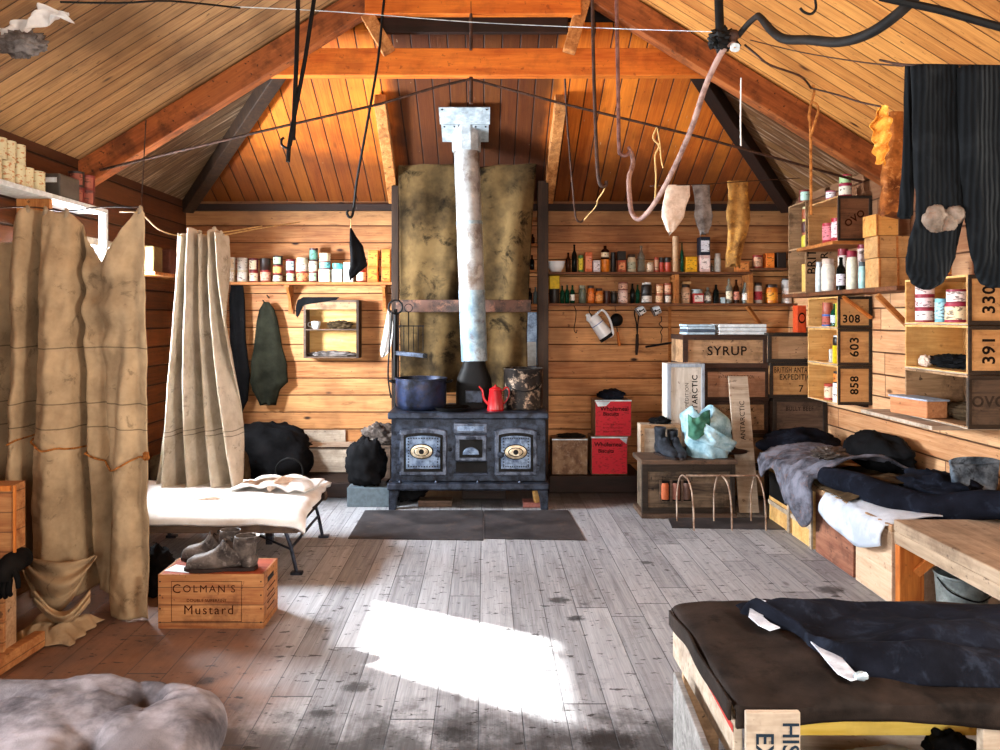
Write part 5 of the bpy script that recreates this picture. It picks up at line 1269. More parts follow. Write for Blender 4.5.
gn('t', 4.16, z_, .035, .13, '78b8c4', 'a8dce4', 'pale blue tin in case 330')
gn('t', 4.02, z_, .062, .10, 'a02840', 'e8d0a8', 'wide red tin with cream label in case 330'); gn('t', 4.02, z_+.10, .055, .075, '8c1c34', 'f0dcd4', 'low red tin with pale label on the wide one in case 330')
gn('p', 4.34, n4[3], .045, .11, '3c1c18', 'a0342c', 'dark red carton on the topmost near case, deepest one', 2.56)
gn('t', 4.18, n4[3], .05, .11, '7c1c20', 'e8a048', 'tin with orange flower label on the topmost near case', 2.55)
gn('t', 4.17, n4[3]+.11, .045, .14, '8c1828', '8cd0dc', 'tall tin with turquoise label on the topmost near case', 2.56)
crumple((2.6, 4.15, n4[1]+.05), .07, .2, .035, .4, 61, M_blk, 'black_rags', 'black rags lying inside case 391', 'rags', n4[1]+.0135, 5)
crumple((2.53, 4.30, n4[1]+.045), .03, .04, .03, .3, 63, M_cream, 'white_bone', 'small pale lump beside the black rags in case 391', 'lump', n4[1]+.0135, 3)
crumple((2.64, 4.08, n4[0]+.06), .09, .2, .045, .25, 64, M_brown, 'brown_cloth', 'folded brown cloth inside the lowest near case', 'cloth', n4[0]+.0135, 4)
t = thing('paper_parcel', 'torn brown paper parcel sticking out of the lowest near case', 'parcel', (2.48, 4.3, n4[0]+.014))
t.rotation_euler.z = R(8)
MB().box(2.40, 2.53, 4.12, 4.42, n4[0]+.014, n4[0]+.115).build('wrapping', wood('parcel_paper', 'a4643c', 'd89c6c', 1, .3), t, bevel=.008)
MB().box(2.395, 2.535, 4.11, 4.43, n4[0]+.108, n4[0]+.118).build('top_fold', fl('a8b8cc', .6), t, bevel=.004)
o = MB().box(2.36, XR, 3.95, 4.7, n4[0]-.025, n4[0]-.003).build('wall_shelf', M_pale, bevel=.003); tag(o, 'pale ledge on the window wall under the near open cases', 'shelf')

# ------------------------------------------------------------------ bunks along the window wall
XB = 2.12
t = thing('case_bunk', 'long bunk made of packing cases along the window wall', 'bunk', (2.45, 4.7, 0))
bp = MB().box(XB, XR-.005, 3.90, 5.62, .385, .42).build('top_board', M_cratem, t, bevel=.004)
MP = wood('painted_case', '6a3424', 'b07c60', 1, .6, '241c1a', .8); MQ = wood('pale_case', 'c09c7c', 'ecd2b4', 1, .3, '8a5a40', .8)
for k, (y0, y1, mt) in enumerate(((5.22, 5.6, M_cratey), (4.86, 5.19, M_cratey), (4.33, 4.82, MP), (3.92, 4.30, MQ))):
    c_ = MB().box(XB+.01, XR-.1, y0, y1, .0, .383).build('packing_case', mt, t, bevel=.004)
    m = MB()
    if k < 2:
        MB().box(XB, XB+.012, y0+.03, y1, .12, .15).build('batten', M_pale, c_); MB().box(XB, XB+.012, y0, y0+.03, 0, .38).build('batten', M_pale, c_)
        MB().box(XB+.004, XB+.012, y0+.04, y1-.02, .18, .36).build('dark_gap', M_black, c_)
text('FRAGILE', .07, (XB+.0085, 4.6, .25), roll(SIDE, 0), M_ink, t)
def sheet(name, fn, nu, nv, mat, label, cat, th=.008, sub=0):
    o = MB().grid(fn, nu, nv).build(name, mat, smooth=True, solid=th, ang=80); return tag(o, label, cat)
def over_edge(x_wall, x_edge, z_top, drop, hemf, y0, y1, amp, seed, puff=.05, fold=12, lift=0):
    """cloth from near the wall over the front edge of a bunk and down; u along y, v from wall to hem"""
    def fn(u, v):
        y = y0+(y1-y0)*u; L1 = x_wall-x_edge; dr = hemf(u); tot = L1+dr; s = v*tot
        wv = fb(y*3.2+seed, s*3, seed)*amp
        if s < L1: x = x_wall-s; z = z_top+puff*math.sin(min(1, s/L1)*math.pi)*(.6+.4*math.sin(y*3+seed))+abs(wv); k = max(0, (s-(L1-.08))/.08); z -= .02*k*k
        else:
            q = s-L1; x = x_edge-.012-.03*min(1, q/.06)-abs(wv)*.6-.018*math.sin(y*fold*2+seed)*min(1, q/.1); z = z_top-q+.0
        return Vector((x, y+wv*.3, z))
    return fn
sheet('white_bunk_sheet', over_edge(2.75, XB, .425, .2, lambda u: .10+.10*math.sin(u*math.pi*.9+.2), 3.93, 4.62, .012, 3, .04, 6), 40, 34, M_sheetb, 'pale blue-white sheet hanging over the edge of the case bunk', 'sheet')
sheet('brown_blanket', over_edge(2.8, XB+.02, .455, .1, lambda u: .02, 4.35, 5.1, .05, 8, .09, 8), 40, 30, M_brown, 'rumpled brown blanket in the middle of the case bunk', 'blanket')
sheet('fur_blanket', over_edge(2.72, XB-.03, .50, .3, lambda u: .2+.10*math.sin(u*5.5+.6)+.05*math.sin(u*17), 4.72, 5.62, .05, 14, .2, 7), 60, 50, M_fur, 'grey furry blanket draped over the far end of the case bunk', 'blanket', .014)
crumple((2.40, 5.70, .54), .30, .16, .12, .22, 71, M_navy, 'dark_pillow', 'dark blue pillow at the far end of the case bunk', 'pillow', .425, 2.2)
crumple((2.66, 5.05, .60), .15, .34, .13, .18, 73, M_blk, 'black_coat', 'black coat bundled against the wall on the bunk', 'coat', .45, 2.6)
o = MB().tube([(2.14, 4.72, .51), (2.22, 4.5, .50), (2.30, 4.2, .48), (2.42, 4.02, .475), (2.60, 3.86, .54), (2.77, 3.66, .56)], [.055, .08, .085, .08, .075, .06], 18, 8).build('rolled_sleeping_bag', M_navy, smooth=True); tag(o, 'dark blue rolled sleeping bag lying along the case bunk', 'sleeping bag')
crumple((2.60, 4.25, .53), .17, .3, .085, .3, 75, M_navy, 'dark_jacket', 'dark blue jacket spread between the sleeping bag and the wall', 'jacket', .43, 3)
crumple((2.25, 4.88, .62), .10, .09, .035, .5, 77, M_leather, 'old_mitten', 'worn grey leather mitten on the fur blanket', 'mitten', None, 4, rot=.6)
def wellington():
    t = thing('rubber_boot_tops', 'blue-grey folded canvas boot leaning on the wall above the bunk', 'boot', (2.68, 4.02, .45))
    def fn(u, v):
        a = u*2*math.pi; r = .135-.02*v
        return Vector((2.68+r*1.02*math.cos(a)*(1-.12*v), 4.1+(.006+.05*v)*math.sin(a)+.01*fb(u*6, v*3, 2), .46+.26*(1-v)+.02*math.sin(a*1)))
    MB().grid(fn, 36, 12).build('leg', cloth('bluegrey_canvas', '2c343e', '8898a8', c3='101418', amt=.75, sc=7, rough=.5), t, smooth=True, solid=.006, ang=80)
wellington()
# board table / second bunk, nearer
t = thing('plank_bunk', 'thick pale plank bunk on an orange post beside the case bunk', 'bunk', (2.47, 3.0, 0))
MB().box(XB+.0, XR-.005, 2.15, 3.885, .40, .458).build('top_boards', M_cutw, t, bevel=.006)
MB().box(XB-.0, XB+.035, 2.15, 3.88, .335, .40).build('front_rail', M_cutw, t, bevel=.006)
MB().box(XB+.003, XB+.13, 3.83, 3.875, 0, .334).build('post', M_orangew, t, bevel=.004)
MB().beam((XB+.08, 3.82, .2), (XB+.2, 3.78, .33), .03, .04).build('brace', M_orangew, t)
MB().box(XB+.02, XB+.1, 2.2, 2.27, 0, .334).build('post', M_orangew, t, bevel=.004)
MB().box(XR-.08, XR-.01, 3.8, 3.87, 0, .399).build('post', M_orangew, t, bevel=.004)
MB().box(XR-.08, XR-.01, 2.2, 2.27, 0, .399).build('post', M_orangew, t, bevel=.004)
def bucket():
    c = Vector((2.33, 3.66, 0)); t = thing('metal_bucket', 'grey galvanised bucket under the plank bunk', 'bucket', c)
    M = metal('bucket_tin', '5c6464', 'a8b0ac', .5, .4, 5., '4a4440', .4)
    MB().lathe([(.10,0),(.115,.24),(.12,.245),(.12,.255),(.11,.25),(.095,.01),(0,.008)], c, 32).build('body', M, t, smooth=True)
    MB().tube([c+Vector((-.118,0,.235)), c+Vector((-.1,-.08,.19)), c+Vector((0,-.125,.16)), c+Vector((.1,-.08,.19)), c+Vector((.118,0,.235))], .004, 6, 5).build('bail_handle', M_black, t, smooth=True)
bucket()
crumple((2.30, 3.45, .04), .16, .1, .05, .35, 81, M_brown, 'brown_sack', 'brown sack lying under the plank bunk by the bucket', 'sack', 0, 3)
crumple((2.62, 3.42, .51), .17, .16, .06, .3, 83, M_navy, 'navy_cloth', 'dark blue cloth rolled up on the plank bunk', 'cloth', .46, 3)
crumple((2.52, 2.95, .475), .05, .09, .02, .3, 84, M_white, 'white_scrap', 'white scrap of cloth lying on the plank bunk', 'cloth', .46, 3)
# ------------------------------------------------------------------ canvas curtains
Y1 = 3.73
top1 = [(-32, 246), (0, 240), (10, 230), (20, 214), (27, 208), (40, 210), (47, 209), (56, 213), (66, 211), (70, 214), (78, 232), (88, 252), (97, 262), (106, 254), (118, 238), (130, 218), (138, 208), (142, 208), (146, 214)]
M_c1 = hem_mat('canvas_curtain_cloth', '8c7458', 'bea27e', '4a3a2a', [.88, 1.28, 1.0])
def c1(u, v):
    xb = -40+188*u
    yt = lerpt(top1, -32+178*u)
    bot = lerpt([(-40, 600), (60, 596), (96, 600), (104, 618), (148, 617)], xb)
    # the right edge leans out a little towards the floor
    x = (-32+178*u)*(1-v)+(xb+4*math.sin(u*9))*v
    if xb > 100: x += (1-abs(2*v-1))*1.5
    y = yt+(bot-yt)*v
    p = at(x, y, Y1)
    q = x+10*v*math.sin(u*5)
    d = .02*math.sin(q*.14+1.3)+.035*math.sin(q*.062+2.2+.4*v)
    for c, w, a in ((35-5*v, 5, .42), (74+5*v, 3, .26), (2, 6, .2), (96, 3, .08*v), (126-40*v, 7, .06*(.3+v)), (54, 8, -.05), (132, 6, .03)):
        d += a*math.exp(-((q-c)/w)**2)*min(1, .25+v*2.5)
    # the swag hanging from the dip between the two nails
    sw = math.exp(-((x-(97-20*(1-v)*.3))/26)**2)*math.exp(-((v-.16)/.14)**2)
    d -= .03*sw*math.sin((y-260)*.16)
    d += .03*fb(x*.02, y*.012, 3)+.010*fb(x*.07+y*.02, y*.02, 7)+.008*abs(fb(x*.05-y*.05, y*.03, 11))
    p.y += d; return p
t = thing('canvas_curtain', 'tall tan canvas curtain hung by its corners around the first cubicle', 'curtain', at(60, 600, Y1))
MB().grid(c1, 150, 130).build('canvas', M_c1, t, smooth=True, solid=.005, ang=80)
# tied band of cord round the curtain and the corner knots
pts = [c1(u, .60+.01*math.sin(u*15))+Vector((0, -.03, .01*math.sin(u*22))) for u in [.28+.72*k/40 for k in range(41)]]
MB().tube(pts, .005, 6).build('cord_band', M_rope, t, smooth=True)
for px, py in ((140, 209), (27, 209), (45, 210), (66, 212)):
    MB().tube([at(px, py-3, Y1), at(px+1, py, Y1-.01), at(px-1, py+6, Y1+.005)], [.006, .012, .008], 8, 3).build('gathered_knot', M_curt, t, smooth=True)
pts = [at(118+5*math.sin(k*.9), 455, Y1) for k in range(3)]
MB().blob(at(146, 456, Y1-.03), .016, .014, .02, .4, 4, 3, 14, 10).build('cord_knot', M_rope, t, smooth=True)
def swag(u, v):
    p = at(26+68*u+3*math.sin(v*5), 556+(6+42*v)*math.sin(math.pi*u)**.8+14*v*(1-u), 3.66-.11*math.sin(math.pi*u)*math.sin(math.pi*min(1, v*.8+.15))-.02*math.sin(v*14+u*2)); p.z = max(p.z, .01); return p
MB().grid(swag, 40, 30).build('gathered_fold', M_c1, t, smooth=True, solid=.006, ang=80)
def swag2(u, v):
    p = at(34+56*u, 590+22*math.sin(math.pi*u)+12*v, 3.56-.08*math.sin(math.pi*u)*math.sin(math.pi*v)-.015*math.sin(v*11+u*7)); p.z = max(p.z, .01); return p
MB().grid(swag2, 40, 20).build('gathered_fold', M_c1, t, smooth=True, solid=.006, ang=80)
def puddle(u, v):
    Y = 3.42+.30*v; x = X_(14+66*u*(1-.35*v*0), 3.5); e = min(u, 1-u, v, 1-v)*4
    return Vector((x+.01*math.sin(v*20), Y+.01*math.sin(u*17), .008+min(1, e)*(.035+.028*abs(math.sin(u*9+v*4))+.02*fb(u*4, v*4, 3))))
MB().grid(puddle, 50, 30).build('gathered_hem', M_c1, t, smooth=True, solid=.004, ang=80)
Y2 = 4.97
M_c2 = hem_mat('pale_curtain_cloth', 'aa9c86', 'ddd2c0', '4c3c2c', [.46, .49])
def c2(u, v):
    a = 178+(152-178)*v**1.1; b = lerpt([(0, 225), (.35, 230), (.7, 238), (1, 246)], v)
    x = a+(b-a)*u; yt = 233+3*math.sin(u*14)+1.5*math.sin(u*31); y = yt+(500-yt)*v
    p = at(x, y, Y2)
    fr = 5.2-1.2*v
    d = (.07+.04*v)*math.sin(u*fr*2*math.pi+.8*math.sin(v*3+u*2))+.02*math.sin(u*13*(1-.2*v)+v*2)+.02*fb(u*5, v*3, 8)
    p.y += d; return p
t = thing('pale_curtain', 'pale sunlit linen curtain gathered on a string before the far cubicle', 'curtain', at(200, 500, Y2))
MB().grid(c2, 130, 90).build('linen', M_c2, t, smooth=True, solid=.005, ang=80)
for k in range(6): MB().blob(c2(.06+k*.175, 0)+Vector((0, -.01, .0)), .014, .014, .016, .4, 3, k, 12, 8).build('gathered_knot', M_curt2, t, smooth=True)
def wire(name, pts, r, mat, label, cat, sub=5, group=None):
    o = MB().tube([Vector(p) if not isinstance(p, tuple) or len(p) != 3 or abs(p[0]) < 12 and False else at(*p) for p in pts], r, 6, sub).build(name, mat, smooth=True); return tag(o, label, cat, group)
wire('curtain_string', [(120, 212, 3.9), (141, 214, 3.74), (160, 230, 4.3), (185, 236, 4.97), (225, 232, 5.3), (262, 226, 5.9)], .004, M_string, 'string running from the canvas corner to the pale curtain', 'string')
wire('curtain_string', [(142, 208, 3.73), (142, 196, 3.75), (146, 120, 4.0)], .003, M_rod, 'dark cord holding up the peaked corner of the canvas curtain', 'cord')
wire('curtain_string', [(225, 235, 5.0), (262, 228, 5.6), (300, 222, 6.9)], .004, M_string, 'pale string slanting over the far cubicle to the wall', 'string')
wire('curtain_string', [(-40, 210, 3.7), (27, 207, 3.73), (66, 211, 3.73), (100, 207, 3.74), (141, 207, 3.73)], .004, M_rod, 'dark cord carrying the top of the canvas curtain', 'cord')

# ------------------------------------------------------------------ shelf over the window with its tins
ZL = 2.205
t = thing('window_shelf', 'pale shelf with end board above the sunny window', 'shelf', (-2.65, 4.4, ZL))
MB().box(XL+.003, -2.55, 3.3, 5.09, ZL, ZL+.03).build('board', M_paper, t, bevel=.003)
MB().box(-2.60, -2.55, 5.06, 5.09, 1.62, ZL-.001).build('end_board', M_paper, t, bevel=.003)
MB().box(XL+.003, -2.56, 4.42, 4.45, 2.04, ZL-.001).build('divider', M_oldbeam, t, bevel=.003)
k = 0
Mold = inkpaper('old_tin_paint', 'd0c8a4', 'b06020', .8)
for i, (px, r) in enumerate(((-6, .04), (7, .042), (18.5, .04), (26.5, .042), (37.5, .045))):
    Y = xs(px, -2.6); lb = ['rust-spotted cream tin on the window shelf, bottom row, first before the canvas corner', 'rust-spotted cream tin on the window shelf, bottom row, second one along', 'rust-spotted cream tin on the window shelf, bottom row, third one along', 'rust-spotted cream tin on the window shelf, bottom row, fourth one along', 'rust-spotted cream tin next to the grey box on the window shelf'][i]
    tin(-2.605, Y, ZL+.031, r, .115, Mold, None, lb, 'cream tins on the window shelf')
for i, (px, r) in enumerate(((0, .04), (9.5, .04), (19.5, .038))):
    tin(-2.608, xs(px, -2.6), ZL+.147, r, .115, Mold, None, ['cream tin in the upper row on the window shelf, at the picture edge', 'cream tin in the upper row on the window shelf, middle one', 'cream tin in the upper row on the window shelf, deepest one'][i], 'cream tins on the window shelf')
Y = xs(55, -2.62)
t = pack(-2.64, Y+.06, ZL+.031, .16, .22, .14, fl('4c4640'), None, 'dark grey box with small white label on the window shelf', None)
MB().box(-2.66, -2.58, Y-.052, Y-.05, ZL+.115, ZL+.145).build('paper_label', M_paper, t)
for i, (yy, zz_, c, lb) in enumerate(((4.82, 0, '6c1c18', 'dark red tin just beyond the grey box on the window shelf'), (4.95, 0, '58201c', 'dark red tin at the far end of the window shelf'), (4.95, .10, '742420', 'dark red tin stacked at the far end of the window shelf'), (4.82, .10, '2c201c', 'black tin stacked beyond the grey box on the window shelf'))):
    tin(-2.62, yy, ZL+.031+zz_*1.02, .048, .1, fl(c), pap('8c4c3c'), lb, 'dark tins on the window shelf')
o = MB().box(XL+.003, -2.5, 5.7, 6.9, 1.83, 1.855).build('wall_shelf', M_shelf, bevel=.003); tag(o, 'shadowy shelf on the cubicle wall behind the pale curtain', 'shelf')
for i, (yy, c, lb) in enumerate(((5.85, '6c5428', 'yellowish box on the shadowy cubicle shelf, nearest the window'), (6.15, '5c2c1c', 'reddish box on the shadowy cubicle shelf, second along'), (6.5, '4c3c2c', 'brown box on the shadowy cubicle shelf, deepest one'))):
    pack(-2.62, yy, 1.856, .16, .16, .2, fl(c, .7), None, lb, 'boxes on the cubicle shelf', cat='box', name='stored_box')
# pale cloth caught on the roof
def tw(u, v):
    p = at(-4+74*u, 12+34*u*(1-v)*.0+(28-22*u)*v+6*math.sin(u*7)+ (10-12*u), 3.5); p.y += .04*math.sin(u*16+v*4)+.03*fb(u*4, v*4, 2)
    p.z = min(p.z, roofz(p.x)-.03); return p
o = MB().grid(tw, 40, 20).build('torn_cloth', M_white, smooth=True, solid=.005, ang=80); tag(o, 'torn whitish cloth caught high under the roof above the window shelf', 'cloth')
o = crumple(at(22, 44, 3.4), .10, .05, .05, .4, 91, M_greyw, 'grey_rag', 'dark grey rag below the torn whitish cloth under the roof', 'rag')

# ------------------------------------------------------------------ cot
def cot():
    x0, x1, y0, y1, zt = -2.70, -1.09, 4.35, 5.17, .335
    t = thing('folding_cot', 'low folding cot with iron legs under the white bedding', 'cot', ((x0+x1)/2, (y0+y1)/2, 0))
    MB().box(x0, x1, y0+.02, y1-.02, zt-.075, zt-.03).build('canvas_bed', M_canvasd, t, bevel=.01)
    MB().box(x0, x1+.01, y0, y0+.04, zt-.085, zt-.025).build('side_rail', M_crated, t, bevel=.006); MB().box(x0, x1+.01, y1-.04, y1, zt-.085, zt-.025).build('side_rail', M_crated, t, bevel=.006)
    for xx in (x1-.07, x0+.5):
        for yy, s in ((y0+.03, 1), (y1-.05, -1)):
            f = Vector((xx+.07, yy+.12*s if s > 0 else yy, .0))
            MB().tube([(xx, yy, zt-.08), (xx+.03, yy+.01*s, .16), (xx+.06, yy+.015*s, .02)], .011, 8).build('leg', M_iron, t, smooth=True)
            MB().box(xx+.03, xx+.10, yy+.0*s-.012, yy+.03, 0, .018).build('foot', M_iron, t, bevel=.004)
        MB().tube([(xx+.028, y0+.035, .15), (xx+.028, y1-.04, .15)], .009, 8).build('cross_rod', M_iron, t)
        MB().tube([(xx+.028, y0+.035, .15), (xx-.28, y0+.3, .17)], .007, 8).build('stay_rod', M_iron, t)
        MB().box(xx-.16, xx-.12, y0+.18, y0+.22, .13, .2).build('clamp', M_iron, t, bevel=.003)
    def fn(u, v):        # bedding: over both long edges and the foot end
        x = x0+(x1+.03-x0)*u; y = y0-.03+(y1+.06-y0)*v; z = zt+.025+.012*fb(x*3, y*3, 2)+.022*math.exp(-((v-.5)/.4)**4)
        z -= .055*math.exp(-v/.035); x += .05*fb(y*2.5, 3, 1)*u**6
        z -= .05*math.exp(-(1-u)/.02)*(1 if v < .9 else .3)
        return Vector((x, y, z))
    o = MB().grid(fn, 70, 36).build('white_bedding', M_white, smooth=True, solid=.03, ang=80); tag(o, 'bright white bedding spread over the low cot', 'bedding')
    def fn2(u, v):
        x = -1.62+.5*u+.05*v; y = 4.76+.34*v-.07*u; z = zt+.06+.028*math.sin(u*3.1)+.02*abs(math.sin(u*8+v*3))+.01*fb(u*5, v*4, 4); return Vector((x, y, z))
    o = MB().grid(fn2, 36, 24).build('folded_garment', M_white, smooth=True, solid=.012, ang=80); tag(o, 'white folded garment lying at the foot of the cot bedding', 'garment')
    o = MB().tube([(-1.35, 4.72, zt+.09), (-1.32, 4.84, zt+.115), (-1.28, 4.9, zt+.1), (-1.22, 4.93, zt+.09)], [.018, .026, .026, .015], 12, 5).build('rolled_sleeve', M_cream, smooth=True); tag(o, 'cream rolled sleeve lying on the white folded garment', 'sleeve')
    o = MB().tube([(-1.9, 4.62, zt+.06), (-1.72, 4.55, zt+.065), (-1.62, 4.56, zt+.075), (-1.55, 4.52, zt+.06)], [.004, .009, .012, .004], 8, 4).build('bone_toggle', M_cream, smooth=True); tag(o, 'small pale toggle and cord lying mid cot on the bedding', 'toggle')
cot()
# mustard case with boots
def colman():
    Y = 3.62; s = F/Y; x0, x1 = X_(158, Y), X_(263.5, Y); h = H_(574.5, Y); w = x1-x0; y1 = Y+.25
    t = thing('mustard_case', 'orange wooden mustard case with stencilled front and handle slot', 'crate', ((x0+x1)/2, Y+.185, 0))
    MB().box(x0+.012, x1-.012, Y+.012, y1-.012, .002, h-.012).build('case', M_colman, t)
    MB().box(x0, x1, Y-.0, Y+.012, .0, h-.0).build('front_board', M_colman, t, bevel=.002)
    MB().box(x0, x1, y1-.012, y1, .0, h).build('back_board', M_colman, t, bevel=.002)
    sd = MB().box(x1-.012, x1, Y+.012, y1-.012, 0, h).build('end_board', M_colman, t, bevel=.002); MB().box(x0, x0+.012, Y+.012, y1-.012, 0, h).build('end_board', M_colman, t, bevel=.002)
    MB().box(x1, x1+.0015, Y+.07, Y+.17, h*.77, h*.86).build('handle_slot', M_black, sd)
    for k in range(4): MB().box(x1, x1+.001, Y+.06, Y+.2-.02*(k % 2), h*(.62-.12*k), h*(.645-.12*k)).build('stencil_line', M_inkr, sd)
    MB().box(x0+.004, x1-.004, Y+.012, y1-.012, h-.012, h-.001).build('lid', wood('red_lid', '7c2c14', 'b85028', 0, .3, '3c140a'), t)
    fy = Y-.0012; cx = (x0+x1)/2-.02
    text("C", .062, (cx-.145, fy, h*.73), FRONT, M_inkr, t); text("OLMAN'S", .05, (cx+.012, fy, h*.73), FRONT, M_inkr, t, sp=1.3)
    text("DOUBLE SUPERFINE", .02, (cx, fy, h*.52), FRONT, M_inkr, t, sp=1.1); text("Mustard", .062, (cx+.01, fy, h*.34), FRONT, M_inkr, t, sp=1.2)
    m = MB()
    for a, b, c, d in ((-.17, .17, .87, .88), (-.17, .17, .13, .14)): m.box(cx+a, cx+b, fy-.0004, fy, h*c, h*d)
    for a in (-.17, .168): m.box(cx+a, cx+a+.002, fy-.0004, fy, h*.14, h*.87)
    m.build('border_line', M_inkr, t)
    for xx in (x0+.01, x1-.012):
        for k in range(4): MB().box(xx-.003, xx+.003, Y-.002, Y, h*(.12+.25*k)-.003, h*(.12+.25*k)+.003).build('nail_head', M_black, t)
    q = [Vector((x0+.01, Y+.05, h+.0005)), Vector((x0+.14, Y+.02, h+.0005)), Vector((x0+.155, Y+.09, h+.0005)), Vector((x0+.03, Y+.14, h+.0005))]
    o = MB().add(q+[p+Vector((0,0,.002)) for p in q], [(3,2,1,0), (4,5,6,7), (0,1,5,4), (1,2,6,5), (2,3,7,6), (3,0,4,7)]).build('paper_sheet', M_paper); tag(o, 'white paper lying on the corner of the mustard case', 'paper')
    return x0, x1, Y, h
cx0, cx1, cy, ch = colman()
boot((X_(256, 3.7), 3.70, ch+.002), R(184), .335, .165, M_leather, 'worn grey ankle boot on the mustard case, nearer one', 'worn boots on the case', lean=-.01, wide=.95)
boot((X_(238, 3.82), 3.81, ch+.002), R(174), .29, .16, M_leather, 'worn grey ankle boot on the mustard case, rear one with open tongue', 'worn boots on the case', lean=-.01, wide=.95)
# things at the cubicle edge
t = upright_case(-30, 21, 0, 0, 3.25, 'upright slatted wooden case standing at the near end of the canvas curtain', (M_colman, M_orangew), d=.3, z0=0) if False else None
def leftcases():
    Y = 3.2; x1 = X_(4, Y); x0 = x1-.36
    t = thing('slatted_case', 'brown case of upright boards by the canvas curtain, black gloves on it', 'crate', ((x0+x1)/2, Y+.15, 0))
    MB().box(x0+.01, x1-.01, Y+.012, Y+.1, 0, .42).build('case', M_cratem, t)
    for k in range(5): MB().box(x0+k*.073, x0+k*.073+.068, Y-.005, Y+.012, 0, .43+.01*(k % 2)).build('upright_board', M_colman, t, bevel=.002)
    z0 = .462; t = thing('orange_case', 'small bright orange wooden case above the black gloves', 'crate', ((x0+x1)/2, Y+.15, z0))
    x1 = X_(7, Y)
    MB().box(x0, x1, Y+.03, Y+.13, z0, H_(487, Y)).build('case', M_colman, t, bevel=.003)
    m = MB(); zt = H_(487, Y)
    MB().box(X_(10, Y), X_(12, Y), Y+.02, Y+.03, z0, zt).build('seam_batten', M_orangew, t); MB().box(x0, x1, Y+.015, Y+.03, zt-.022, zt).build('top_batten', M_orangew, t)
    text('BOVRIL', .028, (X_(15.5, Y)-.0, Y+.028, z0+.16), FRONT, M_inkr, t) if False else None
    for k, (dx, lb) in enumerate(((0, 'black knitted glove flopped over the brown upright case'), (-.2, 'second black glove, deeper on the brown upright case'))):
        g = thing('black_glove', lb, 'glove', (X_(12, Y)+dx, Y+.05, .43), 'black gloves')
        def pal(u, v): return Vector((X_(2, Y)+dx+.13*u, Y-.02+.1*(1-v)-.0, .452-.07*max(0, v-.5)+.006*math.sin(u*6)))
        MB().tube([(X_(9, Y)+dx, Y+.10, .448), (X_(9, Y)+dx, Y+.02, .446), (X_(9, Y)+dx, Y-.03, .43), (X_(9, Y)+dx, Y-.045, .39)], [.045, .048, .04, .035], 14, 4).build('palm', M_glove, g, smooth=True)
        for f in range(4): MB().tube([(X_(9, Y)+dx-.03+.02*f, Y-.04, .40), (X_(9, Y)+dx-.034+.022*f, Y-.05, .35), (X_(9, Y)+dx-.032+.022*f, Y-.04, .315+.012*abs(f-1.5))], [.012, .0115, .009], 10, 3).build('finger', M_glove, g, smooth=True)
        MB().tube([(X_(9, Y)+dx+.035, Y-.02, .43), (X_(9, Y)+dx+.065, Y-.045, .40), (X_(9, Y)+dx+.07, Y-.05, .365)], [.013, .012, .009], 10, 3).build('thumb', M_glove, g, smooth=True)
leftcases()
o = MB().beam((X_(-10, 3.12), 3.02, .04), (X_(24, 3.3), 3.42, .04), .05, .07).build('floor_board', M_colman, bevel=.004); tag(o, 'short plank on edge on the floor before the brown upright case', 'plank')
0 and crumple((-2.35, 4.12, .2), .3, .11, .2, .3, 95, M_blk, 'dark_bundle', 'dark bundle on the floor inside the first cubicle', 'bundle', 0, 3)
crumple((X_(152, 4.0)-.02, 4.08, .12), .10, .10, .13, .25, 96, M_blk, 'black_sack', 'black sack behind the mustard case, against the curtain', 'sack', 0, 3)

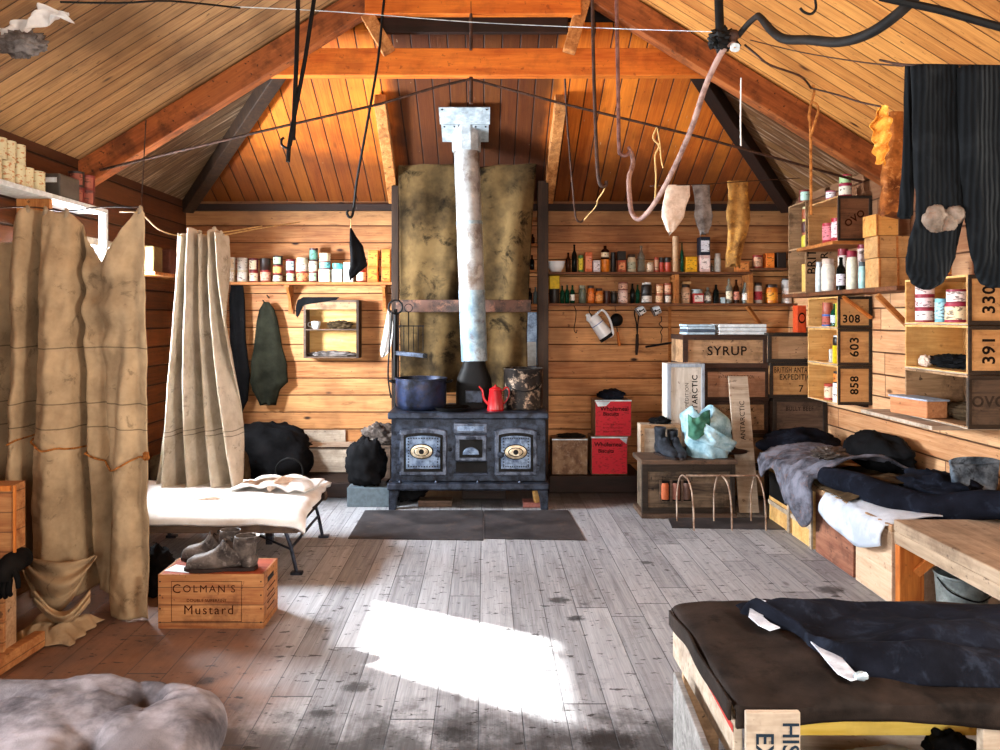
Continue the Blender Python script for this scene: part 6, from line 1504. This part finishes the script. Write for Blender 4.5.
# ------------------------------------------------------------------ buttoned mattress in the foreground
def mattress():
    x0, x1, y0, y1, zt = -2.3, X_(228, 1.92), 1.15, 2.08, .505
    c = ((x0+x1)/2, (y0+y1)/2, zt-.13); t = thing('buttoned_mattress', 'grey buttoned mattress with rounded corner, closest to the camera', 'mattress', c)
    nu, nv = 170, 110; hx, hy = (x1-x0)/2, (y1-y0)/2
    tufts = [(x1-.22-.40*i-(.05 if j % 2 else 0), y1-.12-.22*j) for i in range(4) for j in range(4)]
    def fn(u, v):
        a = u*2*math.pi; pw = .28
        ca, sa = math.cos(a), math.sin(a)
        ex = math.copysign(abs(ca)**pw, ca); ey = math.copysign(abs(sa)**pw, sa)
        if v < .6: k = v/.6; r = k; zz = 1
        else:
            b = (v-.6)/.4*math.pi/2*1.9; k = 1; r = 1; zz = 1
        R_ = 1-(.055 if v >= .6 else 0)
        if v < .6: x, y, z = c[0]+ex*hx*.93*r, c[1]+ey*hy*.88*r, zt
        else:
            b = (v-.6)/.4*math.pi; x = c[0]+ex*(hx*.93+hx*.07*math.sin(b)); y = c[1]+ey*(hy*.88+hy*.12*math.sin(b)); z = zt-.065+.065*math.cos(b)
        up = 1 if v < .75 else .3
        for tx, ty in tufts:
            d2 = ((x-tx)**2+(y-ty)**2); z -= up*(.035*math.exp(-d2/.0018)+.012*math.exp(-d2/.015))
            if d2 < .12: an = math.atan2(y-ty, x-tx); z += up*.014*abs(math.sin(an*3.5+tx*9))**.4*math.exp(-d2/.02)*min(1, d2/.002)
        z += up*(.008*fb(x*2.2, y*2.2, 3)+.010*fb(x*9+y*5, y*8, 5)+.010*abs(fb(x*7-y*8, y*3, 9)))
        z += .02*up*(1-min(1, ((x-c[0])/hx)**4))
        return Vector((x, y, z))
    MB().grid(fn, nu*2, nv).build('ticking', M_tuft, t, smooth=True, ang=180)
    for tx, ty in tufts:
        if tx < x0+.1: continue
        b = MB().blob((tx, ty, zt-.035), .014, .014, .009, 0, 1, 0, 12, 8).build('button', M_soot, t, smooth=True)
    0 and MB().tube([(x1-.62, y1-.23, zt+.006), (x1-.52, y1-.28, zt-.02), (x1-.42, y1-.285, zt+.0), (x1-.3, y1-.31, zt+.008)], .003, 6, 5).build('tuft_thread', M_string, t, smooth=True)
    t = thing('mattress_bunk', 'plain wooden bunk carrying the grey buttoned mattress', 'bunk', (c[0], c[1], 0))
    MB().box(x0, x1-.06, y0, y1-.05, .33, zt-.135).build('bed_board', M_cratem, t, bevel=.004)
    for xx in (x0+.05, x1-.16):
        for yy in (y0+.05, y1-.14): MB().box(xx, xx+.07, yy, yy+.07, 0, .33).build('leg', M_cratem, t, bevel=.004)
mattress()

# ------------------------------------------------------------------ canvas-topped bench of cases in the foreground
def bench():
    x0, x1, y0, y1, zt = .665, 2.0, 1.98, 2.62, .485
    t = thing('canvas_bench', 'low wooden bench of case boards with dark oily canvas top', 'bench', ((x0+x1)/2, (y0+y1)/2, 0))
    def fn(u, v):
        # wraps: front drop, top, back drop
        x = x0-.004+(x1-x0)*u; dr = .052; tot = dr+(y1-y0)+.03; s = v*tot
        lump = .012*fb(x*3, s*3, 5)
        if s < dr: return Vector((x, y0-.012-.006*math.sin(x*9)-abs(lump), zt-dr+s+.014*math.sin(x*7+1)*(1-s/dr)))
        q = s-dr
        e = math.exp(-q/.02)
        return Vector((x, y0-.01+q, zt+.008*1-.012*e+lump-.02*math.exp(-u/.012)+.012*math.exp(-((x-.93-q*.1)/.05)**2)))
    MB().grid(fn, 90, 60).build('canvas_top', M_canvasd, t, smooth=True, solid=.01, ang=80)
    def side(u, v): 
        y = y0+(y1-y0)*u; return Vector((x0-.012-.004*math.sin(y*20), y, zt+.0-.05*v+.006*math.sin(y*14)))
    MB().grid(side, 30, 8).build('canvas_edge', M_canvasd, t, smooth=True, solid=.008, ang=80)
    MB().box(x0+.005, x1, y0+.01, y1-.01, zt-.05, zt-.014).build('top_boards', M_cratem, t)
    MB().box(x0-.006, x0+.018, y0, y1, zt-.165, zt-.045).build('end_board', M_pale, t, bevel=.003)
    MB().add([(x0-.008, y0, zt-.06), (x0-.008, y0+.30, zt-.05), (x0-.008, y0+.28, zt-.062), (x0-.008, y0, zt-.08)], [(0,1,2,3)]).build('red_stain', fl('b03028', .8), t)
    lg = MB().box(x0+.01, x0+.15, y0-.05, y0-.034, 0, zt+.0).build('leg', M_pale, t, bevel=.003)
    text('HIST', .06, (x0+.122, y0-.0515, zt-.085), roll(FRONT, -90), M_inkb, lg, bold=.0008); text('EX', .065, (x0+.055, y0-.0515, zt-.09), roll(FRONT, -90), M_inkb, lg, bold=.0008)
    lg = MB().box(X_(981, y0), X_(981, y0)+.15, y0-.008, y0+.02, 0, zt-.06).build('leg', M_pale, t, bevel=.003)
    for yy in (y1-.05,):
        for xx in (x0+.02, x1-.17): MB().box(xx, xx+.12, yy, yy+.03, 0, zt-.05).build('leg', M_cratem, t, bevel=.003)
    MB().box(x0+.15, x1-.0, y0+.22, y0+.25, .275, .315).build('yellow_rail', wood('yellow_rail', 'c8a02c', 'ecd070', 0, .2, '7c5c2c'), t, bevel=.002)
    t2 = MB().box(x0+.03, x0+.05, y0+.06, y1-.02, 0, .33)
    o = MB().beam((x0-.10, y0-.35, .185), (x0-.055, y0+.40, .2), .02, .36, up=(0,0,1)).build('dark_plank', wood('grey_board', '5c5a58', 'b4b0ac', 0, .4), bevel=.003); tag(o, 'pale grey board on edge standing along the end of the canvas bench', 'plank')
    o = MB().box(x0+.2, x1-.1, y0+.1, y1-.15, .18, .20).build('under_shelf', M_pale, t, bevel=.003)
    crumple((1.12, 2.1, .22), .2, .1, .035, .35, 97, M_sheetb, 'crumpled_cloth', 'pale crumpled cloth stuffed under the canvas bench', 'cloth', .203, 3)
    crumple((1.35, 2.16, .25), .06, .08, .05, .3, 98, M_blk, 'black_pouch', 'black pouch beside the pale cloth under the canvas bench', 'pouch', .203, 3)
    for (txt_, px, py) in (('::', 777, 703),): text(txt_, .05, (X_(776, y0)+.02, y0-.034, zt-.03), FRONT, M_lbl, t, 'blue_mark')
    return zt
ZB_ = bench()
def trousers():
    zt = ZB_+.022
    t = thing('dark_trousers', 'dark navy trousers with white tape tabs spread over the canvas bench', 'trousers', (1.35, 2.35, zt))
    def prof(u):    # near and far boundary in depth along x
        x = .86+1.12*u
        nr = lerpt([(.86, 2.53), (.90, 2.50), (.98, 2.34), (1.00, 2.20), (1.03, 2.095), (1.2, 2.05), (1.5, 2.03), (2.0, 2.0)], x)
        fr = lerpt([(.86, 2.60), (.95, 2.61), (1.3, 2.62), (2.0, 2.62)], x); return x, nr, fr
    def fn(u, v):
        x, nr, fr = prof(u); y = nr+(fr-nr)*v
        ed = min(v, 1-v, u*3); k = 1-math.exp(-ed/.06)
        z = zt-.012+.035*k+.022*k*math.sin(y*13-x*6+1.5*fb(x*2, y*2))+.02*k*fb(x*4, y*6, 2)+.03*k*math.exp(-((v-.12)/.09)**2)-.02*k*math.exp(-((v-.32)/.05)**2)
        return Vector((x+.01*math.sin(y*30), y, max(z, zt-.014)))
    MB().grid(fn, 110, 60).build('trouser_cloth', M_navy, t, smooth=True, solid=.008, ang=80)
    def tab(pts, w, nm):
        ps = [Vector(p) for p in pts]
        m = MB(); vs = []; n = len(ps)
        for i, p in enumerate(ps):
            d = (ps[min(i+1, n-1)]-ps[max(i-1, 0)]); d.z = 0; d.normalize(); s = Vector((-d.y, d.x, 0))
            vs += [p-s*w/2, p+s*w/2]
        m.add(vs, [(2*i, 2*i+2, 2*i+3, 2*i+1) for i in range(n-1)]).build(nm, M_lbl, t, solid=.004)
    def tb(px, py, dz=.0): 
        Y = F*(EYE-(ZB_+.035+dz))/(py-PY); return at(px, py, Y)
    tab([tb(765, 601, .02), tb(757, 608, .008), tb(756, 617, .006), tb(764, 624, .004), tb(775, 629, .004)], .045, 'white_tab')
    tab([tb(819, 642, .004), tb(828, 652, .004), tb(838, 664, .004), tb(846, 673, .004), tb(858, 679, .006)], .05, 'white_tab')
    MB().blob(tb(861, 676, .012), .02, .01, .012, .2, 3, 3, 14, 10).build('buckle', M_galv, t, smooth=True)
trousers()

# ------------------------------------------------------------------ socks on a line
def sock(pts, ry, label, nm='ribbed_sock', Y=1.7, group='black ribbed socks', heel=None, seed=0):
    """rows (y, x0, x1) in the sock's own plane, flattened tube"""
    t = thing(nm, label, 'sock', at((pts[0][1]+pts[0][2])/2, pts[-1][0], Y), group)
    rows = []
    for i in range(len(pts)-1):
        for k in range(5):
            f = k/5; f2 = f*f*(3-2*f) if i == len(pts)-2 else f
            rows.append(tuple(pts[i][j]+(pts[i+1][j]-pts[i][j])*f for j in range(3)))
    rows.append(pts[-1]); rings = []
    for i, (y, a, b) in enumerate(rows):
        c = at((a+b)/2, y, Y); w = (b-a)/2*Y/F
        rr = []
        for j in range(64):
            th = 2*math.pi*j/64; q = math.cos(th)*w
            wv = .005*math.sin(q*60+i*.05+seed)+.005*fb(q*30, i*.2, seed)
            rr.append(Vector((c.x+q, Y+math.sin(th)*min(ry, w*.8)+wv, c.z)))
        rings.append(rr)
    MB().loft(rings).build('knit', M_sock, t, smooth=True, ang=180)
    if heel:
        hx, hy, r = heel
        m = MB()
        for dx, dy, sx_, sz_, sd in ((-4, 0, .030, .032, 3), (15, -4, .024, .023, 6), (7, 4, .026, .024, 9)):
            m.blob(at(hx+dx, hy+dy, Y-.012), sx_, .022, sz_, .12, 3, sd, 30, 20)
        m.build('darned_heel', M_heel, t, smooth=True, label='pale grey-brown darned heel', ang=180)
    return t
sock([(66, 905, 914), (120, 903, 914), (180, 901, 913), (215, 897, 912), (219, 899, 910)], .012, 'narrow black ribbed sock at the end of the line', Y=1.76, seed=4)
sock([(67, 910, 957), (100, 911, 957), (140, 912, 958), (180, 914, 962), (200, 915, 965), (220, 914, 963), (240, 908, 958), (258, 905, 953), (272, 907, 948), (282, 913, 941), (288, 920, 933), (290, 924, 929)], .022, 'long black ribbed sock with pale darned heel, hanging in the middle', heel=(938, 219, 17), seed=1)
sock([(68, 957, 1030), (120, 958, 1034), (170, 960, 1040), (210, 964, 1044), (235, 966, 1046), (255, 970, 1040), (272, 976, 1028), (284, 984, 1012), (288, 990, 1002)], .024, 'widest black ribbed sock, cut off by the picture edge', Y=1.68, seed=2)
wire('sock_line', [(880, 60, 1.9), (903, 64.5, 1.77), (935, 65, 1.7), (1000, 66, 1.68), (1060, 66, 1.66)], .003, M_rod, 'thin dark line carrying the black ribbed socks', 'line')

# ------------------------------------------------------------------ rods, wires and cloths hanging from the roof
def roofy(px, Y):   # picture row where the roof meets the column px in the plane Y
    return PY-(roofz(X_(px, Y))-.01-EYE)*F/Y
def rod(name, pts, r, mat, label, cat='rod', sub=4, group=None, n=8):
    o = MB().tube([at(*p) for p in pts], r, n, sub).build(name, mat, smooth=True); return tag(o, label, cat, group)
t = thing('hanging_hook', 'pair of black iron rods joined in a hook below the beam', 'hook', at(289, 160, 4.2))
MB().tube([at(299.5, roofy(299, 4.2), 4.2), at(298, 0, 4.2), at(296.5, 60, 4.2), at(293, 140, 4.2)], .013, 8).build('rod', M_black, t, smooth=True)
MB().tube([at(318, roofy(318, 4.2), 4.2), at(314, 0, 4.2), at(305, 60, 4.2), at(292, 128, 4.2), at(289, 146, 4.2), at(288, 162, 4.2)], .012, 8).build('rod', M_black, t, smooth=True)
MB().tube([at(292, 132, 4.19), at(291, 144, 4.19), at(287, 148, 4.19), at(282, 145, 4.19), at(281.5, 140, 4.19), at(284, 137.5, 4.19)], .007, 8, 5).build('hook', M_black, t, smooth=True)
rod('long_hook_rod', [(390, roofy(390, 5.0)+0, 5.0), (384, 0, 5.0), (378, 60, 5.0), (366, 130, 5.08), (357, 180, 5.15), (354, 205, 5.2), (352, 216, 5.2), (349, 217, 5.2), (347, 213, 5.2), (348.5, 210, 5.2)], .009, M_black, 'long thin black rod with hook reaching down near the black hat', 'rod')
rod('hook_rod', [(592, roofy(592, 4.6), 4.6), (592.5, 0, 4.6), (594, 80, 4.6), (597, 160, 4.6), (599, 180, 4.6), (602, 186.5, 4.6), (606, 185, 4.6), (606, 181, 4.6)], .011, M_rod, 'rusty iron rod with hook hanging lower of the two on the beam', 'rod')
rod('hook_rod', [(616, roofy(616, 4.6), 4.6), (616.5, 0, 4.6), (618, 80, 4.6), (619, 146, 4.6), (621, 154, 4.6), (626, 155.5, 4.6), (630, 151, 4.6), (628, 147, 4.6)], .012, metal('rosy_rod', '54302c', '8c645c', .5, .4, 12.), 'pinkish iron rod with curled hook and string knot', 'rod')
rod('knotted_string', [(630, 149, 4.58), (634, 160, 4.6), (633, 170, 4.6), (628, 180, 4.6), (629, 186, 4.6)], .005, metal('cord_pink', '7c5044', 'b08070', .8, 0, 20.), 'short pinkish cord dangling from the curled hook', 'cord')
rod('thin_hook_rod', [(565, 79, 5.1), (567, 120, 5.3), (572, 180, 5.6), (575, 212, 5.6), (577, 220, 5.6), (581, 222, 5.6), (584, 219, 5.6)], .007, M_rod, 'thin dark rod bent towards the bottle shelves', 'rod')
rod('twisted_string', [(606, 184, 4.6), (603, 192, 4.7), (598, 199, 4.8), (596, 206, 5.0), (590, 213, 5.3), (584, 220, 5.55)], .004, M_string, 'frayed pale string linking the two lower hooks', 'string')
rod('yellow_twine', [(657, 127, 5.04), (653, 138, 5.04), (659, 146, 5.04), (655, 156, 5.04), (656, 175, 5.04), (655, 200, 5.04)], .006, M_string, 'yellow twine dangling before the dark roof boards', 'twine')
rod('yellow_twine', [(657, 127, 5.06), (660, 145, 5.06), (661, 158, 5.06), (663, 168, 5.06)], .005, M_string, 'shorter yellow twine twisted beside the other', 'twine')
rod('tie_rod', [(470.5, 79, 5.02), (440, 86, 5.02), (380, 104, 5.02), (250, 134, 5.02), (100, 170, 5.1)], .009, M_rod, 'iron tie rod sloping from the beam towards the window side', 'tie rod', 1)
rod('tie_rod', [(470.5, 79, 5.04), (560, 103, 5.04), (700, 137, 5.04), (862, 182, 5.15)], .009, M_rod, 'iron tie rod sloping from the beam towards the wall of open cases', 'tie rod', 1)
rod('king_bolt', [(471, 2, 5.1), (471, 50, 5.1)], .011, M_rod, 'upper length of the vertical iron bolt above the big beam', 'bolt', 1)
rod('king_bolt', [(471, 77, 5.03), (471, 104, 5.03)], .013, M_rod, 'lower end of the vertical iron bolt beneath the big beam', 'bolt', 1)
rod('roof_wire', [(220, 6, 4.0), (340, 12, 4.3), (470, 22, 4.6), (600, 28, 4.6), (720, 32, 3.9)], .0025, M_galv, 'thin bare wire strung across under the roof', 'wire')
rod('roof_wire', [(60, 2, 3.4), (120, 3, 3.5), (170, 1, 3.6), (240, 8, 3.9)], .005, M_black, 'thick dark wire running along the roof over the window side', 'wire')
# gas pipe and hose
t = thing('gas_hose', 'black hanging gas fitting with a long drooping pinkish hose', 'hose', at(725, 48, 3.4))
MB().tube([at(717, roofy(717, 3.4), 3.4), at(718, -20, 3.4), at(720, 35, 3.4)], .02, 12).build('drop_pipe', M_black, t, smooth=True)
MB().blob(at(722, 40, 3.4), .055, .04, .045, .5, 4, 5, 24, 16).build('clamp', M_black, t, smooth=True)
for k, (a, b) in enumerate((((718, 34), (711, 30)), ((724, 30), (725, 25)), ((733, 40), (741, 46)))): MB().tube([at(*a, 3.4), at(*b, 3.4)], [.014, .003], 6).build('wire_end', M_black, t)
MB().blob(at(733, 36, 3.38), .028, .028, .028, .1, 3, 6, 14, 10).build('tap', M_rod, t, smooth=True)
MB().tube([at(733, 42, 3.39), at(722, 52, 3.4), at(706, 85, 3.5), at(690, 132, 3.7), at(668, 180, 4.0), at(652, 207, 4.2), at(640, 219, 4.3), at(632, 213, 4.35), at(629.5, 195, 4.4), at(629, 178, 4.5), at(633, 163, 4.58), at(631, 152, 4.6)], [.014]*12, 10, 8).build('hose', metal('hose_rubber', '6c4c44', 'a48478', .7, 0, 12.), t, smooth=True)
MB().tube([at(738, 36, 3.38), at(748, 24, 3.3), at(756, 17, 3.2), at(760, 17, 3.15), at(772, 31, 3.05), at(785, 39, 2.95), at(810, 40, 2.85), at(840, 42, 2.7), at(870, 33, 2.55), at(900, 12, 2.45), at(925, -14, 2.4)], [.013, .013, .013, .014, .017, .018, .018, .018, .018, .018, .018], 10, 8).build('black_cable', metal('cable_rubber', '0c0a09', '221c18', .7, 0, 12., spec=.2), t, smooth=True)
for k in range(4): MB().tube([at(735+1.5*math.cos(a)*3, 46+2.6*math.sin(a)+k, 3.36) for a in [j*.785 for j in range(9)]], .003, 6).build('wire_binding', M_galv, t)
rod('dark_bar', [(880, -3, 2.4), (940, 10, 2.35), (1010, 30, 2.3)], .013, M_black, 'dark iron bar under the roof above the black socks', 'bar', 1)
rod('curled_wire', [(800, 8, 2.8), (804, 12, 2.8), (811, 14, 2.8), (816, 8, 2.8), (814, -6, 2.8)], .005, M_black, 'curled black wire end under the roof above the cable', 'wire')
rod('loose_wire', [(745, 45, 3.36), (757, 55, 3.3), (770, 65, 3.3), (800, 76, 3.4), (811, 88, 3.5)], .005, M_rod, 'crooked wire sagging from the gas fitting to the rope', 'wire')
rod('loose_wire', [(811, 88, 3.5), (838, 95, 3.3), (860, 102, 3.2), (883, 107, 3.1)], .004, M_rod, 'twisted wire between the rope and the yellow rag', 'wire')
rod('loose_wire', [(750, 40, 3.3), (800, 52, 3.2), (860, 62, 2.6), (903, 66, 1.9)], .0025, M_rod, 'fine dark wire reaching towards the sock line', 'wire')
t = thing('hanging_rope', 'brown looped rope hanging down past the upper open case', 'rope', at(812, 215, 3.5))
MB().tube([at(813, 85, 3.5), at(814, 92, 3.5), at(811, 104, 3.5), at(809, 118, 3.5), at(810.5, 130, 3.5), at(811, 215, 3.55)], .0065, 8, 5).build('strand', M_rope, t, smooth=True)
MB().tube([at(812, 102, 3.48), at(817, 105, 3.48), at(818, 112, 3.48), at(815, 122, 3.48), at(811.5, 134, 3.49)], .006, 8, 5).build('loop', M_rope, t, smooth=True)
rod('white_string', [(741, 78, 4.0), (740.5, 120, 4.0), (741, 146, 4.0)], .004, M_white, 'straight white string dangling by the dark hip rafter', 'string')
# drying cloths
rod('drying_line', [(650, 186, 5.1), (668, 185.5, 5.0), (710, 184, 5.0), (735, 182, 5.1), (800, 178, 5.3)], .003, M_rod, 'thin line with the cream sock and the brown bag', 'line')
def hs(name, rows, Y, mat, label, cat, depth=.05, folds=4, seed=0):
    return hung(name, rows, Y, mat, label, cat, depth=depth, folds=folds, seed=seed, amp=.2)
hs('cream_sock', [(185, 666, 690), (196, 664.5, 690), (207, 662, 686), (217, 661.5, 684), (223, 664, 680), (229, 666, 676), (233, 668.5, 672)], 5.0, M_cream, 'thick cream wool sock drying on the line', 'sock', .06, 3, 2)
hs('grey_sock', [(185, 692, 710), (196, 694, 710), (206, 695, 711), (216, 694, 713), (226, 697, 711), (233, 700, 708)], 5.0, M_greyw, 'grey gauzy sock drying beside the cream one', 'sock', .04, 4, 7)
hs('brown_bag', [(181, 727, 748), (190, 728, 748), (200, 728, 749), (212, 726, 750), (222, 727, 750), (230, 728, 748), (245, 727, 744), (258, 725.5, 741), (266, 726, 740)], 5.2, M_bag, 'tattered brown bag hanging in the corner over the bottle shelf', 'bag', .07, 4, 5)
def yrag(u, v):
    a = lerpt([(0, 881), (.15, 877), (.3, 873.5), (.55, 876), (.8, 875.5), (1, 877)], v); b = lerpt([(0, 883), (.2, 889), (.6, 891), (1, 887)], v)
    p = at(a+(b-a)*u, 107+56*v+2*math.sin(u*8), 3.1); p.y += .025*math.sin(u*5+v*3)+.012*math.sin(v*26+u*5); return p
o = MB().grid(yrag, 24, 40).build('yellow_rag', cloth('yellow_leather', 'b8641c', 'eca844', c3='f4cc84', amt=.5, sc=20), smooth=True, solid=.004, ang=80); tag(o, 'crinkled yellow leather rag hanging beside the socks', 'rag')
hs('brown_parcel', [(112, 889, 903), (140, 889, 903), (160, 884, 904), (175, 881, 905), (190, 882, 903), (205, 880, 904), (214, 879, 905)], 3.6, cloth('brown_package', '4c2410', 'a8622c', c3='e09c5c', amt=.4, sc=9, rough=.5), 'long brown hanging package behind the socks over the boxes', 'package', .1, 3, 9)
for o in bpy.data.objects:
    if '_o' in o: del o['_o']
